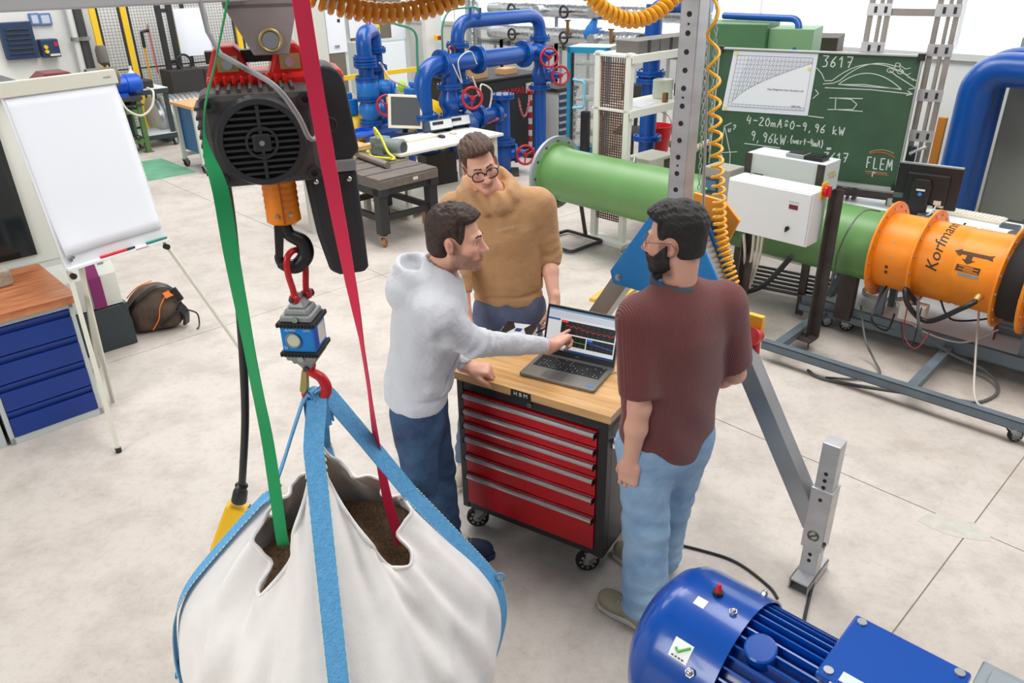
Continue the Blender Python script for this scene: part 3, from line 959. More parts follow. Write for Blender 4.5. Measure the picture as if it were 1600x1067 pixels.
# load hook of the hoist
hk = bez([(.005, 0, 1.945), (.012, 0, 1.905), (.044, 0, 1.878), (.046, 0, 1.838), (.016, 0, 1.812), (-.018, 0, 1.826), (-.024, 0, 1.852)], 8)
q = MB(); q.tube(hk, [lerp(.013, .022, math.sin(PI * i / (len(hk) - 1))) * (1 if i < len(hk) - 8 else .8) for i in range(len(hk))], 12)
hkk = q.build('load_hook', M_BLKP, hoist, smooth=60)
q = MB(); q.prism([(-.032, 1.845), (-.012, 1.845), (.004, 1.94), (-.022, 1.945)], (0, -.012, 0), (1, 0, 0), (0, 0, 1), (0, 1, 0), .024); q.build('safety_latch', mat('latch_dark', (56, 54, 52), .4, .5), hkk, bevel=.003)
# suspension plates below the beam
M_TST = mat('trolley_steel', (176, 164, 162), .45, .45, var=.18, vscale=7)
for y in (-.055, .065):
    q = MB(); q.prism([(-.058, 2.475), (.108, 2.475), (.104, 2.46), (.074, 2.362), (-.006, 2.362), (-.052, 2.46)], (0, y, 0), (1, 0, 0), (0, 0, 1), (0, 1, 0), .01)
    tp = q.build('trolley_plate', M_TST, hoist, bevel=.002)
    if y < 0:
        q = MB(); q.torus((.036, y - .004, 2.394), (0, 1, 0), .024, .004, 20, 8); q.build('lifting_eye', mat('zinc_yellow', (196, 176, 120), .4, .7), tp, smooth=50)
        q = MB(); q.cyl((.036, y, 2.394), (.036, y - .004, 2.394), .019, n=20); q.build('eye_boss', M_CHROME, tp, smooth=50)
q = MB(); q.b2(-.058, .108, -.055, .075, 2.465, 2.485); q.build('trolley_head', M_TST, hoist)
q = MB(); q.cyl((.036, -.045, 2.394), (.036, .065, 2.394), .016, n=14); q.build('trolley_axle', M_GREYM, hoist)
q = MB(); q.b2(-.12, .125, .03, .07, 2.34, 2.368); q.build('suspension_bar', M_GREYM, hoist)
# supply lead looping over the front
q = MB(); q.tube([atY(*a) for a in ((310, -10, 1.86), (325, 50, 1.84))] + bez([atY(345, 85, 1.80), atY(380, 105, 1.74), atY(430, 135, 1.69), atY(465, 180, 1.72), atY(483, 215, 1.77), atY(495, 212, 1.80), atY(492, 180, 1.84)], 8), .0058, 8)
tag(q.build('hoist_supply_cable', mat('cable_light_grey', (150, 150, 152), .5), None, smooth=60), 'light grey supply cable looping across the front of the chain hoist', 'cable')

# ------------------------------------------------------------------ shackle, load cell, lower hook
M_SRED = mat('forged_red', (196, 26, 34), .35, var=.08, vscale=20)


def H(x, y, z): return HOX + hX * x + hYv * y + UP * z


sh = thing('shackle', 'red forged shackle linking the black hoist hook to the load cell', 'shackle', (HOX.x, HOX.y, 0), HY)
q = MB(); sp_ = bez([(-.021, 0, 1.722), (-.023, 0, 1.75), (-.031, 0, 1.80), (-.027, 0, 1.842), (.0, 0, 1.858), (.027, 0, 1.842), (.031, 0, 1.80), (.023, 0, 1.75), (.021, 0, 1.722)], 6)
M_sh = Matrix.Translation((.018, 0, 0)) @ Matrix.Rotation(R(38), 4, 'Z')
q.M = M_sh; q.tube(sp_, .0088, 10); q.build('bow', M_SRED, sh, smooth=60)
q = MB(M_sh)
for x in (-.021, .021): q.lathe([(.013, -.011), (.0155, -.006), (.0155, .006), (.013, .011)], (x, 0, 1.722), (1, 0, 0), 14)
q.build('shackle_eyes', M_SRED, sh, smooth=40)
q = MB(M_sh); q.cyl((-.038, 0, 1.722), (.036, 0, 1.722), .0075, n=10); q.cyl((.034, 0, 1.722), (.041, 0, 1.722), .012, n=6); q.build('pin', M_GREYM, sh, smooth=40)

lc = thing('load_cell', 'blue and grey electronic load cell with black rims below the shackle', 'load cell', (HOX.x, HOX.y, 0), HY - R(24))
M_LCB = mat('load_cell_blue', (6, 128, 214), .35)
q = MB(); q.box((.012, 0, 1.613), (.096, .096, .078)); hb2 = q.build('housing', M_LCB, lc, bevel=.004)
for z in (1.658, 1.568):
    q = MB(); q.box((.012, 0, z), (.112, .112, .013)); rm = q.build('rubber_rim', M_RUB, lc, bevel=.004)
    for s in (-1, 1):
        for k in range(11):
            q = MB(); q.box((.012 - .05 + k * .01, s * .0565, z), (.004, .003, .011)); q.build('rim_rib', M_RUB, rm)
for s, z in ((1, 1.665), (-1, 1.561)):
    q = MB()
    for f0, f1, w0, w1 in ((0, .018, .046, .044), (.018, .034, .036, .032), (.034, .058, .026, .014)):
        vs = [(.012 + a * w, b * w, z + s * h) for w, h in ((w0, f0), (w1, f1)) for a, b in ((-1, -1), (1, -1), (1, 1), (-1, 1))]
        q.add(vs, [(3, 2, 1, 0), (4, 5, 6, 7), (0, 1, 5, 4), (1, 2, 6, 5), (2, 3, 7, 6), (3, 0, 4, 7)])
    e = q.build('end_fitting', M_LGREY, lc, bevel=.004)
    q = MB(); q.cyl((.012, -.047, z + s * .009), (.012, -.05, z + s * .009), .009, n=14); q.build('screw', M_ZINC, e, smooth=40)
    q = MB(); q.cyl((.002, 0, z + s * .06), (.022, 0, z + s * .06), .014, n=14); q.build('eye', M_LGREY, e, smooth=40)
q = MB(); q.cyl((.0, -.0475, 1.612), (.0, -.0515, 1.612), .021, n=24); dsp = q.build('display_window', mat('display_cream', (206, 204, 188), .3), lc, smooth=40)
q = MB(); q.torus((.0, -.0515, 1.612), (0, 1, 0), .021, .0025, 24, 6); q.build('display_ring', M_LGREY, dsp, smooth=60)
text_obj('capacity_lettering', '2t', .013, MATS['lettering_white'], hb2, plane_M((-.025, -.0488, 1.588), (1, 0, 0), (0, 0, 1)), .0004)
text_obj('maker_lettering', 'dynafor', .0105, MATS['lettering_white'], hb2, plane_M((-.005, -.0488, 1.643), (1, 0, 0), (0, 0, 1)), .0004)
text_obj('model_lettering', 'LLX2', .0095, MATS['lettering_white'], hb2, plane_M((.042, -.0488, 1.643), (1, 0, 0), (0, 0, 1)), .0004)
q = MB(); q.box((.0605, .012, 1.613), (.001, .05, .055)); q.build('data_label', mat('label_cream', (222, 216, 210), .5), hb2)
q = MB(); q.box((.0605, -.03, 1.613), (.001, .026, .06)); q.build('warning_label', mat('label_blue', (28, 66, 170), .5), hb2)

lh = thing('sling_hook', 'red forged hook with brass latch carrying the blue bag straps', 'hook', (HOX.x, HOX.y, 0), HY - R(24))
hk = bez([(.012, 0, 1.515), (.014, 0, 1.49), (.044, 0, 1.468), (.056, 0, 1.432), (.036, 0, 1.397), (.006, 0, 1.392), (-.01, 0, 1.405), (-.012, 0, 1.425)], 7)
q = MB(); q.tube(hk, [lerp(.010, .0165, math.sin(PI * i / (len(hk) - 1))) for i in range(len(hk))], 12); q.ball((.012, 0, 1.508), (.022, .02, .02), 12)
q.build('hook_body', M_SRED, lh, smooth=60)
q = MB(); q.prism([(-.024, 1.425), (-.012, 1.413), (.0, 1.428), (.008, 1.49), (-.008, 1.496)], (0, -.012, 0), (1, 0, 0), (0, 0, 1), (0, 1, 0), .022); q.build('latch', mat('latch_brass', (186, 168, 112), .35, .8), lh, bevel=.003)
q = MB(); q.cyl((.012, -.026, 1.508), (.012, .026, 1.508), .007, n=10); q.build('pin', M_GREYM, lh, smooth=40)

# ------------------------------------------------------------------ bulk bag with sand
BX, BY = HOX.x, HOX.y
bag = thing('bulk_bag', 'white woven bulk bag of sand hanging from blue lifting straps', 'bulk bag', (BX, BY, 0), 0)
COR = [R(-78), R(12), R(102), R(192)]
PC = [(.30, .03), (.46, .06), (.545, .30), (.55, .50), (.50, .66), (.29, 1.01), (.10, 1.30)]
PCS = [PC, [(.30, .03), (.46, .06), (.545, .30), (.55, .48), (.50, .61), (.38, .80), (.25, 1.00)],
       [(.30, .03), (.46, .06), (.53, .30), (.53, .52), (.46, .72), (.30, .95), (.16, 1.12)], [(.30, .03), (.46, .06), (.54, .30), (.54, .52), (.48, .72), (.31, .92), (.13, 1.10)]]
PM = [(.28, .03), (.40, .06), (.49, .30), (.475, .52), (.43, .66), (.35, .775), (.265, .88)]


def poly(P, v):
    k = v * (len(P) - 1); i = min(int(k), len(P) - 2); f = k - i
    # smooth Catmull-Rom
    g = lambda j: P[max(0, min(len(P) - 1, j))]
    o = []
    for c in (0, 1):
        a, b, d, e = g(i - 1)[c], g(i)[c], g(i + 1)[c], g(i + 2)[c]
        o.append(.5 * (2 * b + (d - a) * f + (2 * a - 5 * b + 4 * d - e) * f * f + (3 * b - a - 3 * d + e) * f ** 3))
    return o


def bag_pt(th, v, off=0.0, folds=True):
    x = ((th - COR[0]) % (PI / 2)) / (PI / 2); s = 1 - abs(2 * x - 1)     # 0 corner .. 1 middle
    k = int(((th - COR[0]) % (2 * PI)) / (PI / 2))
    kf = (k + (1 if x > .5 else 0)) % 4
    wc = (1 - s) ** ((.80 + .35 * v) if kf == 0 else (1.15 + .5 * v))
    kc = (k + (1 if x > .5 else 0)) % 4
    a, b = poly(PCS[kc], v), poly(PM, v)
    r, z = lerp(b[0], a[0], wc), lerp(b[1], a[1], wc)
    if folds:
        up = max(0, v - .35)
        lean = (x - .5)
        sg = 1 if k % 2 else -1
        r += .030 * up * math.sin(23 * x + 6 * v * sg + k) * math.sin(PI * x) * 1.6
        r += .024 * math.sin(29 * x - 13 * v * sg + 2 * k) * math.sin(PI * x) * (v * (1.1 - v)) * 1.7
        r += .012 * abs(math.sin(9 * x + 10 * v * sg + k)) ** 3 * math.sin(PI * x) * (.3 + v)
        r += .010 * math.sin(11 * v + 7 * x + k) * math.sin(PI * x)
        r += .006 * math.sin(57 * x + 14 * v) * math.sin(PI * x) * v
        z += .02 * v * math.sin(9 * x + 2 * k) * math.sin(PI * x)
    r += off
    return Vector((BX + r * math.cos(th), BY + r * math.sin(th), z))


NU, NV = 200, 60
vs = []; fs = []
for j in range(NV + 1):
    for i in range(NU): vs.append(bag_pt(COR[0] + 2 * PI * i / NU, j / NV))
for j in range(NV):
    for i in range(NU): i2 = (i + 1) % NU; fs.append((j * NU + i, j * NU + i2, (j + 1) * NU + i2, (j + 1) * NU + i))
fs.append(tuple(reversed(range(NU))))
M_BAG = mat('woven_white_fabric', (238, 234, 230), .8, bump=.7, bscale=11, var=.04, vscale=7)
q = MB(); q.add(vs, fs); bf = q.build('bag_fabric', M_BAG, bag, world=True, smooth=70)
sm = bf.modifiers.new('thickness', 'SOLIDIFY'); sm.thickness = .004; sm.offset = 0
# hem seam along the rim
q = MB(); q.tube([bag_pt(COR[0] + 2 * PI * i / NU, 1.0) for i in range(NU)], .007, 6, closed=True); q.build('rim_hem', M_BAG, bag, world=True, smooth=60)
M_STRAP = mat('blue_webbing', (96, 168, 220), .7, bump=.5, bscale=160, var=.12, vscale=60)
M_STITCH = mat('stitching_white', (206, 218, 196), .7)
apex = Vector((BX + .02, BY, 1.412))
for k, c in enumerate(COR):
    rad = Vector((math.cos(c), math.sin(c), 0)); tan = Vector((-math.sin(c), math.cos(c), 0))
    line = [bag_pt(c, .10 + .90 * i / 16, .014, False) for i in range(17)]
    if k == 1:                                        # these lie flat on the panel next to the corner
        tan = (V_(math.cos(COR[0]), math.sin(COR[0]), 0) - rad).normalized()
        line = [p + tan * (.034 * (1 - i / 16)) + rad * .004 for i, p in enumerate(line)]
    line += [apex + rad * .040 - UP * .02, apex + rad * .012]
    ws = [.062] * 15 + [.058, .052, .046, .042]
    q = MB(); q.ribbon(bez(line, 3), [tan] * (3 * (len(line) - 1) + 1), .058, .004)
    st = q.build('lifting_strap', M_STRAP, bag, world=True, smooth=50)
    for s in (-1, 1):                                      # stitched edges
        q = MB(); ln = bez(line[:-2], 5); N = len(ln)
        for i in range(0, N - 1):
            t = (ln[i + 1] - ln[i]); q.bar(ln[i] + tan * s * .031 + rad * .002, ln[i] + t * .55 + tan * s * .0295 + rad * .002, .003, .002)
        q.build('edge_stitch', M_STITCH, st, world=True, kind='stuff')
for k, c in enumerate((COR[0] + .5, COR[1] + .4)):         # loops over the hook
    rad = Vector((math.cos(c), math.sin(c), 0)); tan = Vector((-math.sin(c), math.cos(c), 0))
    pts = [apex + rad * .035 - UP * .10, apex + rad * .03 - UP * .02, apex + UP * .014, apex - rad * .03 - UP * .02, apex - rad * .035 - UP * .10]
    q = MB(); q.ribbon(bez(pts, 5), [tan] * (5 * 4 + 1), .04, .005); q.build('strap_loop', M_STRAP, bag, world=True, smooth=60)
e0 = bag_pt(COR[1], .60, .02, False)
q = MB(); q.torus(e0 + Vector((.01, 0, .02)), (0, 1, 0), .016, .004, 14, 6); q.tube([e0, e0 + Vector((.012, 0, -.03)), e0 + Vector((.004, 0, -.06))], .004, 6); q.build('strap_tail', M_STRAP, bag, world=True)
e1 = bag_pt(COR[3], .46, .0, False)
tl = bez([e1, e1 + Vector((-.03, 0, -.10)), at(322, 960, .35), at(300, 1030, .28)], 5)
q = MB(); q.tube(tl, .006, 6); q.ball(tl[-1], (.022, .014, .014), 8); q.build('tie_cord', mat('cord_blue', (64, 128, 180), .7), bag, world=True, smooth=60)
sv_ = []; sf_ = []; nr, na = 22, 64
for i in range(nr + 1):
    for j in range(na):
        r = .375 * i / nr; a = 2 * PI * j / na
        z = .672 + .022 * math.sin(r * 14 + 2 * a) + .012 * math.sin(31 * r - 3 * a) + random.uniform(-.004, .004) + .05 * math.exp(-((r * math.cos(a) - .05) ** 2 + (r * math.sin(a) - .1) ** 2) * 25)
        x = ((a - COR[0]) % (PI / 2)) / (PI / 2); k = 1 + .10 * abs(2 * x - 1)
        sv_.append((BX + r * k * math.cos(a), BY + r * k * math.sin(a), z))
for i in range(nr):
    for j in range(na): j2 = (j + 1) % na; sf_.append((i * na + j, (i + 1) * na + j, (i + 1) * na + j2, i * na + j2))
q = MB(); q.add(sv_, sf_)
sand = q.build('sand', mat('coarse_sand', (140, 112, 86), .95, var=.45, vscale=90, bump=1.0, bscale=180), None, smooth=30)
tag(sand, 'coarse brown sand filling the open white bulk bag', 'sand', kind='stuff')

# ------------------------------------------------------------------ slings and pendant control
def sling(name, pts, angs, wid, m, label):
    pts = bez(pts, 8); N = len(pts)
    dirs = []; ww = []
    for i in range(N):
        t = i / (N - 1) * (len(angs) - 1); j = min(int(t), len(angs) - 2); a = lerp(angs[j], angs[j + 1], t - j)
        dirs.append(Vector((math.cos(R(a)), math.sin(R(a)), 0))); ww.append(wid)
    q = MB(); q.ribbon(pts, dirs, ww, .0028)
    return tag(q.build(name, m, None, smooth=60), label, 'sling')


M_PINK = wave_bump(mat('pink_webbing', (226, 32, 78), .6), 260, .3, 'Z')
M_GRN = wave_bump(mat('green_webbing', (12, 160, 92), .6), 260, .3, 'Z')
sling('lifting_sling', [atY(468, -12, 1.66), atY(486, 100, 1.68), atY(503, 200, 1.71), atY(521, 300, 1.76), atY(540, 400, 1.82), atY(559, 500, 1.88), atY(574, 590, 1.95), atY(590, 700, 2.04), atY(608, 790, 2.12), at(627, 850, .70)],
      [30, 25, 10, 0, -10, -30, -62, -64, -40, 0, 10], .035, M_PINK, 'pink lifting sling running past the hoist into the sand bag')
sling('lifting_sling', [atY(358, -12, 1.70), atY(338, 90, 1.69), atY(320, 170, 1.67), atY(322, 230, 1.66), atY(345, 300, 1.67), atY(362, 400, 1.70), atY(381, 500, 1.75), atY(400, 600, 1.82), atY(420, 700, 1.88), at(440, 838, 1.0), at(443, 850, .90)],
      [112, 110, 112, 106, 60, 10, -10, -25, -20, 0, 5, 10], .036, M_GRN, 'green lifting sling running down left of the hoist into the bag')
pc = atY(370, 795, 2.12)
pend = thing('pendant_control', 'yellow pendant control hanging on a thick black cable behind the bag', 'pendant control', (pc.x, pc.y, 0), R(14))
q = MB(); q.tube(bez([atY(352, 282, 1.9), atY(362, 350, 1.96), atY(372, 450, 2.02), atY(380, 560, 2.06), atY(383, 660, 2.09), atY(378, 760, 2.12)], 8), .0125, 10); q.build('cable', M_BLKP, pend, world=True, smooth=60)
q = MB(); t0 = atY(378, 755, 2.12); t1 = atY(372, 790, 2.12); q.lathe([(.016, 0), (.022, .01), (.018, .02), (.024, .035), (.026, .075)], t0, t1 - t0, 14); q.build('cable_gland', M_BLKP, pend, world=True, smooth=40)
t2 = atY(352, 845, 2.10)
q = MB(); q.bar(t1, t1 + (t2 - t1).normalized() * .2, .075, .055, Vector((0, 1, 0))); q.build('housing', mat('pendant_yellow', (236, 186, 16), .45), pend, world=True, bevel=.01)
q = MB(); dd = (t2 - t1).normalized(); ee = dd.cross(Vector((0, 1, 0))).normalized()
q.bar(t1 + ee * .037, t1 + ee * .037 + dd * .2, .008, .06, Vector((0, 1, 0))); q.build('rubber_strip', M_BLKP, pend, world=True)
# ------------------------------------------------------------------ people
def rot_np(M): return np.array(M.to_3x3(), np.float32)


def head_M(c, az, pitch=0.0, roll=0.0):
    """face looks along azimuth az (world), pitch down, roll = tilt to the own right"""
    return Matrix.Translation(c) @ Matrix.Rotation(az + PI / 2, 4, 'Z') @ Matrix.Rotation(pitch, 4, 'X') @ Matrix.Rotation(roll, 4, 'Y')


def loc(P, M):
    Rm = rot_np(M); return (P - v3(M.translation)) @ Rm


def head_skin(q, jaw=1.0, smile=0.0):
    """q in the head frame: face towards -y, z up, origin between the ears"""
    d = s_ell(q, (0, .014, .035), (.074, .096, .086))
    d = smin(d, s_ell(q, (0, -.030, -.035), (.060 * jaw, .062, .080)), .035)
    d = smin(d, s_cap(q, (-.045 * jaw, .0, -.062), (-.012, -.070, -.098), .019, .016), .025)
    d = smin(d, s_cap(q, (.045 * jaw, .0, -.062), (.012, -.070, -.098), .019, .016), .025)
    d = smin(d, s_ell(q, (0, -.077, -.099), (.021, .017, .018)), .018)
    for s in (-1, 1):
        d = smin(d, s_cap(q, (s * .012, -.086, .022), (s * .042, -.070, .022), .0125, .011), .014)      # brow ridge
        d = smin(d, s_ell(q, (s * .042, -.060, -.024), (.024, .026, .02)), .02)                          # cheek
        d = smax(d, -s_ell(q, (s * .032, -.0985, .001), (.019, .020, .0125)), .012)                       # eye socket
        d = smin(d, s_ell(q, (s * .0315, -.0685, .002), (.0165, .0160, .0140)), .005)                     # lids
        d = smax(d, -s_ell(q, (s * .032, -.0890, .0005), (.0130, .0125, .0050)), .0015)                 # lid opening
        d = smin(d, s_ell(q, (s * .0125, -.100, -.036), (.009, .012, .0085)), .006)                      # nostril wing
    d = smin(d, s_cap(q, (0, -.080, .010), (0, -.094, -.032), .010, .015), .010)
    d = smin(d, s_cap(q, (0, -.088, .014), (0, -.112, -.026), .0080, .0115), .010)
    d = smin(d, s_ell(q, (0, -.118, -.032), (.0120, .0115, .010)), .008)
    d = smin(d, s_ell(q, (0, -.085, -.062), (.030, .016, .020)), .012)
    w = .025 + .008 * smile; lift = .008 * smile
    for s in (-1, 1):
        d = smin(d, s_cap(q, (0, -.1005, -.0605), (s * w, -.088, -.063 + lift), .0052, .003), .004)
        d = smin(d, s_cap(q, (0, -.0985, -.0715), (s * w * .9, -.087, -.068 + lift), .0062, .003), .004)
    d = smax(d, -s_cap(q, (-w, -.094, -.066 + lift), (w, -.094, -.066 + lift), .0022), .003)
    d = smax(d, -s_cap(q, (-w * .6, -.104, -.0665), (w * .6, -.104, -.0665), .0024), .003)
    a = R(18)
    for s in (-1, 1):                                                                                    # ears
        Mx = rot_np(Matrix.Rotation(s * R(22), 4, 'Z') @ Matrix.Rotation(R(-10), 4, 'X'))
        e = s_ell(q, (s * .077, .012, -.006), (.0085, .019, .032), Mx)
        e = smax(e, -s_ell(q, (s * .087, .008, -.004), (.008, .011, .021), Mx), .004)
        d = smin(d, e, .005)
    return d


def hair_region(q, front, side, nape, burn):
    """negative where hair grows"""
    x, y, z = q[:, 0], q[:, 1], q[:, 2]
    hairline = front - .30 * np.abs(x) / .07 * .03
    d = (hairline - z) * .7 + np.maximum(0, -(y + .02)) * 0        # above the hairline at the front
    f = np.maximum(-(z - (hairline - .00)), -(y - side)) if False else np.minimum(hairline - z, (side - y))   # above front OR behind the side line
    f = np.minimum(f, np.maximum(np.maximum((side - .016) - y, -(z + burn)), np.abs(y - side + .004) - .013))
    f = np.maximum(f, nape - z + np.maximum(0, -(y - .02)) * .6)
    # leave the ears free
    ear = np.sqrt(((y - .010) / .026) ** 2 + ((z + .006) / .034) ** 2) - 1
    return np.maximum(f, -ear * .025)


def hair_sdf(q, vol=.012, top=.014, quiff=.0, front=.068, side=-.028, nape=-.072, burn=.035, seed=3, messy=.004, fade=0.0):
    base = s_ell(q, (0, .014, .035), (.074, .096, .086))
    base = smin(base, s_ell(q, (0, .052, -.03), (.06, .05, .055)), .03)
    z = np.clip((q[:, 2] - .02) / .09, 0, 1); fr = np.clip((-q[:, 1]) / .09, 0, 1)
    th = vol + top * z + quiff * fr * z
    if fade: th = th * (1 - fade) + th * fade * np.clip((q[:, 2] + .05) / .11, .12, 1)
    st = q * np.array([1.0, .42, .55], np.float32)
    th = th + messy * (wob(st, 260, seed) * .75 + wob(q, 90, seed + 5) * .7) * (.35 + z)
    reg = hair_region(q, front, side, nape, burn)
    th = th * np.clip(-reg / .022, .12, 1) ** .6
    return smax(base - th, reg, .006)


def hand_prims(wrist, fdir, back, side, curl, thumb=(35, 20, 15), spread=4.0, s=1.0):
    """returns sdf function of a hand; side +1 right, -1 left"""
    X = Vector(fdir).normalized(); Z = Vector(back); Z = (Z - X * Z.dot(X)).normalized(); Y = Z.cross(X) * side
    Rm = Matrix((X, Y, Z)).transposed()
    A = np.array(Rm, np.float32); O = v3(wrist)
    chains = []
    for i, (y, L, r) in enumerate(((.030, .074, .0088), (.010, .082, .0092), (-.010, .076, .0088), (-.028, .060, .0078))):
        p = np.array([.088 - .004 * abs(i - 1), y, .0]); ang = 0; sp = R(spread * (1.2 - i * .8)); cu = curl[i]; seg = []
        for f, a in zip((.44, .31, .25), cu):
            ang += R(a); d = np.array([math.cos(ang) * math.cos(sp), math.sin(sp) * math.cos(ang), -math.sin(ang)])
            p2 = p + d * L * f; seg.append((p.copy(), p2.copy(), r)); p = p2; r *= .93
        chains.append(seg)
    tb = []; p = np.array([.022, .030, -.008]); a0, a1, a2 = thumb; yaw = R(a0); dn = R(18)
    for L, r, b in ((.044, .0135, 0), (.034, .0108, a1), (.027, .0095, a2)):
        yaw -= R(b); d = np.array([math.cos(yaw) * math.cos(dn), math.sin(yaw) * math.cos(dn), -math.sin(dn)])
        p2 = p + d * L; tb.append((p.copy(), p2.copy(), r)); p = p2; dn += R(8)

    def fn(P):
        q = ((P - O) @ A) / s
        d = s_box(q, (.050, .0, .0), (.046, .041, .0135), .013)
        d = smin(d, s_cap(q, (-.03, 0, .0), (.03, 0, 0), .026, .026), .025)
        d = smin(d, s_ell(q, (.035, .024, -.008), (.034, .018, .015)), .012)
        for seg in chains:
            f = None
            for a, b, r in seg:
                c = s_cap(q, a, b, r, r * .93); f = c if f is None else smin(f, c, .004)
            d = smin(d, f, .0045)
        f = None
        for a, b, r in tb:
            c = s_cap(q, a, b, r, r * .9); f = c if f is None else smin(f, c, .005)
        return smin(d, f, .008) * s
    tips = [A @ (np.array(c[-1][1]) * s) + O for c in chains]
    nails = [(A @ (np.array(c[-1][1]) * s) + O) for c in chains]
    return fn, tips


SKIN = np.array(lin((226, 172, 148)), np.float32)


def skin_colors(V, M, beard=None, bcol=(70, 48, 36), tone=1.0):
    q = loc(V, M); x, y, z = np.abs(q[:, 0]), q[:, 1], q[:, 2]
    C = np.tile(SKIN * tone, (len(V), 1))
    def blend(mask, c): 
        nonlocal C
        C = C * (1 - mask[:, None]) + np.array(lin(c), np.float32) * mask[:, None]
    inh = (np.linalg.norm(q, axis=1) < .17).astype(np.float32)
    g = lambda cx, cy, cz, r: np.exp(-(((x - cx) ** 2 + (y - cy) ** 2 + (z - cz) ** 2) / (r * r))) * inh
    blend(.45 * g(.045, -.07, -.025, .026), (220, 128, 112))
    blend(.40 * g(0, -.118, -.03, .016), (218, 130, 116))
    blend(.35 * g(.08, .012, -.006, .03), (222, 122, 104))
    lip = np.clip(1 - ((x / .030) ** 2 + ((z + .066) / .0105) ** 2), 0, 1) * (y < -.082) * inh
    blend(np.clip(lip * 2.2, 0, .75), (190, 92, 88))
    if beard:
        if beard in ('full', 'stubble'):
            jawm = np.clip((-(z + .048) + np.clip(-(y + .03), -.04, .03) * -.35 + np.where(x > .035, .022 * np.clip((x - .035) / .02, 0, 1), 0)) / .012, 0, 1)
            jawm = jawm * np.clip((-(y - .018)) / .02, 0, 1) * np.clip((z + .135) / .02, 0, 1)
            burn = np.clip((.030 - np.abs(y + .012)) / .012, 0, 1) * (x > .045) * np.clip((.02 - z) / .02, 0, 1) * np.clip((z + .10) / .02, 0, 1) * .8
            mst = np.clip(1 - ((x / .034) ** 2 + ((z + .052) / .009) ** 2), 0, 1) * (y < -.08) * 1.4
            mk = np.clip(np.maximum(np.maximum(jawm, burn), mst), 0, 1) * (1 - np.clip(lip * 3, 0, 1)) * inh
            mk = mk * (.72 + .28 * np.clip(wob(q * 6, 260, 11), -1, 1))
            blend(np.clip(mk, 0, 1) * (.92 if beard == 'full' else .72), bcol)
        if beard == 'moustache':
            mst = np.clip(1 - ((x / .032) ** 2 + ((z + .0525) / .0085) ** 2), 0, 1) * (y < -.08) * inh
            blend(np.clip(mst * 1.5, 0, .5), bcol)
            jm = np.clip((-(z + .075)) / .02, 0, 1) * (y < .02) * np.clip((z + .125) / .02, 0, 1) * inh
            blend(jm * .16, bcol)
    return C


M_SKIN = mat('skin', (226, 172, 148), .48, attr='Col')
M_SKIN.node_tree.nodes['Principled BSDF'].inputs['Subsurface Weight'].default_value = .12
M_SKIN.node_tree.nodes['Principled BSDF'].inputs['Subsurface Radius'].default_value = (.01, .004, .002)
M_EYE = mat('eye_white', (232, 228, 224), .2)


def merge(chunks):
    V = []; F = []; o = 0
    for v, f in chunks: V.append(v); F.append(f + o); o += len(v)
    return np.concatenate(V), np.concatenate(F)


def eyes(root, HM, col, look=(0, 0)):
    for s in (-1, 1):
        c = HM @ Vector((s * .0315, -.0705, .0015))
        q = MB(); q.ball(c, .0128, 14); e = q.build('eye', M_EYE, root, world=True, smooth=180)
        g = (HM.to_3x3() @ Vector((look[0], -1, look[1]))).normalized()
        q = MB(); q.lathe([(.0001, .0005), (.0055, 0), (.0058, -.0012)], c + g * .0126, g, 14); q.build('iris', mat('iris_' + col[0], col[1], .15), e, world=True)
        q = MB(); q.lathe([(.0001, .0004), (.0024, 0.0002), (.0026, -.001)], c + g * .0131, g, 10); q.build('pupil', mat('pupil', (10, 10, 12), .1), e, world=True)


def brows(q, t=.0045):
    d = None
    for s in (-1, 1):
        a = smin(s_cap(q, (s * .014, -.0985, .0285), (s * .032, -.0915, .0310), t, t), s_cap(q, (s * .032, -.0915, .0310), (s * .049, -.073, .0240), t, t * .55), .004)
        d = a if d is None else np.minimum(d, a)
    return d


def glasses(root, HM, m, rx, rz, wire, square=2.4):
    gl = []
    g = MB()
    for s in (-1, 1):
        ring = []
        for i in range(28):
            a = 2 * PI * i / 28; ca, sa = math.cos(a), math.sin(a)
            x = s * .0325 + rx * abs(ca) ** (2 / square) * (1 if ca > 0 else -1); z = -.004 + rz * abs(sa) ** (2 / square) * (1 if sa > 0 else -1)
            ring.append(HM @ Vector((x, -.108 + abs(x) * .16, z)))
        g.tube(ring, wire, 6, closed=True); gl.append(ring)
        hx = s * (.0325 + rx)
        g.tube([HM @ Vector(p) for p in ((hx, -.108 + abs(hx) * .16, .006), (s * .073, -.085, .008), (s * .0815, -.01, .012), (s * .0825, .018, .012), (s * .078, .034, -.010))], wire * .9, 6)
    g.tube([HM @ Vector(p) for p in ((-.0325 + rx - .001, -.106, .004), (0, -.1105, .007), (.0325 - rx + .001, -.106, .004))], wire, 6)
    fr = g.build('glasses', m, root, world=True, smooth=60)
    for ring in gl:
        q = MB(); q.add(ring, [tuple(range(len(ring)))]); q.build('lens', mat('lens_glass', (250, 252, 255), .02, alpha=.06), fr, world=True)


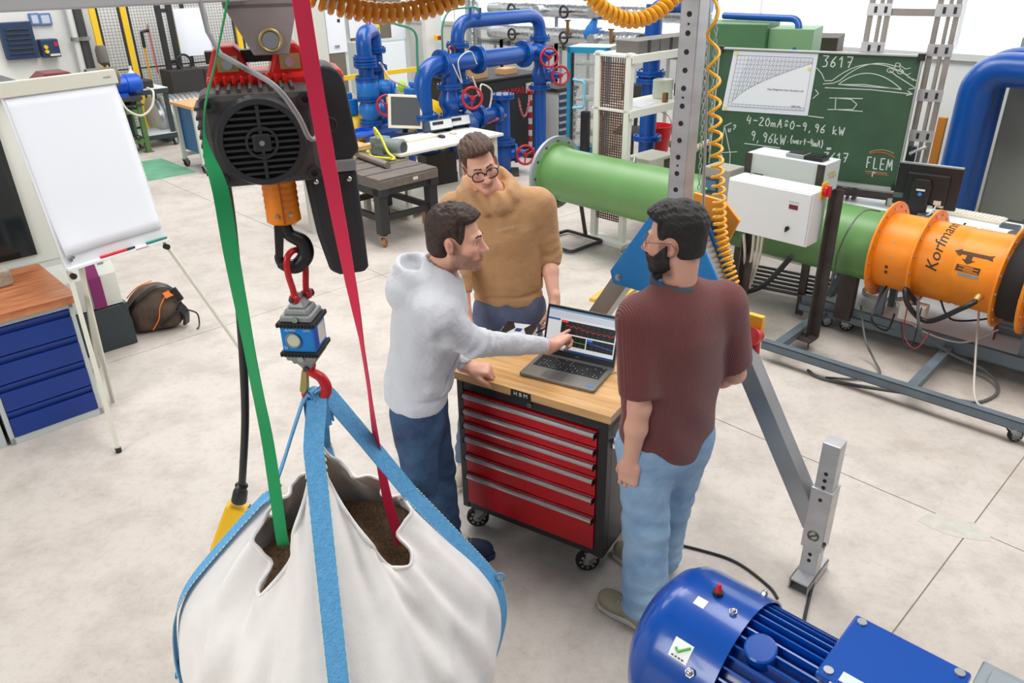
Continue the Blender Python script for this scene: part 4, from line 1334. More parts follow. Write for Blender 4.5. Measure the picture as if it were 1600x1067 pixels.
def person(label, HM, neck0, skinparts, headkw, hairkw, beard, colors, top_fn, top_box, top_mat, top_name, leg_fn, leg_box, leg_mat, shoes, base, yaw, eye, core, beard_geo=None, extra=None, tone=1.0):
    root = thing('person', label, 'person', base, yaw)
    c = np.array(HM.translation, np.float32); n0 = v3(neck0)
    nk = np.array(HM @ Vector((0, .03, -.07)), np.float32)

    def near(P, c_, rad, fn):
        dd = np.linalg.norm(P - v3(c_), axis=1); d = np.maximum(dd - rad, 0) + .03
        i = np.where(dd < rad)[0]
        if len(i): d[i] = fn(P[i])
        return d

    def bodyf(P):
        d = near(P, c, .21, lambda Q: head_skin(loc(Q, HM), **headkw))
        d = smin(d, s_cap(P, nk, n0, .053, .060), .03)
        d = smin(d, s_ell(P, n0 - v3((0, 0, .06)), (.075, .07, .04)), .04)
        for a_, b_, ra, rb in core: d = smin(d, s_cap(P, a_, b_, ra, rb), .02)
        for fn, cc3, rad in skinparts: d = smin(d, near(P, cc3, rad, fn), .012)
        return d
    pts = [v3(x) for cr_ in core for x in cr_[:2]] + [c - .16, c + .16] + [v3(s3[1]) - s3[2] * .8 for s3 in skinparts] + [v3(s3[1]) + s3[2] * .8 for s3 in skinparts]
    V, F = iso(bodyf, np.min(pts, 0) - .07, np.max(pts, 0) + .07, .0042)
    body = mesh_np('body', V, F, M_SKIN, root, skin_colors(V, HM, beard, colors['beard'], tone))
    eyes(root, HM, eye)

    def hr(P):
        q = loc(P, HM); d = hair_sdf(q, **hairkw)
        return d
    V, F = iso(hr, c - .155, c + .165, .0034)
    M_h = mat('hair_' + colors['name'], colors['hair'], .55, var=.4, vscale=120, stretch=(1, .35, .5), bump=.6, bscale=220)
    hair = mesh_np('hair', V, F, M_h, root)
    def bw(P):
        q = loc(P, HM); d = np.maximum(brows(q), head_skin(q, **headkw) - .0022)
        if beard_geo: d = np.minimum(d, beard_geo(q, head_skin(q, **headkw)))
        return d
    V, F = iso(bw, c - .15, c + .15, .003)
    mesh_np('facial_hair', V, F, M_h, root)
    V, F = iso(top_fn, *top_box, .0085)
    mesh_np(top_name, V, F, top_mat, root)
    V, F = iso(leg_fn, *leg_box, .009)
    mesh_np('jeans', V, F, leg_mat, root)
    for sh_ in shoes: shoe(root, *sh_)
    if extra: extra(root)
    return root


def shoe(root, heel, d, m_up, m_sole, L=.29):
    d = Vector((d[0], d[1], 0)).normalized(); n = Vector((-d.y, d.x, 0)); o = Vector((heel[0], heel[1], 0))
    A = np.array(Matrix((d, n, UP)).transposed(), np.float32); O = v3(o)

    def fn(P):
        q = (P - O) @ A
        a = s_cap(q, (.045, 0, .055), (.055, 0, .10), .044, .046)
        b = s_cap(q, (.05, 0, .05), (.235, .0, .045), .040, .036)
        b = smin(b, s_ell(q, (.20, 0, .045), (.075, .048, .036)), .03)
        return smax(smin(a, b, .04), .022 - q[:, 2], .004)
    ext = [o + d * a + n * b for a in (-.03, L + .03) for b in (-.08, .08)]
    lo = [min(e.x for e in ext), min(e.y for e in ext), -.01]; hi = [max(e.x for e in ext), max(e.y for e in ext), .18]
    V, F = iso(fn, lo, hi, .006); s_ = mesh_np('shoe', V, F, m_up, root)
    pts = [(.0, -.03), (.02, -.041), (.10, -.040), (.20, -.051), (.26, -.043), (.288, -.012), (.288, .012), (.26, .043), (.20, .051), (.10, .040), (.02, .041), (0, .03)]
    q = MB(); q.prism(pts, o, d, n, UP, .028); q.build('sole', m_sole, s_, world=True, bevel=.006)
    q = MB()
    for k in range(5): q.tube([o + d * (.13 + k * .018) + n * -.028 + UP * (.092 - k * .006), o + d * (.135 + k * .018) + UP * (.102 - k * .008), o + d * (.13 + k * .018) + n * .028 + UP * (.092 - k * .006)], .004, 6)
    q.build('laces', mat('laces', (190, 186, 176), .7), s_, world=True)


def body_q(P, c, yaw):
    """body frame: x lateral (own left +), y backwards, z up; face towards -y"""
    a = yaw; ca, sa = math.cos(a), math.sin(a)
    q = P - v3(c)
    return np.stack([q[:, 0] * ca + q[:, 1] * sa, -q[:, 0] * sa + q[:, 1] * ca, q[:, 2]], 1)


def ecap(q, a, b, ra, rb, sy=.66):
    """capsule with an elliptic section (flattened in y)"""
    sc = np.array([1, 1 / sy, 1], np.float32)
    a, b = v3(a) * sc, v3(b) * sc
    return s_cap(q * sc, a, b, ra, rb) * (.5 + .5 * sy)


def sleeve(P, sh, el, wr, r0, r1, r2, k=.03, noise=.004, seed=1, cuff=True):
    d = smin(s_cap(P, sh, el, r0, r1), s_cap(P, el, wr, r1, r2), k)
    d = d + noise * wob(P, 45, seed)
    # gathers at the elbow
    e = v3(el); d = d + .005 * np.sin(np.linalg.norm(P - v3(sh), axis=1) * 130) * np.exp(-(np.linalg.norm(P - e, axis=1) / .09) ** 2)
    if cuff:
        a = v3(wr); b = v3(el); t = (a - b) / np.linalg.norm(a - b)
        d = np.minimum(d, s_cap(P, a - t * .045, a + t * .012, r2 * .98, r2 * .98))
        d = smax(d, ((P - a) @ t) - .014, .004)
    return d


def legs_sdf(P, hipL, hipR, knL, knR, anL, anR, waist, rw=.15, rh=.088, rk=.062, ra=.058, top=1.02, yaw=0.0, seed=2, flare=0.0):
    d = None
    for h, k, a in ((hipL, knL, anL), (hipR, knR, anR)):
        e = smin(s_cap(P, h, k, rh, rk), s_cap(P, k, a, rk, ra), .03)
        kk = v3(k); e = e + .0035 * np.sin((P[:, 2] - kk[2]) * 70 + 20 * (P[:, 0])) * np.exp(-((P[:, 2] - kk[2]) / .14) ** 2)
        av = v3(a); e = e + .0045 * np.sin((P[:, 2]) * 85 + 12 * P[:, 1]) * np.exp(-((P[:, 2] - av[2] - .06) / .10) ** 2)
        e = smax(e, av[2] - .03 - P[:, 2], .006)
        d = e if d is None else smin(d, e, .03)
    q = body_q(P, waist, yaw)
    w = ecap(q, (0, 0, -.10), (0, 0, .05), rw + .005, rw - .01, .72)
    d = smin(d, w, .05) + .003 * wob(P, 38, seed)
    return smax(d, P[:, 2] - top, .006)





def core_of(neck, hip, arms, legL, legR):
    """bones of the body: joints joined by tapering limbs (mostly under the clothes)"""
    up_ = lerp(hip, neck, .8)
    c = [(hip, lerp(hip, neck, .45), .09, .09), (lerp(hip, neck, .45), up_, .09, .08), (up_, neck, .07, .055)]
    for sh_, el_, wr_ in arms:
        mid = lerp(el_, wr_, .38)
        c += [(up_, sh_, .06, .05), (sh_, el_, .050, .042), (el_, mid, .042, .041), (mid, wr_, .041, .027)]
    for kn, an in (legL, legR):
        h = Vector((lerp(hip.x, kn.x, .4), lerp(hip.y, kn.y, .15), hip.z - .12))
        c += [(hip, h, .05, .045), (h, kn, .045, .042), (kn, an, .042, .036)]
    return c


# ---- man in the light hoodie, pointing at the screen
M_H1 = mat('hoodie_light_grey', (207, 210, 216), .85, var=.04, vscale=8, bump=.55, bscale=13, bdist=.03, sheen=.15)
M_J1 = mat('denim_dark_blue', (60, 92, 128), .8, var=.30, vscale=9, bump=.5, bscale=18, bdist=.02, rgb2=(34, 56, 86))
yaw1 = R(8) + PI / 2                       # faces world +x and a little away from the camera
hip1 = V_(-.405, 2.80, .93); neck1 = V_(-.275, 2.815, 1.475)
HM1 = head_M(V_(-.205, 2.80, 1.605), R(-7), R(4), R(0))
lidM = laptop.matrix_world
n_w = (lidM.to_3x3() @ hn).normalized(); o_w = lidM @ HO
dvec = (atY(891, 515, 1.0) - cam.location); tt = (o_w + n_w * .004 - cam.location).dot(n_w) / dvec.dot(n_w)
tip1 = cam.location + dvec * tt
fd1 = V_(.66, .70, .16).normalized()
CURL1 = [(2, 4, 4), (58, 62, 40), (64, 66, 42), (66, 66, 42)]
_, tp0 = hand_prims(V_(0, 0, 0), fd1, V_(-.35, .1, 1), 1, CURL1)
wr1 = tip1 - Vector([float(x) for x in tp0[0]]) - fd1 * .006
shR1 = V_(-.285, 2.625, 1.36); elR1 = atY(742, 536, 2.70)
cuffR1 = elR1 + (wr1 - elR1) * .86
shL1 = V_(-.31, 2.985, 1.375); wrL1 = at(733, 574, ZW + .045); elL1 = V_(-.36, 3.06, 1.10)
hand1r, tips1 = hand_prims(wr1, fd1, V_(-.35, .1, 1), 1, CURL1, thumb=(30, 18, 10), s=1.0)
hand1l, _ = hand_prims(wrL1, V_(.94, -.10, -.10), V_(.0, -.25, 1), -1, [(40, 45, 30), (48, 52, 34), (52, 54, 36), (54, 55, 36)], thumb=(26, 16, 12))
fore1r = lambda P: smin(hand1r(P), s_cap(P, elR1, wr1, .034, .027), .02)
fore1l = lambda P: smin(hand1l(P), s_cap(P, elL1, wrL1, .034, .027), .02)


def top1(P):
    q = body_q(P, hip1, yaw1 - PI / 2 + PI / 2)
    lean = (neck1 - hip1); t = v3((0, 0, 0))
    L = Vector((lean.x * math.cos(yaw1) + lean.y * math.sin(yaw1), -lean.x * math.sin(yaw1) + lean.y * math.cos(yaw1), lean.z))
    d = ecap(q, (0, .005, -.0), (L.x * .72, L.y * .72 + .005, L.z * .74), .178, .188, .74)
    d = smin(d, ecap(q, (L.x * .6, L.y * .6, L.z * .62), (L.x * .9, L.y * .9, L.z * .93), .17, .10, .78), .06)
    d = smin(d, s_cap(P, lerp(shL1, neck1, .12), lerp(shR1, neck1, .12), .080), .06)
    d = smin(d, sleeve(P, shR1, elR1, cuffR1, .080, .056, .040, seed=3), .035)
    d = smin(d, sleeve(P, shL1, elL1, lerp(elL1, wrL1, .86), .082, .062, .043, seed=4), .035)
    d = d + .0050 * wob(P, 24, 8) + .004 * np.sin(P[:, 2] * 55 + P[:, 0] * 25) * np.exp(-((P[:, 2] - 1.02) / .10) ** 2)
    # kangaroo pocket edge, waistband
    d = smax(d, .915 - .10 * (P[:, 0] + .4) - P[:, 2], .006)
    band = np.abs(P[:, 2] - (.955 - .10 * (P[:, 0] + .4)))
    d = d + .008 * np.exp(-((P[:, 2] - (.985 - .10 * (P[:, 0] + .4))) / .010) ** 2)
    # hood: a roll round the neck hanging down the back
    nk = np.array(neck1, np.float32); fx = np.array([.96, -.05, 0], np.float32)
    hq = P - (nk + v3((-.045, .0, .005)))
    ring = np.sqrt((np.sqrt((hq[:, 0] * .95) ** 2 + (hq[:, 1] * .86) ** 2) - .090) ** 2 + ((hq[:, 2] + .34 * hq[:, 0] + .02) * .80) ** 2) - .033
    d = smin(d, ring, .010)
    d = smin(d, s_ell(P, nk + v3((-.14, .0, -.055)), (.075, .135, .10), rot_np(Matrix.Rotation(R(25), 4, 'Y'))), .03)
    d = smax(d, -s_ell(P, nk + v3((-.105, 0, .035)), (.045, .085, .05)), .02)
    d = smax(d, -s_cap(P, nk + v3((.0, 0, -.03)), nk + v3((.05, 0, .12)), .070, .075), .015)
    return d


def leg1(P):
    return legs_sdf(P, V_(-.385, 2.88, .87), V_(-.405, 2.71, .87), V_(-.345, 2.92, .49), V_(-.40, 2.66, .49), V_(-.325, 2.88, .10), V_(-.42, 2.62, .10), hip1, .158, .098, .068, .066, 1.0, yaw1)


def extra1(root):
    # kangaroo pocket: a second layer lying on the hoodie front
    def pk1(P):
        q = body_q(P, hip1, yaw1)
        reg = np.maximum(np.maximum(np.abs(q[:, 0]) - .15 + .45 * np.clip(q[:, 2] - .06, 0, 1), np.abs(q[:, 2] - .11) - .085), q[:, 1] + .02)
        return smax(np.abs(top1(P) - .003) - .004, reg, .003)
    V, F = iso(pk1, (-.42, 2.58, .98), (-.12, 3.02, 1.18), .006); mesh_np('pocket', V, F, M_H1, root)


M_SH1 = mat('shoe_navy', (32, 44, 74), .7, var=.1, vscale=20); M_SO1 = mat('sole_navy', (24, 40, 84), .6)
person('man in light grey hoodie and dark jeans pointing at the laptop screen', HM1, neck1,
       [(hand1r, wr1 + fd1 * .08, .2), (hand1l, wrL1 + V_(.08, 0, 0), .2)],
       dict(jaw=1.02), dict(vol=.010, top=.013, quiff=.008, front=.082, side=-.026, nape=-.066, burn=.026, seed=3, messy=.0045), 'stubble',
       dict(name='brown', hair=(58, 39, 29), beard=(84, 62, 50)), top1, ((-.68, 2.42, .84), (.16, 3.24, 1.62)), M_H1, 'hoodie',
       leg1, ((-.62, 2.48, .0), (-.08, 3.06, 1.04)), M_J1, [((-.382, 2.89), (.97, -.20), M_SH1, M_SO1), ((-.45, 2.62), (.95, -.16), M_SH1, M_SO1)], (-.36, 2.78, 0), yaw1, ('grey', (84, 104, 112)), extra=extra1, core=core_of(neck1, hip1, ((shL1, elL1, wrL1), (shR1, elR1, wr1)), (V_(-.345, 2.92, .49), V_(-.325, 2.88, .11)), (V_(-.40, 2.66, .49), V_(-.42, 2.62, .11))))

# ---- man in the tan hoodie with black glasses
M_H2 = mat('hoodie_tan', (188, 146, 103), .88, var=.06, vscale=8, bump=.5, bscale=12, bdist=.03, sheen=.1)
M_J2 = mat('denim_grey_blue', (92, 104, 132), .8, var=.2, vscale=14, bump=.3, bscale=240)
yaw2 = R(4)
hip2 = V_(-.015, 3.74, .97); neck2 = V_(-.085, 3.69, 1.545)
HM2 = head_M(V_(-.135, 3.585, 1.705), R(-74), R(14), R(-15))
shL2 = V_(.150, 3.73, 1.455); elL2 = V_(.195, 3.79, 1.19); wrL2 = V_(.222, 3.62, .985)
shR2 = V_(-.275, 3.70, 1.45); elR2 = V_(-.262, 3.62, 1.19); wrR2 = V_(-.225, 3.50, .965)
hand2l, _ = hand_prims(wrL2, V_(-.10, -.25, -.95), V_(1, -.25, .0), -1, [(18, 22, 14), (22, 26, 16), (26, 28, 18), (30, 30, 18)], thumb=(22, 10, 8))
hand2r, _ = hand_prims(wrR2, V_(.05, -.15, -1), V_(-.9, -.3, 0), 1, [(18, 22, 14), (22, 26, 16), (26, 28, 18), (30, 30, 18)], thumb=(26, 10, 8))
c2L = lerp(elL2, wrL2, .22); c2R = lerp(elR2, wrR2, .50)
fore2l = lambda P: smin(hand2l(P), smin(s_cap(P, elL2, lerp(elL2, wrL2, .5), .042, .037), s_cap(P, lerp(elL2, wrL2, .5), wrL2, .037, .027), .02), .02)
fore2r = lambda P: smin(hand2r(P), smin(s_cap(P, elR2, lerp(elR2, wrR2, .5), .042, .037), s_cap(P, lerp(elR2, wrR2, .5), wrR2, .037, .027), .02), .02)


def top2(P):
    q = body_q(P, hip2, yaw2)
    d = ecap(q, (0, .0, .0), (-.03, -.02, .42), .180, .195, .66)
    d = smin(d, ecap(q, (-.03, -.02, .40), (-.06, -.04, .50), .17, .07, .74), .06)
    d = smin(d, s_cap(P, lerp(shL2, neck2, .10), lerp(shR2, neck2, .10), .080), .06)
    d = smin(d, sleeve(P, shL2, elL2, c2L, .084, .066, .052, seed=13), .035)
    d = smin(d, sleeve(P, shR2, elR2, c2R, .084, .066, .050, seed=14), .035)
    d = d + .005 * wob(P, 22, 18) + .005 * np.sin(P[:, 0] * 40 + P[:, 2] * 22) * np.clip((1.35 - P[:, 2]) / .4, 0, 1)
    d = smax(d, .945 - P[:, 2], .006)
    d = d + .008 * np.exp(-((P[:, 2] - 1.005) / .010) ** 2)
    nk = np.array(neck2, np.float32)
    hq = P - (nk + v3((-.012, .005, .004)))
    ring = np.sqrt((np.sqrt((hq[:, 0] * .80) ** 2 + (hq[:, 1] * .92) ** 2) - .094) ** 2 + ((hq[:, 2] - .40 * hq[:, 1] + .10 * np.abs(hq[:, 0]) - .004) * .62) ** 2) - .033
    ring = ring + .004 * np.sin(hq[:, 0] * 90 + hq[:, 2] * 60)
    d = smin(d, ring, .008)
    d = smin(d, s_ell(P, nk + v3((.0, .115, -.05)), (.12, .05, .08)), .03)
    d = smax(d, -s_cap(P, nk + v3((.0, .01, -.01)), nk + v3((-.015, -.05, .12)), .064, .074), .012)
    return d


def leg2(P):
    return legs_sdf(P, V_(.085, 3.75, .90), V_(-.10, 3.72, .90), V_(.07, 3.80, .50), V_(-.20, 3.60, .50), V_(.06, 3.86, .10), V_(-.255, 3.55, .10), hip2, .162, .10, .075, .075, 1.02, yaw2)


M_SH2 = mat('shoe_beige', (186, 176, 160), .75, var=.1, vscale=20); M_SO2 = mat('sole_cream', (206, 200, 186), .7)
M_TANL = mat('print_grey', (196, 172, 142), .8)


def extra2(root):
    glasses(root, HM2, mat('frame_black', (22, 24, 28), .3), .0285, .0235, .0030, 2.3)
    o = atY(789, 344, 3.7)
    Mt = root.matrix_world.inverted() @ plane_M(V_(o.x, 3.5575, o.z), V_(1, .06, .22), V_(-.2, .14, 1))
    text_obj('chest_lettering', 'INFINITE', .022, M_TANL, root, Mt, .0006)


m2 = person('man in tan hoodie and black round glasses standing behind the trolley', HM2, neck2,
       [(hand2l, wrL2 + V_(0, -.02, -.08), .2), (hand2r, wrR2 + V_(.04, -.06, -.02), .2)],
       dict(jaw=1.0, smile=1.0), dict(vol=.008, top=.016, quiff=.016, front=.080, side=-.024, nape=-.06, burn=.026, seed=7, messy=.0045, fade=.5), 'moustache',
       dict(name='chestnut', hair=(80, 53, 38), beard=(110, 82, 66)), top2, ((-.42, 3.36, .88), (.38, 4.02, 1.72)), M_H2, 'hoodie',
       leg2, ((-.46, 3.38, .0), (.26, 4.0, 1.05)), M_J2, [((.055, 3.92), (.1, -1), M_SH2, M_SO2), ((-.25, 3.62), (-.22, -1), M_SH2, M_SO2)], (-.05, 3.70, 0), yaw2, ('brown', (88, 62, 44)), core_of(neck2, hip2, ((shL2, elL2, wrL2), (shR2, elR2, wrR2)), (V_(.07, 3.80, .50), V_(.06, 3.86, .11)), (V_(-.20, 3.60, .50), V_(-.255, 3.55, .11))), extra=extra2)

# ---- man in the ribbed maroon shirt, seen from behind
M_T3 = wave_bump(mat('ribbed_maroon_knit', (112, 58, 57), .9, sheen=.2), 44, .55, 'X', .005)
M_J3 = mat('denim_light_blue', (158, 190, 218), .82, var=.16, vscale=7, bump=.5, bscale=18, bdist=.02, rgb2=(122, 158, 196))
yaw3 = R(180 + 20)
hip3 = V_(.60, 2.545, .93); neck3 = V_(.60, 2.545, 1.50)
HM3 = head_M(V_(.575, 2.545, 1.672), R(147), R(6), R(0))
shL3 = V_(.445, 2.465, 1.405); elL3 = V_(.462, 2.41, 1.085); wrL3 = V_(.445, 2.43, .825)
shR3 = V_(.795, 2.595, 1.405); elR3 = V_(.87, 2.64, 1.09); wrR3 = V_(.80, 2.80, .95)
hand3l, _ = hand_prims(wrL3, V_(-.06, .03, -1), V_(-.62, -.78, .0), -1, [(14, 52, 38), (18, 56, 40), (24, 60, 40), (30, 62, 40)], thumb=(30, 6, 10), spread=8, s=1.04)
hand3r, _ = hand_prims(wrR3, V_(-.6, .7, -.1), V_(.6, .6, .4), 1, [(30, 40, 30)] * 4)
fore3l = lambda P: smin(hand3l(P), smin(smin(s_cap(P, shL3, elL3, .054, .044), s_cap(P, elL3, lerp(elL3, wrL3, .35), .044, .045), .02), s_cap(P, lerp(elL3, wrL3, .35), wrL3, .045, .028), .03), .02)
fore3r = lambda P: smin(s_cap(P, shR3, elR3, .054, .044), s_cap(P, elR3, wrR3, .044, .03), .02)


def top3(P):
    q = body_q(P, hip3, yaw3)
    d = ecap(q, (0, .0, -.04), (0, .0, .20), .192, .190, .72)
    d = smin(d, ecap(q, (0, .0, .18), (0, .01, .40), .188, .185, .68), .05)
    d = smin(d, ecap(q, (0, .01, .38), (0, .0, .52), .17, .095, .76), .06)
    d = smin(d, s_cap(P, lerp(shL3, neck3, .12), lerp(shR3, neck3, .12), .072), .07)
    for sh_, el_ in ((shL3, elL3), (shR3, elR3)):
        t = (el_ - sh_).normalized(); e = s_cap(P, sh_, el_ - t * .02, .078, .074)
        e = smax(e, (P - v3(el_ - t * .045)) @ v3(t), .004)
        d = smin(d, e, .04)
    d = d + .005 * wob(P, 16, 28) + .005 * np.sin(P[:, 2] * 24 + P[:, 0] * 34) * np.clip((1.25 - P[:, 2]) / .3, 0, 1)
    d = smax(d, .772 + .006 * np.sin(P[:, 0] * 9) - P[:, 2], .006)
    nk = np.array(neck3, np.float32)
    return smax(d, -s_cap(P, nk + v3((-.01, .0, -.015)), nk + v3((-.02, .03, .2)), .066, .075), .01)


def leg3(P):
    return legs_sdf(P, V_(.51, 2.52, .85), V_(.69, 2.58, .85), V_(.535, 2.49, .47), V_(.66, 2.64, .47), V_(.545, 2.44, .09), V_(.655, 2.72, .09), hip3, .165, .112, .092, .098, .98, yaw3)


M_SH3 = mat('shoe_olive', (150, 146, 124), .75, var=.1, vscale=20); M_SO3 = mat('sole_white', (204, 202, 192), .7)


def beard3(q, sk):
    x, y, z = np.abs(q[:, 0]), q[:, 1], q[:, 2]
    reg = np.maximum(z + .045 + np.where(x > .03, -.05 * np.clip((x - .03) / .02, 0, 1), 0) * np.clip((y + .06) / .06, 0, 1), y - .004)
    reg = np.maximum(reg, -(z + .125))
    return smax(sk - .006 - .0015 * wob(q, 300, 2), reg, .008)


def extra3(root):
    glasses(root, HM3, mat('frame_thin_metal', (120, 92, 74), .3, .8), .024, .022, .0011, 2.1)
    c = np.array(neck3, np.float32)
    def col(P):
        q = P - (c + v3((-.012, .006, -.012)))
        return np.sqrt((np.sqrt(q[:, 0] ** 2 + q[:, 1] ** 2) - .080) ** 2 * 1.6 + (q[:, 2] - .022 - .10 * q[:, 1] + .10 * q[:, 0]) ** 2 * .6) - .0165
    V, F = iso(col, c - .14, c + .14, .005); mesh_np('collar_band', V, F, mat('collar_slate', (72, 78, 92), .85), root)
    q = MB(); o = V_(.52, 2.36, .72)


person('man with dark hair and beard in ribbed maroon shirt seen from behind', HM3, neck3,
       [(hand3l, wrL3 - V_(0, 0, .08), .2), (hand3r, wrR3 + V_(-.05, .05, 0), .2)],
       dict(jaw=1.04), dict(vol=.006, top=.020, quiff=.012, front=.080, side=-.026, nape=-.052, burn=.03, seed=21, messy=.004, fade=.75), 'full',
       dict(name='dark', hair=(30, 25, 24), beard=(48, 38, 34)), top3, ((.28, 2.25, .72), (1.0, 2.86, 1.60)), M_T3, 'ribbed_shirt',
       leg3, ((.36, 2.28, .0), (.88, 2.90, 1.0)), M_J3, [((.575, 2.36), (-.60, .52), M_SH3, M_SO3), ((.675, 2.66), (-.62, .60), M_SH3, M_SO3)], (.60, 2.55, 0), yaw3, ('dark', (60, 44, 34)), core_of(neck3, hip3, ((shL3, elL3, wrL3), (shR3, elR3, wrR3)), (V_(.535, 2.49, .47), V_(.545, 2.44, .10)), (V_(.66, 2.64, .47), V_(.655, 2.72, .10))), beard_geo=beard3, extra=extra3, tone=1.02)
# ------------------------------------------------------------------ helpers for the mid distance
def onplane(x, y, P0, N):
    d = atY(x, y, 1.0) - cam.location
    t = (Vector(P0) - cam.location).dot(N) / d.dot(N)
    return cam.location + d * t


def one1(x, y, a): return onplane(x, y, E1 * a, E1)
def one2(x, y, b): return onplane(x, y, E2 * b, E2)


def obox(o, ex, ey, sx, sy, z0, z1):
    """upright box: corner o (xy), horizontal unit axes ex, ey"""
    q = MB(); q.prism([(0, 0), (sx, 0), (sx, sy), (0, sy)], Vector((o.x, o.y, z0)), ex, ey, UP, z1 - z0)
    return q


# ------------------------------------------------------------------ foreground motor
M_MBLUE = mat('motor_blue_gloss', (0, 70, 158), .24, coat=.35, var=.04, vscale=3)
ma = R(-44); mx = V_(math.cos(ma), math.sin(ma), 0); my = V_(-mx.y, mx.x, 0)
MC = V_(.515, 1.80, .585); MR = .252
motor = thing('electric_motor', 'large glossy blue electric motor with ribbed body in the foreground', 'motor', (MC.x, MC.y, 0), ma)
# local: x along the shaft, z up
zc = MC.z
q = MB(); q.lathe([(.02, -.085), (.10, -.082), (.17, -.068), (.22, -.035), (.245, .0), (MR, .04), (MR, .235), (MR - .006, .235), (MR - .006, .06)], (0, 0, zc), (1, 0, 0), 64)
cov = q.build('fan_cover', M_MBLUE, motor, smooth=50)
q = MB(); q.lathe([(.205, .20), (.205, .95), (.18, .97), (.18, 1.0)], (0, 0, zc), (1, 0, 0), 48); q.build('stator', M_MBLUE, motor, smooth=40)
for k in range(44):
    a = 2 * PI * k / 44
    if abs(((a - R(28) + PI) % (2 * PI)) - PI) < .32: pass
    d = Vector((0, math.cos(a), math.sin(a)))
    q = MB(); q.bar(Vector((.215, 0, zc)) + d * .2195, Vector((.93, 0, zc)) + d * .2195, .006, .04, up=d); q.build('cooling_fin', M_MBLUE, motor)
db = Vector((0, math.cos(R(108)), math.sin(R(108))))
q = MB(); q.lathe([(.045, .195), (.045, .248), (.04, .252)], Vector((.30, 0, zc)), db, 28); q.build('boss_cap', M_MBLUE, motor, smooth=20)
# screws, red plug, stickers on the cover
def on_cover(x, ang, off=0.0):
    d = Vector((0, math.cos(R(ang)), math.sin(R(ang)))); return Vector((x, 0, zc)) + d * (MR + off), d
for x, an, r_, m in ((.185, 96, .012, M_ZINC), (.20, 55, .010, M_ZINC), (.165, 145, .014, M_ZINC)):
    p, d = on_cover(x, an); q = MB(); q.cyl(p - d * .004, p + d * .010, r_, n=6); q.ball(p + d * .010, r_ * .8, 10); q.build('cover_screw', m, cov, smooth=40)
p, d = on_cover(.115, 88); q = MB(); q.cyl(p, p + d * .012, .016, n=16); rp = q.build('plug_seat', M_BLKP, cov, smooth=40)
q = MB(); q.cyl(p + d * .010, p + d * .034, .011, .007, n=12); q.ball(p + d * .034, .0075, 8); q.build('red_plug', mat('plug_red', (214, 30, 34), .35), rp, smooth=50)


def sticker(x0, x1, a0, a1, m, name, par, n=5):
    vs = []; fs = []
    for i in range(n + 1):
        d = Vector((0, math.cos(R(lerp(a0, a1, i / n))), math.sin(R(lerp(a0, a1, i / n)))))
        for x in (x0, x1): vs.append(Vector((x, 0, zc)) + d * (MR + .0012))
    for i in range(n): fs.append((2 * i, 2 * i + 1, 2 * i + 3, 2 * i + 2))
    q = MB(); q.add(vs, fs); return q.build(name, m, par)


M_STW = mat('sticker_white', (228, 230, 228), .4)
sticker(.075, .110, 98, 105, M_STW, 'type_sticker', cov)
st = sticker(.085, .145, 130, 143, M_STW, 'eco_sticker', cov)
def cpt(x, an): d = Vector((0, math.cos(R(an)), math.sin(R(an)))); return Vector((x, 0, zc)) + d * (MR + .0025)
q = MB(); q.tube([cpt(.098, 136), cpt(.108, 138), cpt(.138, 132)], .004, 6); q.build('green_tick', mat('tick_green', (60, 170, 60), .4), st)
q = MB()
for k in range(4): q.tube([cpt(.094 + k * .011, 141.3), cpt(.100 + k * .011, 141.3)], .0022, 5)
q.build('sticker_text', mat('sticker_dark', (50, 56, 54), .5), st)
# terminal box
q = MB(); q.b2(.47, .75, -.10, .15, zc + .16, zc + .275); tb = q.build('terminal_box', M_MBLUE, motor, bevel=.012)
q = MB(); q.b2(.46, .76, -.11, .16, zc + .275, zc + .30); lidb = q.build('box_lid', M_MBLUE, motor, bevel=.008)
for x in (.485, .735):
    for y in (-.085, .135):
        q = MB(); q.cyl((x, y, zc + .298), (x, y, zc + .306), .013, n=14); q.build('lid_screw', M_ZINC, lidb, smooth=40)
q = MB(); q.b2(.50, .60, -.1125, -.11, zc + .278, zc + .297); q.build('nameplate', mat('nameplate_silver', (196, 206, 220), .4, .3), lidb)
q = MB(); q.b2(.515, .605, -.095, -.06, zc + .30, zc + .3012); q.b2(.615, .70, -.095, -.06, zc + .30, zc + .3012); q.build('rating_plate', mat('nameplate_silver', (196, 206, 220), .4, .3), lidb)
q = MB(); q.cyl((.50, -.10, zc + .25), (.50, -.125, zc + .25), .032, n=20); q.build('cable_entry', M_LGREY, tb, smooth=40)
q = MB(); q.b2(.775, .89, -.02, .10, zc + .385, zc + .41); q.b2(.775, .79, -.02, .10, zc + .18, zc + .41); q.b2(.875, .89, -.02, .10, zc + .18, zc + .41); q.b2(.80, .865, .01, .07, zc + .41, zc + .428)
q.b2(.775, .89, -.02, .10, zc + .18, zc + .20)
q.build('lifting_bracket', mat('galvanised_grey', (140, 150, 156), .45, .4, var=.1), motor, bevel=.004)
q = MB()
for x in (.28, .80):
    for y in (-.16, .16): q.b2(x - .05, x + .05, y - .05, y + .05, 0, zc - .12)
q.b2(.2, .9, -.21, -.11, .28, .35); q.b2(.2, .9, .11, .21, .28, .35)
q.build('mounting_feet', M_MBLUE, motor, bevel=.004)
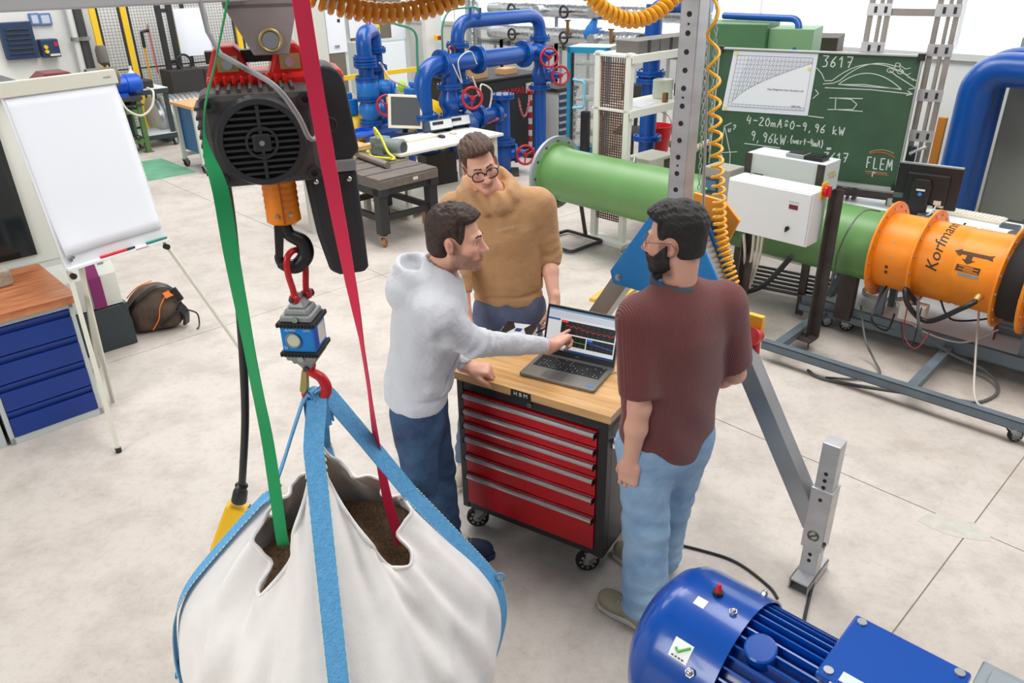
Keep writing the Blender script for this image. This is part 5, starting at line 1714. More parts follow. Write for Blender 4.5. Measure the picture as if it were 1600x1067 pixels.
# motor cable on the floor and up to the gantry foot
q = MB(); q.tube(bez([at(1288, 850, .45), at(1285, 860, .15), at(1270, 912, .03), at(1258, 962, .008), at(1250, 1010, .008)], 8), .0075, 8)
tag(q.build('black_cable', M_BLKP, None, smooth=60), 'black cable hanging down from the gantry foot to the floor', 'cable')
q = MB(); q.tube(bez([at(905, 800, .008), at(975, 830, .008), at(1090, 858, .008), at(1150, 878, .008), at(1200, 915, .008), at(1215, 935, .008)], 8), .0065, 8)
tag(q.build('black_cable', M_BLKP, None, smooth=60), 'black cable lying on the floor from the trolley to the blue motor', 'cable')

# ------------------------------------------------------------------ green duct and orange fan on a wheeled frame
M_GREEN = mat('duct_green', (98, 142, 84), .38, var=.08, vscale=4)
M_FAN = mat('fan_orange', (240, 140, 18), .42, var=.10, vscale=7)
PZ = .69
pr_ = at(1385, 388, PZ); pl_ = at(868, 270, PZ)
pdir = (pr_ - pl_).normalized(); PL = (pr_ - pl_).length; PANG = math.atan2(pdir.y, pdir.x); pn = V_(-pdir.y, pdir.x, 0)
PR = .25
duct = thing('green_duct', 'long green steel duct with grey end flange running to the orange fan', 'duct', (pl_.x, pl_.y, 0), PANG)
q = MB(); q.lathe([(PR + .015, .02), (PR + .02, .05), (PR + .006, .12), (PR, .20), (PR, PL), (PR - .01, PL), (PR - .01, .02)], (0, 0, PZ), (1, 0, 0), 48, caps=False)
q.build('duct_tube', M_GREEN, duct, smooth=40)
q = MB(); q.ringc((-.01, 0, PZ), (.022, 0, PZ), PR + .105, PR - .02, 48); fl_ = q.build('end_flange', mat('flange_grey', (160, 166, 170), .45, .3, var=.1), duct, smooth=40)
for k in range(12):
    a = 2 * PI * k / 12; q = MB(); q.cyl((.02, math.cos(a) * (PR + .06), PZ + math.sin(a) * (PR + .06)), (.035, math.cos(a) * (PR + .06), PZ + math.sin(a) * (PR + .06)), .011, n=8); q.build('bolt', M_GREYM, fl_)
q = MB(); q.lathe([(PR + .055, .022), (PR + .055, .04), (PR + .01, .05)], (0, 0, PZ), (1, 0, 0), 48, caps=False); q.build('green_collar', M_GREEN, duct, smooth=40)
q = MB(); q.ringc((PL - .02, 0, PZ), (PL - .005, 0, PZ), PR + .02, PR - .01, 40); q.build('rubber_seal', M_RUB, duct, smooth=40)
q = MB(); q.tube(bends([(-.06, -.20, .03), (.42, -.22, .03), (.42, .25, .03), (-.06, .25, .03), (-.06, -.20, .03)], .05), .018, 8)
for y in (-.205, .245): q.bar((.20, y, .03), (.12, y * .9, PZ - .22), .03)
q.bar((.12, -.19, PZ - .22), (.12, .22, PZ - .22), .04)
q.build('duct_stand', M_BLK, duct, smooth=40)
q = MB(); q.tube([(.95, 0, PZ + PR), (.95, .01, PZ + PR + .05)], .014, 8); q.build('test_port', M_ZINC, duct)

fan = thing('axial_fan', 'orange axial fan housing with ribbed flanges at the end of the duct', 'fan', (pr_.x, pr_.y, 0), PANG)
FR = PR + .01
sec = [(0.0, .34), (.34, .98), (.98, 1.35)]
q = MB(); q.lathe([(FR - .012, 0), (FR, .0), (FR, .26), (FR + .008, .262), (FR + .008, .275), (FR, .277), (FR, .50), (FR - .006, .51), (FR - .006, .53), (FR, .54), (FR, .80), (FR - .012, .80)], (0, 0, PZ), (1, 0, 0), 56, caps=False)
q.build('fan_casing', M_FAN, fan, smooth=35)
for x, w, dr in ((0.0, .014, .075), (.27, .014, .07), (.78, .014, .075), (.93, .02, .075)):
    q = MB(); q.ringc((x, 0, PZ), (x + w, 0, PZ), FR + dr, FR - .01, 56); rg = q.build('flange', M_FAN, fan, smooth=35, bevel=.002)
    for k in range(16):
        a = 2 * PI * k / 16 + .1; q = MB(); rr = FR + dr * .55
        q.cyl((x - .006, math.cos(a) * rr, PZ + math.sin(a) * rr), (x + w + .008, math.cos(a) * rr, PZ + math.sin(a) * rr), .010, n=6); q.build('bolt', M_ZINC, rg)
q = MB(); q.ringc((.80, 0, PZ), (.93, 0, PZ), FR + .012, FR - .01, 48); q.build('flexible_sleeve', M_RUB, fan, smooth=40)
q = MB(); q.lathe([(FR, .95), (FR, 1.05), (FR + .03, 1.06), (FR + .03, 1.09), (FR, 1.10), (FR + .02, 1.4), (FR - .01, 1.4)], (0, 0, PZ), (1, 0, 0), 48); q.build('outlet_ring', mat('fan_orange_worn', (226, 130, 24), .5, var=.35, vscale=9), fan, smooth=40)
def fpt(x, an, off=.0015):
    return Vector((x, math.cos(R(an)) * (FR + off), PZ + math.sin(R(an)) * (FR + off)))
def fan_mark(poly, x0, a0, name, m, th=.001):
    """flat print wrapped onto the casing; poly in (x, degrees)"""
    q = MB(); q.add([fpt(x0 + a, a0 + b) for a, b in poly], [tuple(range(len(poly)))]); return q.build(name, m, fan)
M_PRINT = mat('print_brown', (74, 48, 30), .6)
# direction arrows (angles measured from the far side; camera side is 180..)
fan_mark([(-.11, 0), (-.07, 5), (-.07, 2.6), (.09, 2.6), (.12, 4.5), (.11, 0), (.12, -4.5), (.09, -2.6), (-.07, -2.6), (-.07, -5)], .60, 143, 'arrow_along', M_PRINT)
fan_mark([(-.018, 0), (-.018, 7), (-.04, 7), (0, 13), (.04, 7), (.018, 7), (.018, 0)], .585, 145, 'arrow_down', M_PRINT)
fan_mark([(-.07, 0), (.07, 0), (.07, 9), (-.07, 9)], .60, 160, 'data_print', M_PRINT)
for k in range(4): fan_mark([(-.055 + .03 * (k % 2), 1 + 2 * k), (.03 + .03 * (k % 2), 1 + 2 * k), (.03 + .03 * (k % 2), 2 + 2 * k), (-.055 + .03 * (k % 2), 2 + 2 * k)], .60, 160, 'data_line', M_FAN).location = (0, 0, 0)
fan_mark([(-.06, 0), (.06, 0), (.06, 4.5), (-.06, 4.5)], .61, 171, 'type_plate', M_LGREY)
fan_mark([(-.008, 0), (.008, 0), (.008, 22), (-.008, 22)], .13, 150, 'edge_plate', M_LGREY)
fan_mark([(-.01, 0), (.01, 0), (.01, 14), (-.01, 14)], .115, 186, 'rust_slot', mat('rust_dark', (92, 50, 22), .8))
# painted maker lettering running round the casing, bent onto the cylinder
t = text_obj('maker_lettering', 'Korfmann', .105, mat('print_black', (28, 26, 24), .6), fan, Matrix.Identity(4), .0, shear=.25)
for v in t.data.vertices:
    x, y = v.co.x, v.co.y
    an = 132 - x / FR * 57.3
    v.co = fpt(.395 - y * 1.0, an, .002)
# cable gland and looping black lead
p = fpt(.70, 200, 0); q = MB(); dd = (p - Vector((.70, 0, PZ))).normalized(); q.cyl(p, p + dd * .05, .026, .02, n=14); q.build('cable_gland', mat('zinc_yellow', (196, 176, 120), .4, .7), fan, smooth=40)
q = MB(); jb = Vector((.33, -.20, PZ - FR - .06)); q.box(jb, (.16, .10, .12)); q.build('junction_box', mat('box_ivory', (206, 200, 186), .5), fan, bevel=.006)
q = MB(); q.tube(bez([p + dd * .05, p + dd * .10 + Vector((-.05, 0, -.03)), Vector((.46, -.30, PZ - FR - .06)), Vector((.34, -.34, PZ - FR + .02)), Vector((.28, -.30, PZ - FR + .12)), jb + Vector((0.02, -.02, .06))], 8), .017, 8); q.build('power_lead', M_BLKP, fan, smooth=60)
M_CH = mat('channel_blue_grey', (104, 118, 128), .5, .15, var=.12, vscale=8)
for x in (.05, .98): 
    q = MB()
    for y in (-.02, .2): q.bar((x, y, .14), (x, y * .9, PZ - .22), .045)
    q.build('support', M_CH, fan)

# wheeled frame of grey steel channel below the duct
M_CH = mat('channel_blue_grey', (104, 118, 128), .5, .15, var=.12, vscale=8)
fr0 = at(1192, 540, .10); fr1 = at(1604, 672, .10); fd_ = (fr1 - fr0).normalized(); fn_ = V_(-fd_.y, fd_.x, 0)
ang_f = math.atan2(fd_.y, fd_.x); FLn = (fr1 - fr0).length
frm = thing('wheeled_frame', 'blue grey channel steel frame on castors under duct and fan', 'frame', (fr0.x, fr0.y, 0), ang_f)
for y in (0, .80):
    q = MB(); x0 = 0 if y == 0 else -.1
    q.b2(x0, FLn + .5, y - .03, y + .03, .14, .147); q.b2(x0, FLn + .5, y - .03, y - .024, .09, .147); q.b2(x0, FLn + .5, y - .03, y + .03, .09, .096); q.build('rail', M_CH, frm)
for x in (.06, .95, FLn + .3):
    q = MB(); q.b2(x, x + .06, .0, .80, .085, .14); q.build('cross_member', M_CH, frm)
for x, y in ((FLn - .06, 0), (.1, .80), (FLn - .1, .80)): caster(frm, x, y, .042, .8)
# steel angle post with foot and the two control cabinets
post_b = at(1250, 528, .12)
cabs = thing('control_cabinet', 'white wall cabinet with small red display on steel post before the duct', 'control cabinet', (post_b.x, post_b.y, 0), PANG)
inv = cabs.matrix_world.inverted()
pdx = pdir; pln = onplane(1262, 384, post_b - pn * .06, pn)
def cpl(x, y, off=0.0): return onplane(x, y, post_b - pn * (.06 + off), pn)
c00, c10, c11, c01 = cpl(1131, 357), cpl(1259, 386), cpl(1262, 300), cpl(1131, 276)
W_ = (c10 - c00).dot(pdir); zlo = (c00.z + c10.z) / 2; zhi = (c01.z + c11.z) / 2; x0 = (inv @ c00).x
M_CABW = mat('cabinet_white', (226, 228, 228), .4)
yb = (inv @ c00).y
q = MB(); q.b2(x0, x0 + W_, yb, yb + .20, zlo, zhi); bx_ = q.build('cabinet_body', M_CABW, cabs, bevel=.006)
q = MB(); q.b2(x0 + .008, x0 + W_ - .008, yb - .016, yb - .002, zlo + .008, zhi - .008); dr = q.build('cabinet_door', M_CABW, cabs, bevel=.005)
q = MB(); q.cyl((x0 + W_ * .78, yb - .016, zlo + .11), (x0 + W_ * .78, yb - .030, zlo + .11), .014, n=14); q.b2(x0 + W_ * .78 - .012, x0 + W_ * .78 - .004, yb - .034, yb - .016, zlo + .085, zlo + .115); q.build('door_latch', M_BLKP, dr, smooth=40)
q = MB(); q.b2(x0 + W_ * .76, x0 + W_ * .86, yb - .0185, yb - .015, zhi - .125, zhi - .095); q.build('red_display', mat('display_dark_red', (110, 26, 34), .25), dr)
q = MB(); q.b2(x0 + W_ * .75, x0 + W_ * .87, yb - .0175, yb - .015, zhi - .078, zhi - .073); q.build('title_strip', mat('strip_grey', (176, 178, 180), .5), dr)
q = MB(); q.cyl((x0 + .03, yb - .016, zlo + .17), (x0 + .03, yb - .019, zlo + .17), .008, n=10); q.build('door_plug', M_BLKP, dr)
xs = x0 + W_
q = MB(); q.b2(xs, xs + .006, yb + .09, yb + .17, zhi - .06, zhi + .05); sw_ = q.build('switch_plate', mat('switch_yellow', (240, 190, 20), .4), cabs)
q = MB(); q.cyl((xs + .006, yb + .13, zhi - .005), (xs + .03, yb + .13, zhi - .005), .034, n=18); q.b2(xs + .02, xs + .05, yb + .12, yb + .14, zhi - .04, zhi + .03); q.build('main_switch', mat('switch_red2', (206, 30, 40), .4), sw_, smooth=40)
M_ANG = mat('angle_steel_dark', (74, 66, 62), .55, .3, var=.3, vscale=9)
ptop = zhi + .1
q = MB(); q.b2(.0, .07, .14, .15, .10, zhi); q.b2(.0, .01, .08, .15, .10, zhi); q.b2(-.12, .07, .02, .14, .09, .10); q.build('angle_post', M_ANG, cabs)
q = MB(); q.b2(x0 + .06, x0 + .13, .16, .17, .10, zhi); q.b2(x0 + .06, x0 + .07, .10, .17, .10, zhi); q.build('angle_post', M_ANG, cabs)
q = MB(); q.b2(.0, .12, .50, .56, .12, .75); q.build('rear_post', M_ANG, cabs)
# four pale cables from the cabinet floor
for k, (xa, xb) in enumerate(((1162, 1156), (1178, 1160), (1186, 1165), (1192, 1170))):
    a = cpl(xa, 366, -.1); b = at(xb, 448, .25)
    q = MB(); q.tube(bez([a, lerp(a, b, .4) + V_(.02, 0, 0), lerp(a, b, .8) + V_(.01, 0, -.02), b], 5), .011, 7)
    q.build('cabinet_cable', mat('cable_ivory', (206, 200, 188), .5), cabs, world=True, smooth=60)
q = MB(); q.tube(bez([at(1237, 400, .62), at(1215, 425, .42), at(1190, 448, .2), at(1160, 458, .16)], 7), .02, 8)
tag(q.build('thick_cable', M_BLKP, None, smooth=60), 'thick black cable bundle curving from cabinet down to the floor frame', 'cable')
# second cabinet behind, with instruments on top
s00 = onplane(1165, 268, post_b + pn * .62, pn); s10 = onplane(1284, 297, post_b + pn * .62, pn); s11 = onplane(1282, 256, post_b + pn * .62, pn); s01 = onplane(1172, 233, post_b + pn * .62, pn)
cab2 = thing('control_cabinet', 'grey white cabinet with dark steel edge strips below the blackboard', 'control cabinet', (s00.x, s00.y, 0), PANG)
Wb = (s10 - s00).length; zt2 = s11.z
q = MB(); q.b2(0, Wb, 0, .24, .40, zt2); q.build('cabinet_body', mat('cabinet_grey_white', (208, 214, 212), .45), cab2, bevel=.005)
for x in (-.012, Wb - .055):
    q = MB(); q.b2(x, x + .055, -.012, .0, .2, zt2 - .005); q.b2(x, x + .055, .0, .02, .0, .4); q.build('edge_strip', M_ANG, cab2)
q = MB()
for k in range(4): q.box((Wb + .002, .08 + .03 * k, zt2 - .08 - .03 * (k % 2)), (.002, .05, .02), rz=0)
q.build('tape_marks', mat('tape_tan', (206, 178, 128), .7), cab2)
for nm, xx, m, lab in (('meter_box', .58, mat('meter_grey', (150, 154, 154), .5), 'grey meter box lying on the grey cabinet top'), ('black_case', .80, M_BLKP, 'flat black plastic case on the grey cabinet top')):
    o = cab2.matrix_world @ V_(Wb * xx, .10, 0)
    t = thing(nm, lab, 'case', (o.x, o.y, zt2), PANG)
    q = MB(); q.b2(-.075, .075, -.06, .06, 0, .03); q.build('case_body', m, t, bevel=.006)
    q = MB(); q.b2(-.06, .06, -.047, .047, .03, .036); q.build('case_top', M_BLKP if nm == 'meter_box' else m, t, bevel=.002)
# small drive display left of the white cabinet
o = cpl(1118, 300, -.15); t = thing('drive_unit', 'grey drive unit with display and green lamp beside the white cabinet', 'instrument', (o.x, o.y, 0), PANG)
z0, z1 = onplane(1112, 335, o, pn).z, onplane(1112, 262, o, pn).z
q = MB(); q.b2(-.13, .10, 0, .20, z0, z1); q.build('unit_body', mat('unit_grey', (150, 148, 140), .5), t, bevel=.006)
q = MB(); q.b2(-.10, .02, -.012, 0, z0 + .15, z1 - .07); pn_ = q.build('keypad', M_GREYM, t, bevel=.004)
q = MB(); q.b2(-.085, .005, -.016, -.012, z1 - .16, z1 - .09); q.build('display', mat('lcd_blue', (70, 110, 140), .3), pn_)
q = MB(); q.cyl((-.07, -.012, z0 + .19), (-.07, -.020, z0 + .19), .008, n=10); q.build('lamp', mat('lamp_green', (60, 220, 90), .3, emit=.6), pn_)
q = MB(); q.b2(-.10, .06, .05, .15, .12, z0); q.build('unit_post', M_ANG, t)

# ------------------------------------------------------------------ blackboard on its mast
b00, b10 = at(1109, 259, .90), at(1398, 293, .90)
bx = (b10 - b00).normalized(); BW = (b10 - b00).length; BANG = math.atan2(bx.y, bx.x); bnrm = V_(bx.y, -bx.x, 0)
board = thing('blackboard', 'green chalkboard with white chalk sketches and a pinned chart', 'blackboard', (b00.x, b00.y, 0), BANG)
Z0, Z1 = .90, 1.872
q = MB(); q.b2(0, BW, 0, .025, Z0, Z1); bd_ = q.build('board_panel', mat('chalkboard_green', (54, 84, 62), .75, var=.16, vscale=5), board)
M_BF = mat('board_frame_alu', (178, 180, 178), .4, .6)
for a in ((-.012, .0, -.012, .03, Z0 - .012, Z1 + .012), (BW, BW + .012, -.012, .03, Z0 - .012, Z1 + .012), (0, BW, -.012, .03, Z0 - .014, Z0), (0, BW, -.012, .03, Z1, Z1 + .012)):
    q = MB(); q.b2(*a); q.build('board_frame', M_BF, board)
for x in (0, BW):
    for z in (Z0, Z1): q = MB(); q.box((x, -.002, z), (.05, .035, .05)); q.build('corner_cap', M_BLKP, board, bevel=.004)
q = MB(); q.b2(.02, BW - .02, -.07, -.008, Z0 - .02, Z0 - .012); q.build('chalk_tray', M_BF, board)
ibm = board.matrix_world.inverted()
def bp(x, y):
    """photo pixel on the board surface, in board coordinates"""
    p = ibm @ onplane(x, y, b00, bnrm); return p.x, p.z
# chart
ca, cb_, cc2, cd_ = bp(1147, 79), bp(1279, 84), bp(1262, 181), bp(1128, 172)
q = MB(); q.prism([cd_, cc2, cb_, ca], (0, -.004, 0), (1, 0, 0), (0, 0, 1), (0, 1, 0), .003)
chart = q.build('chart_paper', mat('paper_white', (214, 218, 228), .6), board)
def cpos(u_, v_):
    a = (lerp(cd_[0], cc2[0], u_), lerp(cd_[1], cc2[1], u_)); b = (lerp(ca[0], cb_[0], u_), lerp(ca[1], cb_[1], u_))
    return Vector((lerp(a[0], b[0], v_), -.0052, lerp(a[1], b[1], v_)))
q = MB()
def ln(q, pts, w): 
    for a, b in zip(pts[:-1], pts[1:]): q.bar(a, b, w, .0008, up=V_(0, 1, 0))
fr_ = [cpos(.06, .08), cpos(.95, .08), cpos(.95, .93), cpos(.06, .93), cpos(.06, .08)]; ln(q, fr_, .003)
for k in range(1, 20): ln(q, [cpos(.06 + .89 * k / 20, .08), cpos(.06 + .89 * k / 20, .93)], .0012)
for k in range(1, 12): ln(q, [cpos(.06, .08 + .85 * k / 12), cpos(.95, .08 + .85 * k / 12)], .0012)
for k in range(26):
    xk = .10 + .032 * k
    ln(q, [cpos(min(.95, xk + .01 * j + .05 * (j / 6) ** 2), min(.9, .10 + .74 * (xk - .08) ** .62 + (.9 - .10 - .74 * (xk - .08) ** .62) * j / 6)) for j in range(7)], .0016)
    ln(q, [cpos(min(.95, xk + .02 * j), min(.9, .10 + .74 * (xk - .08) ** .62 + .03 * j)) for j in range(5)], .0016)
q.build('chart_lines', mat('chart_ink', (120, 122, 130), .6), chart, kind='stuff')
q = MB(); q.add([cpos(u_, v_) + V_(0, -.0012, 0) for u_, v_ in [(.10, .13)] + [(.10 + .85 * t / 12, .12 + .72 * (t / 12) ** .62) for t in range(1, 13)] + [(.95, .13)]], [tuple(range(14))]); q.build('chart_blank', mat('paper_blank', (222, 225, 232), .6), chart)
for u_, v_ in ((.04, .96), (.93, .76), (.04, .05)): p = cpos(u_, v_); q = MB(); q.cyl(p, p - V_(0, .004, 0), .014, n=12); q.build('pin', mat('pin_yellow', (222, 206, 110), .5), chart)
text_obj('chart_lettering', 'Gas-Diagramm fuer feuchte Luft', .022, mat('ink_black', (40, 40, 44), .6), chart, plane_M(cpos(.70, .40) - V_(0, .002, 0), (1, 0, 0), (0, 0, 1)), .0003)
text_obj('chart_lettering', '1000 kPa', .022, MATS['ink_black'], chart, plane_M(cpos(.85, .14) - V_(0, .002, 0), (1, 0, 0), (0, 0, 1)), .0003)
# chalk: strokes in photo pixels, drawn as thin raised lines on the board
M_CHK = mat('chalk_white', (196, 206, 200), .9); M_CHR = mat('chalk_red', (176, 84, 64), .9); M_CHG = mat('chalk_gold', (150, 150, 70), .9)
def chalk(name, strokes, m, w=.0085):
    q = MB()
    for s_ in strokes:
        pts = [Vector((bp(x, y)[0], -.0012, bp(x, y)[1])) for x, y in s_]
        ln(q, pts, w)
    q.build(name, m, board, kind='stuff')
GL = {'3': [[(0, 1), (.9, 1), (.4, .6), (.8, .4), (.7, .05), (.1, 0)]], '6': [[(.8, 1), (.2, .5), (.1, .1), (.5, 0), (.8, .25), (.5, .5), (.15, .3)]], '1': [[(.1, .7), (.5, 1), (.5, 0)]],
      '7': [[(0, 1), (.9, 1), (.4, 0)], [(.2, .5), (.8, .55)]], '4': [[(.3, 1), (.05, .4), (.8, .4)], [(.7, .8), (.6, 0)]], '-': [[(.1, .5), (.9, .5)]], '2': [[(.1, .8), (.5, 1), (.8, .75), (.1, 0), (.9, 0)]],
      '0': [[(.5, 1), (.1, .6), (.2, .1), (.6, 0), (.9, .5), (.5, 1)]], 'm': [[(0, 0), (.05, .5), (.1, .4), (.35, .5), (.4, 0)], [(.4, .4), (.7, .5), (.8, 0)]], 'A': [[(0, 0), (.5, 1), (.8, 0)], [(.15, .4), (.7, .4)]],
      '=': [[(.1, .35), (.9, .35)], [(.1, .6), (.9, .6)]], '^': [[(.2, .3), (.8, .3)], [(.2, .5), (.8, .5)], [(.2, .75), (.5, 1), (.8, .75)]], '9': [[(.8, .8), (.4, 1), (.15, .7), (.5, .5), (.8, .8), (.6, 0)]], ',': [[(.4, .1), (.25, -.2)]],
      'k': [[(.1, 1), (.1, 0)], [(.7, .6), (.1, .3), (.8, 0)]], 'W': [[(0, 1), (.25, 0), (.5, .7), (.75, 0), (1, 1)]], 'w': [[(0, .5), (.25, 0), (.5, .4), (.75, 0), (1, .5)]], '.': [[(.3, .35), (.42, .35)]], '(': [[(.7, 1.1), (.4, .5), (.7, -.1)]], ')': [[(.3, 1.1), (.6, .5), (.3, -.1)]],
      'e': [[(.1, .25), (.7, .3), (.5, .55), (.1, .3), (.3, 0), (.8, .1)]], 'r': [[(.2, .5), (.2, 0)], [(.2, .35), (.7, .5)]], 't': [[(.4, .9), (.4, 0)], [(.1, .55), (.8, .6)]], 'F': [[(.1, 0), (.1, 1), (.8, 1)], [(.1, .5), (.6, .5)]], 'L': [[(.1, 1), (.1, 0), (.8, 0)]],
      'E': [[(.8, 1), (.1, 1), (.1, 0), (.8, 0)], [(.1, .5), (.7, .5)]], 'M': [[(0, 0), (.15, 1), (.5, .3), (.85, 1), (1, 0)]], 'P': [[(.1, 0), (.1, 1), (.8, .8), (.1, .5)]], 'u': [[(.1, .5), (.2, 0), (.6, 0), (.7, .5)]], 'B': [[(.1, 0), (.1, 1), (.7, .75), (.1, .5), (.8, .25), (.1, 0)]], '?': [[(.1, .8), (.5, 1), (.8, .7), (.4, .4), (.4, .2)]], ' ': []}
def write(name, txt, x, y, dx, dy, w, h, m=None, sl=.15):
    """txt starting at photo pixel x, y (baseline), advancing by (dx, dy)"""
    out = []
    for i, ch in enumerate(txt):
        for st_ in GL[ch]: out.append([(x + dx * i + a * w + b * h * sl, y + dy * i + a * w * dy / max(dx, .1) - b * h) for a, b in st_])
    chalk(name, out, m or M_CHK)
write('chalk_number', '3617', 1284, 104, 12.5, .6, 10, 17)
write('chalk_formula', '4-20mA^0-9,96 kW', 1166, 193, 9.6, 1.2, 8, 13)
write('chalk_formula', '9,96kW.', 1172, 219, 9.2, 1.3, 8, 15); write('chalk_formula', '(wert-4mA)', 1233, 223, 5.4, .8, 5, 11); write('chalk_formula', '=', 1290, 236, 8, 0, 9, 8); write('chalk_formula', '3617', 1286, 252, 10, .5, 8, 14)
write('chalk_word', 'FLEM', 1353, 262, 10.5, 1.2, 8.5, 17); write('chalk_word', 'P', 1362, 276, 8, 0, 6, 8)
write('chalk_letters', 'u?', 1137, 206, 7, -1, 6, 10); write('chalk_letters', 'B', 1124, 252, 7, 0, 6, 11)
chalk('chalk_line', [[(1163, 224), (1219, 231)], [(1263, 181), (1287, 184)], [(1123, 258), (1132, 197), (1141, 240), (1140, 262)], [(1132, 197), (1143, 192)], [(1120, 239), (1152, 237)]], M_CHK, .007)
arc = lambda x0, y0, x1, y1, h, n=14: [(lerp(x0, x1, t / n), lerp(y0, y1, t / n) - h * 4 * (t / n) * (1 - t / n)) for t in range(n + 1)]
chalk('chalk_sketch', [[(1288, 126)] + arc(1300, 126, 1428, 126, 26), [(1286, 131), (1302, 130)] + arc(1312, 126, 1400, 104, 14), arc(1310, 132, 1408, 139, 21) + [(1310, 132)], [(1310, 132), (1350, 132), (1409, 140)], [(1289, 137), (1360, 140), (1425, 147)], [(1418, 142), (1426, 147), (1416, 149)],
      [(1390, 110), (1400, 118), (1430, 137)], [(1422, 132), (1431, 138), (1420, 139)], [(1408, 110), (1420, 121), (1432, 126)], [(1296, 153), (1306, 153), (1305, 170)], [(1293, 171), (1305, 171), (1348, 174)], [(1304, 153), (1330, 155), (1339, 163), (1333, 171), (1308, 171)], [(1306, 153), (1348, 154)],
      [(1274, 140), (1279, 146), (1270, 154)], [(1276, 106), (1284, 115), (1288, 124)]], M_CHK, .006)
for cx_, cy_, r_ in ((1391, 110, 5), (1402, 107, 5), (1407, 112, 5), (1403, 101, 4)):
    chalk('chalk_curl', [[(cx_ + r_ * math.cos(t), cy_ + r_ * .7 * math.sin(t)) for t in [k * PI / 5 for k in range(11)]]], M_CHK, .005)
chalk('chalk_curl', [[(1405, 101), (1415, 108), (1423, 106)], [(1410, 113), (1418, 117), (1423, 114)]], M_CHK, .005)
chalk('chalk_colour_line', [arc(1359, 240, 1398, 246, 5), [(1353, 270), (1388, 274)]], M_CHR, .008); chalk('chalk_colour_line', [arc(1358, 238, 1397, 240, 5), [(1352, 267), (1386, 271)]], M_CHG, .006)
# lower rail and feet of the stand
q = MB(); q.b2(.1, BW + .15, .04, .10, Z0 - .12, Z0 - .06); q.build('stand_rail', M_ANG, board)
for x in (.35, BW - .05):
    q = MB(); q.b2(x, x + .10, .05, .13, 0, Z0 - .10); q.build('stand_leg', mat('stand_steel', (96, 84, 76), .5, .3, var=.2), board)
M_YEL = mat('safety_yellow', (232, 190, 30), .5)
for x0_, x1_ in ((.42, .0), (.55, .95)):
    q = MB(); q.bar((x0_, .16, Z0 - .12), (x1_, .16, Z0 - .34), .03, .02); q.build('yellow_brace', M_YEL, board)
# aluminium mast behind the right edge
mast = thing('mast', 'tall double rail aluminium mast with rungs behind the blackboard', 'mast', (b00.x, b00.y, 0), BANG)
M_MAST = mat('mast_aluminium', (150, 144, 138), .45, .5, var=.15, vscale=6)
for xx in (BW - .44, BW + .02):
    for k, wd in ((0, .045), (.075, .03), (.12, .045)):
        q = MB(); q.b2(xx + k, xx + k + wd * .8, .10, .16, 0, 2.75); q.build('rail', M_MAST, mast, bevel=.003)
    for z in (1.25, 1.55, 1.87, 2.14, 2.5):
        q = MB(); q.b2(xx - .005, xx + .165, .092, .10, z, z + .085); cl_ = q.build('clamp_plate', M_ALU, mast)
        for dx in (.045, .115): q = MB(); q.b2(xx + dx, xx + dx + .02, .088, .093, z + .02, z + .065); q.build('slot', M_BLK, cl_)
q = MB(); q.b2(BW - .34, BW + .06, .11, .15, 2.14, 2.19); q.build('rung', M_MAST, mast)
q = MB(); q.tube([(BW + .06, .06, 1.15), (BW + .06, -.02, 1.18), (BW + .16, -.03, 1.24)], .012, 8); q.build('crank', M_ALU, mast, smooth=50)
q = MB(); q.b2(BW + .03, BW + .09, .03, .09, .55, 1.22); q.build('crank_column', M_BLK, mast)
# ------------------------------------------------------------------ flip chart
M_BEI = mat('flipchart_beige', (206, 204, 190), .5); M_WHB = mat('flipchart_white', (232, 234, 238), .4); M_PAP = mat('paper_pad', (236, 240, 248), .7)
fb0, fb1 = at(103, 420, 1.0), at(260, 372, 1.0)
fx = (fb1 - fb0).normalized(); fn2 = V_(fx.y, -fx.x, 0); FW = (fb1 - fb0).length
fz = (UP * 1.0 - fn2 * .18).normalized()
flip = thing('flip_chart', 'white flip chart on beige tubular legs with blank paper pad', 'flip chart', ((fb0.x + fb1.x) / 2, (fb0.y + fb1.y) / 2, 0), math.atan2(fx.y, fx.x))
def fq(x0, x1, z0, z1, n0, n1):
    q = MB(); q.prism([(x0, z0), (x1, z0), (x1, z1), (x0, z1)], fb0 + fn2 * n0, fx, fz, fn2, n1 - n0); return q
fq(0, FW, 0, 1.03, -.014, 0).build('board', M_WHB, flip, world=True, bevel=.003)
fq(-.012, FW + .012, .955, 1.035, -.02, .018).build('clamp_rail', M_BEI, flip, world=True, bevel=.004)
text_obj('rail_lettering', 'NOBO', .016, mat('ink_grey', (90, 90, 86), .6), flip, flip.matrix_world.inverted() @ plane_M(fb0 + fx * (FW - .05) + fz * .995 + fn2 * .0185, fx, fz), .0003)
vs = []; fs = []; nx, nz = 12, 16
for i in range(nx + 1):
    for j in range(nz + 1):
        u_, v_ = i / nx, j / nz
        lift = .006 + .03 * max(0, 1 - v_ * 3.5) ** 2 * (max(0, .35 - u_) * 1.6 + .25)
        vs.append(fb0 + fx * (.015 + (FW - .03) * u_) + fz * (.075 + .88 * v_ + .012 * max(0, .2 - u_) * (1 - v_)) + fn2 * lift)
for i in range(nx):
    for j in range(nz): a = i * (nz + 1) + j; fs.append((a, a + nz + 1, a + nz + 2, a + 1))
q = MB(); q.add(vs, fs); pad = q.build('paper_pad', M_PAP, flip, world=True, smooth=60); s_ = pad.modifiers.new('t', 'SOLIDIFY'); s_.thickness = .004
q = fq(0, FW, -.012, .004, -.014, .03); q.build('pen_tray', M_WHB, flip, world=True, bevel=.002)
f1, f2 = at(186, 706), at(400, 582)
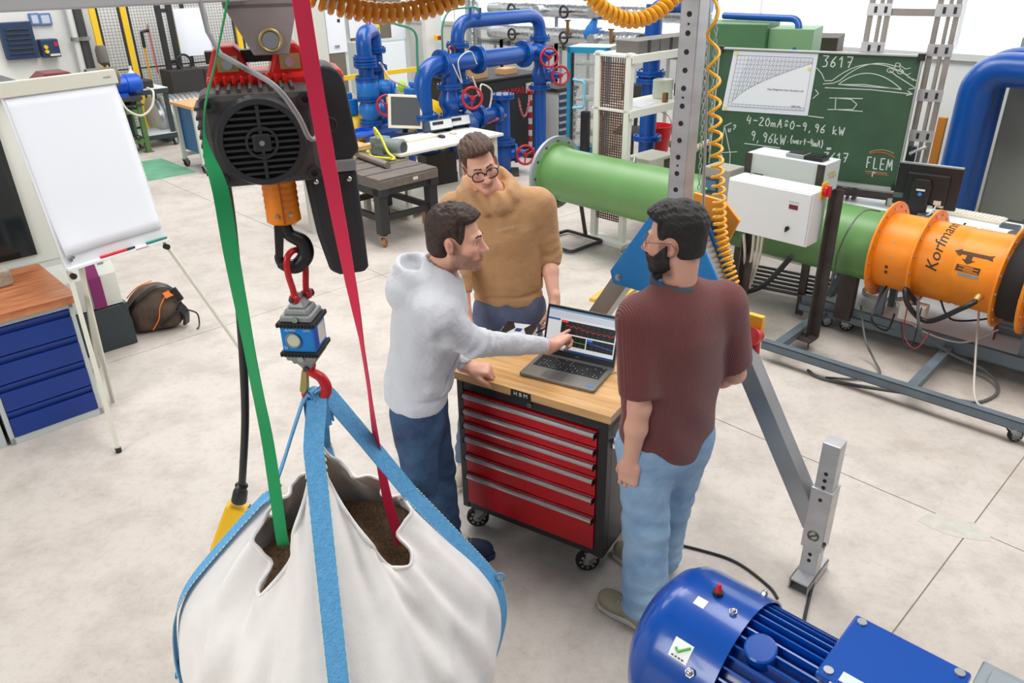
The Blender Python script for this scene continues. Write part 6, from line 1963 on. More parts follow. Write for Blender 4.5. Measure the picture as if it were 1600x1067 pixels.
for a, b in ((fb0 + fx * .02 - fn2 * .02, f1), (fb1 - fx * .02 - fn2 * .02, f2)):
    q = MB(); q.bar(a + fz * .5, a, .03, .02); q.bar(a, b + UP * .02, .026, .018); l_ = q.build('leg', M_BEI, flip, world=True)
    q = MB(); q.cyl(b, b + UP * .03, .017, n=12); q.build('foot', M_BLKP, l_, world=True)
    q = MB(); c = a - fz * .05 + fn2 * .01; q.cyl(c, c + fn2 * .03, .018, n=12); q.build('knob', M_BLKP, l_, world=True, smooth=40)
rb = fb0 + fx * FW * .5 - fn2 * .7; rb.z = 0
q = MB(); q.bar(fb0 + fx * FW * .35 + fz * .6 - fn2 * .03, rb, .026, .018); q.build('leg', M_BEI, flip, world=True)
q = MB(); rb2 = at(190, 640, .0); q.bar(fb0 + fx * .1 - fn2 * .04, V_(rb2.x - .1, rb2.y + .1, 0), .024, .016); q.build('leg', M_BEI, flip, world=True)
q = MB(); c = fb0 + fx * .035 + fz * .045; q.cyl(c, c + fn2 * .02, .012, n=12); q.cyl(c + fx * .02 + fz * .01, c + fx * .02 + fz * .01 + fn2 * .02, .008, n=10); q.build('pad_clip', M_CHROME, flip, world=True)
for x0, x1, m, nm, lab in ((.20, .42, mat('marker_red', (214, 26, 40), .4), 'marker_pen', 'red marker pen with black cap on the flip chart tray'), (.50, .64, mat('marker_green', (16, 130, 104), .4), 'marker_pen', 'green marker pen on the right of the flip chart tray')):
    a, b = fb0 + fx * x0 + fn2 * .022 + fz * .012, fb0 + fx * x1 + fn2 * .022 + fz * .012
    t = thing(nm, lab, 'pen', tuple(a - UP * .008), 0, 'marker pens on the flip chart tray')
    q = MB(); q.cyl(a, lerp(a, b, .75), .009, n=10); q.build('barrel', m, t, world=True, smooth=40)
    q = MB(); q.cyl(lerp(a, b, .75), b, .0085, .007, n=10); q.build('cap', M_BLKP if x0 < .3 else m, t, world=True, smooth=40)
q = MB()
for k in range(7): q.bar(fb0 + fx * (.42 + .012 * k) + fn2 * .0315 + fz * (-.004), fb0 + fx * (.428 + .012 * k) + fn2 * .0315 + fz * (-.004), .003, .005)
q.build('tray_print', mat('print_pink', (226, 120, 140), .6), flip, world=True)

# ------------------------------------------------------------------ blue drawer cabinet with wooden top
dl, dr_ = at(20, 697), at(163, 645); dx_ = E1; DW = (dr_ - dl).length
dcab = thing('drawer_cabinet', 'blue four drawer workshop cabinet with reddish wooden worktop', 'drawer cabinet', (dr_.x, dr_.y, 0), BA)
M_DGREY = mat('cabinet_frame_grey', (188, 196, 196), .45); M_DBLUE = mat('drawer_blue', (0, 48, 132), .42, var=.05, vscale=6)
M_WTOP = wood('wood_reddish', (200, 132, 88), (164, 92, 56), 3.0, (2, 16, 6))
DH = .775
q = MB(); q.b2(-DW, -DW + .025, 0, .60, 0, DH); q.b2(-.025, 0, 0, .60, 0, DH); q.b2(-DW, 0, 0.0, .6, 0, .045); q.b2(-DW, 0, 0, .6, DH - .035, DH); q.b2(-DW, 0, .58, .6, 0, DH); q.build('carcass', M_DGREY, dcab, bevel=.002)
for k in range(4):
    z0 = .045 + k * .1735
    q = MB(); q.b2(-DW + .027, -.027, -.006, .03, z0 + .003, z0 + .125); q.b2(-DW + .027, -.027, .012, .03, z0 + .125, z0 + .150); q.b2(-DW + .027, -.027, -.006, .03, z0 + .150, z0 + .170); q.build('drawer', M_DBLUE, dcab, bevel=.003)
wt = MB(); wt.b2(-DW - .6, .03, -.03, .74, DH, DH + .006); wtop = wt.build('worktop', M_WTOP, dcab)
for k in range(6):
    a, b = lerp(-.03, .74, k / 6), lerp(-.03, .74, (k + 1) / 6)
    q = MB(); q.b2(-DW - .6, .03, a + .0004, b - .0004, DH + .006, DH + .045); q.build('board', M_WTOP, wtop)
q = MB(); q.b2(-DW - .6, -DW - .02, .02, .60, 0, DH); q.build('side_unit', M_DGREY, dcab, bevel=.003)
o = at(-8, 452, DH + .045); blk = thing('stone_block', 'rough beige stone block on the wooden worktop at the left edge', 'block', (o.x, o.y, DH + .045), BA)
V, F = iso(lambda P: s_box(P, (o.x - .05, o.y + .03, DH + .045 + .05), (.12, .06, .05), .008, rot_np(Matrix.Rotation(BA, 4, 'Z'))) + .003 * wob(P, 60, 4), (o.x - .25, o.y - .2, DH + .04), (o.x + .15, o.y + .25, DH + .17), .008)
mesh_np('block_body', V, F, mat('stone_beige', (176, 166, 152), .85, var=.2, vscale=25), blk)

# ------------------------------------------------------------------ white machine tool
mach = thing('machine_tool', 'white enclosed machine tool with dark window and purple stripe', 'machine', tuple(E(1.5, 5.8)), BA)
M_MW = mat('machine_white', (222, 224, 216), .45); M_MD = mat('machine_dark', (50, 60, 64), .5)
# local x along e1 (0 = right end), y along e2
q = MB(); q.b2(-3.0, .06, 0, .9, 0.0, .33); q.prism([(-3, 0), (.06, 0), (.06, .2), (.0, .33), (-3, .33)], (0, -.02, 0), (1, 0, 0), (0, 0, 1), (0, 1, 0), .02); q.build('base_plinth', M_MD, mach, bevel=.005)
q = MB(); q.prism([(0.0, .335), (.02, .335), (.02, .57), (.08, .70), (.08, .745), (.9, .745), (.9, .335)], (-3.0, 0, 0), (0, 1, 0), (0, 0, 1), (1, 0, 0), 3.04); lowb = q.build('console', M_MW, mach, bevel=.004)
q = MB(); q.prism([(.075, .745), (.16, 1.84), (.9, 1.84), (.9, .745)], (-3.0, 0, 0), (0, 1, 0), (0, 0, 1), (1, 0, 0), 2.86); upb = q.build('enclosure', M_MW, mach, bevel=.006)
q = MB(); q.prism([(.064, .81), (.138, 1.76), (.15, 1.76), (.08, .81)], (-1.9, 0, 0), (0, 1, 0), (0, 0, 1), (1, 0, 0), 1.50); q.build('window', mat('machine_window', (24, 30, 30), .12, coat=.5), upb)
q = MB(); q.b2(-3.0, -.12, .10, .95, 1.84, 1.88); q.build('roof_edge', mat('machine_edge', (52, 58, 64), .5), mach)
q = MB(); q.prism([(.16, 1.88), (.45, 2.02), (.9, 2.02), (.95, 1.88)], (-3.0, 0, 0), (0, 1, 0), (0, 0, 1), (1, 0, 0), 2.2); q.build('roof_hood', mat('machine_roof_grey', (128, 128, 120), .5), mach)
M_PUR = mat('stripe_purple', (132, 32, 104), .45)
q = MB(); q.prism([(-.155, .335), (-.075, .335), (-.075, .57), (-.155, .57)], (0, -.003, 0), (1, 0, 0), (0, 0, 1), (0, 1, 0), .024)
q.prism([(.017, .57), (.077, .70), (.077, .745), (.083, .745), (.083, .70), (.023, .57)], (-.155, 0, 0), (0, 1, 0), (0, 0, 1), (1, 0, 0), .08); q.build('purple_stripe', M_PUR, lowb)
q = MB(); q.b2(-.055, -.015, .05, .09, .64, .73); q.build('grip_recess', mat('recess_grey', (150, 154, 146), .6), lowb)

# ------------------------------------------------------------------ backpack on the floor
bk = at(243, 500, .14); bz = V_(-2.80, 5.56, 0)
pack = thing('backpack', 'brown backpack with black straps and orange piping lying on the floor', 'backpack', tuple(bz), R(35))
def pk(P):
    q = body_q(P, bz, R(35)); q = q - v3((0, 0, .17))
    d = s_ell(q, (0, 0, 0), (.20, .15, .19)); d = smin(d, s_box(q, (-.02, .02, -.05), (.17, .13, .11), .06), .05)
    d = smin(d, s_ell(q, (.09, -.10, -.05), (.10, .08, .10)), .04)
    d = d + .008 * wob(P, 22, 3) + .004 * wob(P, 60, 9)
    return smax(d, -P[:, 2] + .004, .01)
V, F = iso(pk, bz - V_(.3, .3, .02), bz + V_(.3, .3, .42), .009)
pm = np.array(pack.matrix_world.inverted())
mesh_np('pack_body', V, F, mat('canvas_brown', (92, 76, 64), .85, var=.15, vscale=14, bump=.4, bscale=50), pack)
def pkw(x, y, z): return V_(bz.x, bz.y, 0) + V_(x * math.cos(R(35)) - y * math.sin(R(35)), x * math.sin(R(35)) + y * math.cos(R(35)), z)
def strap_on(pts, w, m, name, th=.006):
    q = MB(); P_ = bez([pkw(*p) for p in pts], 6); ctr = V_(bz.x, bz.y, .16); N = len(P_)
    dirs = []
    for i in range(N):
        t = (P_[min(i + 1, N - 1)] - P_[max(i - 1, 0)]).normalized(); dirs.append(t.cross((P_[i] - ctr).normalized()))
    q.ribbon(P_, dirs, w, th); return q.build(name, m, pack, world=True, smooth=60)
M_ORP = mat('piping_orange', (232, 122, 30), .6)
strap_on([(-.20, -.06, .20), (-.12, -.11, .30), (.02, -.10, .36), (.12, -.11, .33), (.17, -.13, .22)], .035, M_BLKP, 'carry_strap', .008)
strap_on([(-.02, -.175, .06), (.08, -.20, .14), (.14, -.19, .17), (.19, -.14, .16)], .025, M_BLKP, 'side_strap')
strap_on([(.14, -.17, .20), (.18, -.16, .12), (.17, -.15, .03)], .07, M_BLKP, 'strap_pad', .02)
strap_on([(-.08, -.17, .05), (-.02, -.17, .13), (.01, -.16, .22), (.08, -.13, .30)], .008, M_ORP, 'piping')
strap_on([(.06, -.14, .29), (.12, -.13, .30), (.17, -.09, .28)], .05, M_ORP, 'lining', .004)
strap_on([(-.18, .02, .28), (-.10, -.02, .36), (.02, .02, .375)], .008, M_ORP, 'piping')
q = MB(); q.bar(pkw(.13, -.13, .33), pkw(.17, -.15, .23), .03, .05); q.build('buckle', M_BLKP, pack, world=True, bevel=.004)
q = MB(); q.tube(bez([pkw(.20, -.15, .14), pkw(.26, -.18, .10), pkw(.25, -.22, .02), pkw(.22, -.26, .01)], 6), .006, 6); q.build('loose_strap', M_BLKP, pack, world=True)

# ------------------------------------------------------------------ background left
M_GST = mat('stand_green', (86, 122, 70), .5, var=.1); M_MBL2 = mat('motor_blue', (24, 84, 190), .35)
g0 = at(235, 237)
gst = thing('motor_stand', 'green steel stand carrying test motor behind the flip chart', 'stand', (g0.x, g0.y, 0), BA)
for x in (-.60, -.02):
    for y in (0, .45):
        q = MB(); q.b2(x - .035, x + .035, y - .035, y + .035, 0, .78); lg = q.build('leg', M_GST, gst)
        q = MB(); q.b2(x - .06, x + .06, y - .06, y + .06, 0, .015); q.build('foot_plate', M_GST, lg)
for z in (.18, .62):
    q = MB()
    for y in (0, .45): q.b2(-.62, 0, y - .025, y + .025, z - .03, z + .03)
    q.b2(-.63, -.58, 0, .45, z - .03, z + .03); q.b2(-.05, 0, 0, .45, z - .03, z + .03); q.build('rail_frame', M_GST, gst)
q = MB(); q.b2(-.68, .04, -.06, .51, .78, .83); q.b2(-.68, .04, -.06, .51, .70, .72); q.build('machine_bed', M_GREYM, gst)
for k in range(5): q = MB(); q.cyl((-.55 + .1 * k, -.1, .22 + .015 * (k % 2)), (-.45 + .1 * k, .5, .22 + .015 * (k % 2)), .018, n=8); q.build('bar_stock', M_GREYM, gst)
bm_ = thing('electric_motor', 'small blue electric motor with white lead on the green stand', 'motor', (g0.x + .10, g0.y + .10, .83), BA)
q = MB(); q.lathe([(.12, -.52), (.135, -.50), (.135, -.22), (.15, -.21), (.15, -.03), (.12, 0)], (0, .2, .16), (1, 0, 0), 24); q.build('motor_body', M_MBL2, bm_, smooth=40)
q = MB(); q.b2(-.48, -.25, .05, .35, 0, .05); q.build('motor_foot', M_MBL2, bm_)
q = MB(); q.b2(-.62, -.32, .06, .30, .22, .34); q.build('terminal_box', M_MBL2, bm_, bevel=.01)
for k in range(10): q = MB(); q.b2(-.47 + k * .025, -.46 + k * .025, .05, .35, .15, .19); q.build('cooling_fin', M_MBL2, bm_)
q = MB(); q.tube(bez([(-.5, .0, .3), (-.45, -.08, .1), (-.38, -.12, -.15), (-.2, -.14, -.26), (-.02, -.14, -.15), (.06, -.1, .05), (.02, 0, .1)], 6), .018, 8); q.build('motor_lead', mat('cable_white', (214, 208, 196), .5), bm_, smooth=60)

c0 = at(275, 226); cart = thing('trolley_cart', 'dark steel cart with white shelves and castors before the mesh fence', 'cart', (c0.x, c0.y, 0), BA)
M_CST = mat('cart_steel', (46, 58, 60), .5); M_CSH = mat('cart_shelf', (214, 220, 222), .5)
for x in (-.62, .0):
    for y in (0, .5):
        q = MB(); q.b2(x - .03, x + .03, y - .03, y + .03, .12, .86); q.build('leg', M_CST, cart)
        caster(cart, x, y, .05, .5)
for z in (.18, .86):
    q = MB(); q.b2(-.66, .04, -.04, .54, z, z + .03); q.build('shelf', M_CSH, cart)
    q = MB(); q.b2(-.66, .04, -.045, -.03, z - .05, z + .02); q.b2(.03, .045, -.04, .54, z - .05, z + .02); q.build('shelf_rim', M_CST, cart)
M_BBX = mat('box_black', (44, 42, 40), .6)
t = thing('tool_case', 'flat black tool case on the cart before the mesh fence', 'case', tuple(E(*ab(c0), .89) + E1 * -.35 + E2 * .2), BA)
q = MB(); q.b2(-.22, .22, -.15, .15, 0, .12); q.build('case_body', M_BBX, t, bevel=.015); q = MB(); q.b2(-.05, .05, -.17, -.15, .05, .08); q.build('handle', M_BLKP, t)
t = thing('plastic_bottle', 'white plastic bottle standing behind the black tool case', 'bottle', tuple(E(*ab(c0), .89) + E1 * -.30 + E2 * .42), 0)
q = MB(); q.lathe([(.05, 0), (.055, .02), (.055, .2), (.02, .25), (.02, .28)], (0, 0, 0), (0, 0, 1), 14); q.build('bottle_body', mat('bottle_white', (232, 234, 236), .4), t, smooth=40); q = MB(); q.cyl((0, 0, .28), (0, 0, .31), .024, n=12); q.build('bottle_cap', M_CSH, t)
o = one2(262, 185, 13.0); t = thing('steel_drum', 'shiny ribbed steel drum lying behind the cart', 'drum', (o.x, o.y, 0), BA)
q = MB(); pr = [(.05, 0), (.33, 0)]
for k in range(10): pr += [(.34, .04 + k * .08), (.325, .08 + k * .08)]
pr += [(.33, .9), (.05, .9)]; q.lathe(pr, (-.1, .35, .36), (1, 0, 0), 28); q.build('drum_body', mat('galvanised_drum', (176, 180, 182), .3, .8, var=.15), t, smooth=30)
q = MB(); q.b2(-.05, .05, .1, .6, 0, .06); q.b2(.6, .7, .1, .6, 0, .06); q.build('drum_cradle', M_CST, t)

# mesh fence
FB = 14.2
fence = thing('mesh_fence', 'wire mesh safety fence with yellow posts at the back wall', 'fence', tuple(E(4.75, FB)), BA)
for x in (-.35, .12, 2.05):
    q = MB(); q.b2(x - .045, x + .045, -.03, .03, 0, 2.3); q.build('post', M_YEL, fence)
M_WIRE = mat('wire_dark', (60, 62, 62), .5)
for (x0, x1) in ((.20, 1.08), (1.12, 1.97), (-.28, .05), (2.13, 2.75)):
    q = MB(); ft = [(x0, .1), (x1, .1), (x1, 2.2), (x0, 2.2), (x0, .1)]
    for a, b in zip(ft[:-1], ft[1:]): q.bar((a[0], 0, a[1]), (b[0], 0, b[1]), .03)
    q.bar((x0, 0, 1.05), (x1, 0, 1.05), .02); q.build('panel_frame', M_BLK, fence)
    q = MB(); n = max(2, int((x1 - x0) / .048))
    for k in range(1, n): x = lerp(x0, x1, k / n); q.b2(x - .0022, x + .0022, -.002, .002, .1, 2.2)
    for k in range(1, 44): z = .1 + k * .048; q.b2(x0, x1, -.002, .002, z - .0022, z + .0022)
    q.build('mesh_panel', M_WIRE, fence, kind='stuff')
q = MB(); q.b2(.86, 1.06, -.06, -.05, 1.32, 1.48); t = q.build('warning_sign', mat('sign_yellow', (232, 206, 40), .5), fence)
o = one2(302, 50, FB - .08); q = MB(); q.prism([(-.28, -.38), (.28, -.38), (.28, .38), (-.28, .38)], o, E1, UP, -E2, .004); tag(q.build('notice_sheet', M_PAP, None), 'large white paper notice hung on the mesh fence', 'notice')
t = thing('fork_mast', 'dark steel fork mast standing before the mesh fence', 'mast', tuple(E(*ab(one2(273, 130, 13.9)), 0)), BA)
for x in (-.08, .10): q = MB(); q.b2(x, x + .08, -.04, .04, 0, 2.1); q.build('mast_rail', M_BLK, t)
for z in (.3, 1.1, 1.9): q = MB(); q.b2(-.08, .18, -.03, .03, z, z + .06); q.build('mast_bar', M_BLK, t)
t = thing('spray_lance', 'thin yellow lance with black handle leaning on the mesh fence', 'lance', tuple(E(*ab(at(240, 190)), 0)), BA)
a, b = one2(240, 145, FB - .1), one2(221, 50, FB - .1)
q = MB(); q.tube([a - UP * .6, a, lerp(a, b, .75)], .018, 8); q.build('lance_tube', mat('lance_amber', (206, 150, 30), .5), t, world=True); q = MB(); q.tube([lerp(a, b, .75), b, b + E1 * .12 + UP * .02], .03, 8); q.build('lance_grip', M_BLKP, t, world=True)
q = MB(); a, b = one2(247, 115, FB - .1), one2(230, 38, FB - .1); q.tube([a, b], .012, 6); tag(q.build('measuring_rod', mat('rod_red_white', (196, 80, 84), .5), None), 'thin red and white rod hanging on the mesh fence', 'rod')
o = E(5.75, 13.6); t = thing('pump_cabinet', 'black machine cabinet with blue control panel behind the cart', 'cabinet', tuple(o), BA)
q = MB(); q.b2(-.55, .05, 0, .45, 0.0, 1.02); q.build('black_body', M_BBX, t, bevel=.01); q = MB(); q.b2(.0, .62, .0, .42, 0, 1.0); q.build('black_body', M_BBX, t, bevel=.01)
q = MB(); q.b2(.60, .85, -.05, .4, 0, 1.12); pb = q.build('control_column', M_MBL2, t, bevel=.01); q = MB(); q.b2(.66, .78, -.065, -.05, .75, .9); q.build('switch_plate', mat('fan_orange_sw', (230, 110, 30), .5), pb); q = MB(); q.b2(.62, .83, -.06, -.05, .35, .6); q.build('yellow_plate', M_YEL, pb)
q = MB(); q.torus((-.2, .2, 1.12), (0, 1, 0), .12, .02, 20, 8); q.build('hose_loop', M_BLKP, t)
# blue workbench
o = at(320, 272); t = thing('workbench', 'blue workbench on castors with beech top behind the hoist', 'workbench', (o.x, o.y, 0), BA)
M_BBL = mat('bench_blue', (26, 96, 152), .45); M_BFR = mat('bench_frame_cream', (206, 208, 198), .5)
q = MB(); q.b2(-.02, 1.6, -.02, .7, .86, .90); q.build('bench_top', M_BEECH, t, bevel=.003)
for x in (0, 1.5):
    for y in (0, .62): q = MB(); q.b2(x, x + .05, y, y + .05, .12, .86); q.build('leg', M_BFR, t); caster(t, x + .02, y + .02, .05, .4)
q = MB(); q.b2(.05, 1.55, .01, .05, .15, .2); q.b2(.05, 1.55, .62, .66, .15, .2); q.build('foot_rail', M_BFR, t)
q = MB(); q.b2(.06, .62, .005, .66, .24, .85); cb_b = q.build('bench_cabinet', M_BBL, t, bevel=.004)
for z0, z1 in ((.25, .70), (.715, .845)): q = MB(); q.b2(.075, .605, -.006, .005, z0, z1); f_ = q.build('drawer_front', M_BBL, t, bevel=.003); q = MB(); q.b2(.5, .56, -.02, -.006, z1 - .06, z1 - .04); q.build('handle', M_ZINC, f_)
q = MB(); q.b2(.95, 1.48, .005, .66, .24, .85); q.build('bench_cabinet', M_BBL, t, bevel=.004)
# wall fittings top left
def wallbox(name, x0, y0, x1, y1, m, d, label, cat, b=14.9):
    a, c = one2(x0, y1, b), one2(x1, y0, b); ea, ec = ab(a)[0], ab(c)[0]
    t = thing(name, label, cat, tuple(E(ea, b)), BA)
    q = MB(); q.b2(0, ec - ea, -d, 0.09, a.z, c.z); bdy = q.build('box_body', m, t, bevel=.01); return t, ec - ea, a.z, c.z
M_NAVY = mat('panel_navy', (30, 56, 92), .5)
t, w_, z0, z1 = wallbox('tool_board', 12, 33, 46, 94, M_NAVY, .06, 'dark blue tool panel on the back wall at the left edge', 'panel')
for k in range(6): q = MB(); zz = lerp(z0, z1, .15 + .13 * k); q.b2(.06, w_ - .06, -.09, -.06, zz, zz + .02); q.build('tool_bar', M_GREYM, t)
t, w_, z0, z1 = wallbox('switch_box', 66, 60, 86, 90, M_NAVY, .12, 'blue electrical switch box with yellow knobs on the back wall', 'switch box')
for k in range(2): q = MB(); q.cyl((.06, -.12, lerp(z0, z1, .35 + .25 * k)), (.06, -.16, lerp(z0, z1, .35 + .25 * k)), .03, n=12); q.build('knob', M_YEL, t)
q = MB(); q.b2(w_ * .75, w_ * .92, -.13, -.12, lerp(z0, z1, .6), lerp(z0, z1, .85)); q.build('red_mark', mat('mark_red', (190, 40, 50), .5), t); q = MB(); q.b2(.1, w_ * .95, -.13, -.12, lerp(z0, z1, .08), lerp(z0, z1, .2)); q.build('breaker_row', mat('row_white', (220, 214, 206), .5), t)
for x0, x1, lab in ((49, 60, 'left blue bordered paper notice on the back wall'), (64, 78, 'right blue bordered paper notice on the back wall')):
    t, w_, z0, z1 = wallbox('wall_notice', x0, 20, x1, 40, mat('notice_blue', (96, 126, 176), .6), .004, lab, 'notice', 14.95)
    q = MB(); q.b2(.03, w_ - .03, -.008, -.004, z0 + .03, z1 - .03); q.build('notice_page', mat('notice_page', (196, 206, 222), .6), t)
for x, r_, m, lab in ((108, .05, M_WALL2, 'white pipe'), (121, .07, mat('pipe_dark_grey', (70, 72, 74), .5), 'dark pipe')):
    a = one2(x, 20, 14.8); t = thing('vertical_pipe', lab + ' running up the back wall beside the mesh fence', 'pipe', (a.x, a.y, 0), 0)
    q = MB(); q.cyl((0, 0, 0), (0, 0, 2.6), r_, n=14); q.build('pipe_run', m, t, smooth=40); q = MB(); q.cyl((0, 0, 1.5), (0, 0, 1.56), r_ + .03, n=14); q.build('pipe_clamp', M_ZINC, t)
# machinery just above the flip chart
o = one2(118, 112, 10.5) - E1 * .25; t = thing('test_engine', 'dark red machine with black hose and grey motor behind the flip chart', 'machine', (o.x, o.y, 0), BA)
q = MB(); q.prism([(-.25, 0), (.40, 0), (.40, 1.30), (.12, 1.50), (-.12, 1.50), (-.25, 1.40)], (0, -.2, 0), (1, 0, 0), (0, 0, 1), (0, 1, 0), .4); q.build('red_casing', mat('casing_maroon', (110, 34, 40), .5), t, bevel=.01)
q = MB(); q.tube(bends([(-.62, -.1, .6), (-.62, -.1, 1.40), (-.1, -.1, 1.42)], .1), .035, 10); q.build('black_hose', M_BLKP, t, smooth=60)
q = MB(); q.cyl((.36, 0, 1.38), (.70, 0, 1.38), .11, n=18); q.build('grey_motor', mat('motor_taupe', (104, 98, 90), .6), t, smooth=40)
q = MB(); q.cyl((.62, .1, 1.36), (.62, .1, 1.50), .02, n=8); q.lathe([(.03, 1.50), (.07, 1.54), (.07, 1.68), (.05, 1.73)], (.62, .1, 0), (0, 0, 1), 14); q.build('exhaust_pot', mat('motor_taupe', (104, 98, 90), .6), t, smooth=40)
# ------------------------------------------------------------------ background middle
M_PB = mat('pipe_blue', (0, 72, 152), .32, coat=.15, var=.04, vscale=4); M_PT = mat('pipe_light_blue', (28, 112, 190), .35)
M_WHL = mat('handwheel_red', (172, 28, 44), .4)


def flange(q, p, d, r, th=.03):
    d = d.normalized(); q.lathe([(r, -th), (r, -th * .1), (r * .93, 0), (r, th * .1), (r, th)], p, d, 22)


def flanges(parent, lst, r, m, name='flange'):
    for p, d in lst:
        q = MB(); flange(q, p, d, r); fo = q.build(name, m, parent, world=True, smooth=40)
        q = MB(); x, y, dd = frame(d)
        for k in range(8):
            a = 2 * PI * k / 8; c = p + (x * math.cos(a) + y * math.sin(a)) * r * .8
            q.cyl(c - dd * .045, c + dd * .045, .011, n=6)
        q.build('flange_bolts', M_GREYM, fo, world=True, kind='stuff')


def handwheel(parent, c, d, r, m=None):
    d = d.normalized(); x, y, _ = frame(d); q = MB(); q.torus(c, d, r, r * .14, 22, 8)
    for k in range(3):
        a = 2 * PI * k / 3 + .4; q.cyl(c, c + (x * math.cos(a) + y * math.sin(a)) * r, r * .09, n=6)
    q.cyl(c - d * .03, c + d * .03, r * .22, n=10)
    w = q.build('handwheel', m or M_WHL, parent, world=True, smooth=50)
    q = MB(); q.cyl(c - d * .22, c, r * .13, n=8); q.build('spindle', M_PB, w, world=True)


def valve(parent, c, ax, side, r, m=None):
    """gate valve body on axis ax with bonnet towards side"""
    m = m or M_PB; ax = ax.normalized(); side = side.normalized(); q = MB()
    q.lathe([(r, -.15), (r * .95, -.12), (r * 1.35, -.04), (r * 1.35, .04), (r * .95, .12), (r, .15)], c, ax, 20)
    q.lathe([(r * 1.1, 0), (r * 1.0, .14), (r * 1.25, .15), (r * 1.25, .18), (r * .7, .2), (r * .35, .30)], c, side, 18)
    q.build('valve_body', m, parent, world=True, smooth=45)


PB_ = 7.5; HWD = Vector((.3, -1, .12)).normalized()
def pp(x, y, b=PB_): return one2(x, y, b)
def pz(x, z, b=PB_): 
    """point in the plane e2=b below/above photo column x at height z"""
    p = one2(x, 150, b); return E(ab(p)[0], b, z)
r_ = .095
o = pp(790, 268); rig = thing('pipe_rig', 'blue flanged pipework test rig with red handwheels', 'pipework', (o.x, o.y, 0), 0)
eH = E(ab(pp(690, 98))[0], PB_, 1.48); eR = E(7.80, PB_, 1.48)
# main horizontal run and left elbow down
q = MB(); L0 = E(5.75, PB_, .45); q.tube(bends([L0, E(5.75, PB_, 1.48), E(7.62, PB_, 1.48)], .28, 8), r_ + .01, 20); q.build('main_run', M_PB, rig, world=True, smooth=60)
flanges(rig, [(E(6.05, PB_, 1.48), E1), (E(6.62, PB_, 1.48), E1), (E(7.42, PB_, 1.48), E1), (E(5.75, PB_, .92), UP), (E(5.75, PB_, .5), UP)], r_ + .07, M_PB)
# arch above
q = MB(); q.tube(bends([E(6.40, PB_ + .1, 1.2), E(6.40, PB_ + .1, 1.92), E(7.83, PB_ + .1, 1.92), E(7.83, PB_ + .1, .0)], .22, 8), r_ - .012, 20); q.build('arch_run', M_PB, rig, world=True, smooth=60)
flanges(rig, [(E(6.40, PB_ + .1, 1.66), UP), (E(6.40, PB_ + .1, 1.25), UP), (E(7.83, PB_ + .1, 1.64), UP), (E(7.83, PB_ + .1, 1.02), UP)], r_ + .045, M_PB)
valve(rig, E(7.66, PB_, 1.48), E1, -E2, .085); handwheel(rig, pp(858, 90, 7.2), HWD, .115)
valve(rig, E(7.83, PB_ + .1, 1.17), UP, (E1 * .8 - E2).normalized(), .085); handwheel(rig, pp(876, 118, 7.2), HWD, .115)
# drop leg under the main run with gate valve
q = MB(); q.tube(bends([E(6.40, PB_, 1.48), E(6.16, PB_, 1.46), E(6.16, PB_, .35)], .18, 8), r_, 20); q.build('drop_leg', M_PB, rig, world=True, smooth=60)
flanges(rig, [(E(6.16, PB_, 1.22), UP), (E(6.16, PB_, .86), UP)], r_ + .055, M_PB)
valve(rig, E(6.16, PB_, 1.04), UP, (E1 - E2 * .6).normalized(), .105); handwheel(rig, pp(738, 153, 7.2), HWD, .12)
q = MB(); q.tube(bends([E(6.16, PB_, .55), E(6.6, PB_, .80), E(7.02, PB_, .80)], .1, 5), .085, 18); q.build('link_pipe', M_PB, rig, world=True, smooth=60)
flanges(rig, [(E(6.62, PB_, .80), E1), (E(6.90, PB_, .80), E1)], .14, M_PB)
q = MB(); q.lathe([(.16, -.2), (.20, -.05), (.20, .1), (.13, .2)], E(6.3, PB_, .72), E1, 20); q.build('pump_casing', M_PB, rig, world=True, smooth=50)
# front stand pipe
q = MB(); q.cyl(E(7.03, PB_, .04), E(7.03, PB_, 1.0), r_, n=22); q.build('stand_pipe', M_PB, rig, world=True, smooth=60)
flanges(rig, [(E(7.03, PB_, 1.0), UP), (E(7.03, PB_, .42), UP)], r_ + .06, M_PB)
valve(rig, E(7.03, PB_, .26), UP, E1 - E2 * .7, .10); handwheel(rig, pp(821, 242, 7.2), HWD, .12)
q = MB(); q.b2(-.2, .2, -.2, .2, 0, .03); q.M = None; q.v = [E(*ab(Vector(v)), 0) + E(7.03, PB_) + UP * v.z for v in q.v]; q.build('base_plate', M_GREYM, rig, world=True)
# thin green instrument lines and a manometer loop
q = MB(); q.tube(bez([pp(655, 170), pp(652, 90), pp(648, 50), pp(620, 38), pp(600, 32)], 6), .014, 6); q.build('instrument_line', mat('line_green', (52, 132, 104), .5), rig, world=True, smooth=60)
q = MB(); q.tube(bends([pp(693, 110), pp(690, 40), pp(700, 15), pp(748, 10), pp(750, 28)], .1, 5), .012, 6); q.build('instrument_line', mat('line_green', (52, 132, 104), .5), rig, world=True, smooth=60)
for x in (735, 750): q = MB(); q.tube([pp(x, 30), pp(x, 12)], .02, 6); q.build('tap', M_PB, rig, world=True)
q = MB(); q.tube(bez([pp(702, 98), pp(701, 76), pp(706, 72), pp(710, 78), pp(709, 96)], 5), .012, 6); q.build('manometer_loop', mat('copper', (150, 84, 66), .4, .7), rig, world=True, smooth=60)
q = MB(); q.tube(bez([pp(707, 100, 7.35), pp(722, 130, 7.3), pp(716, 95, 7.3), pp(735, 80, 7.3), pp(745, 100, 7.3)], 6), .007, 6); q.build('white_hose', mat('cable_white', (214, 208, 196), .5), rig, world=True, smooth=60)
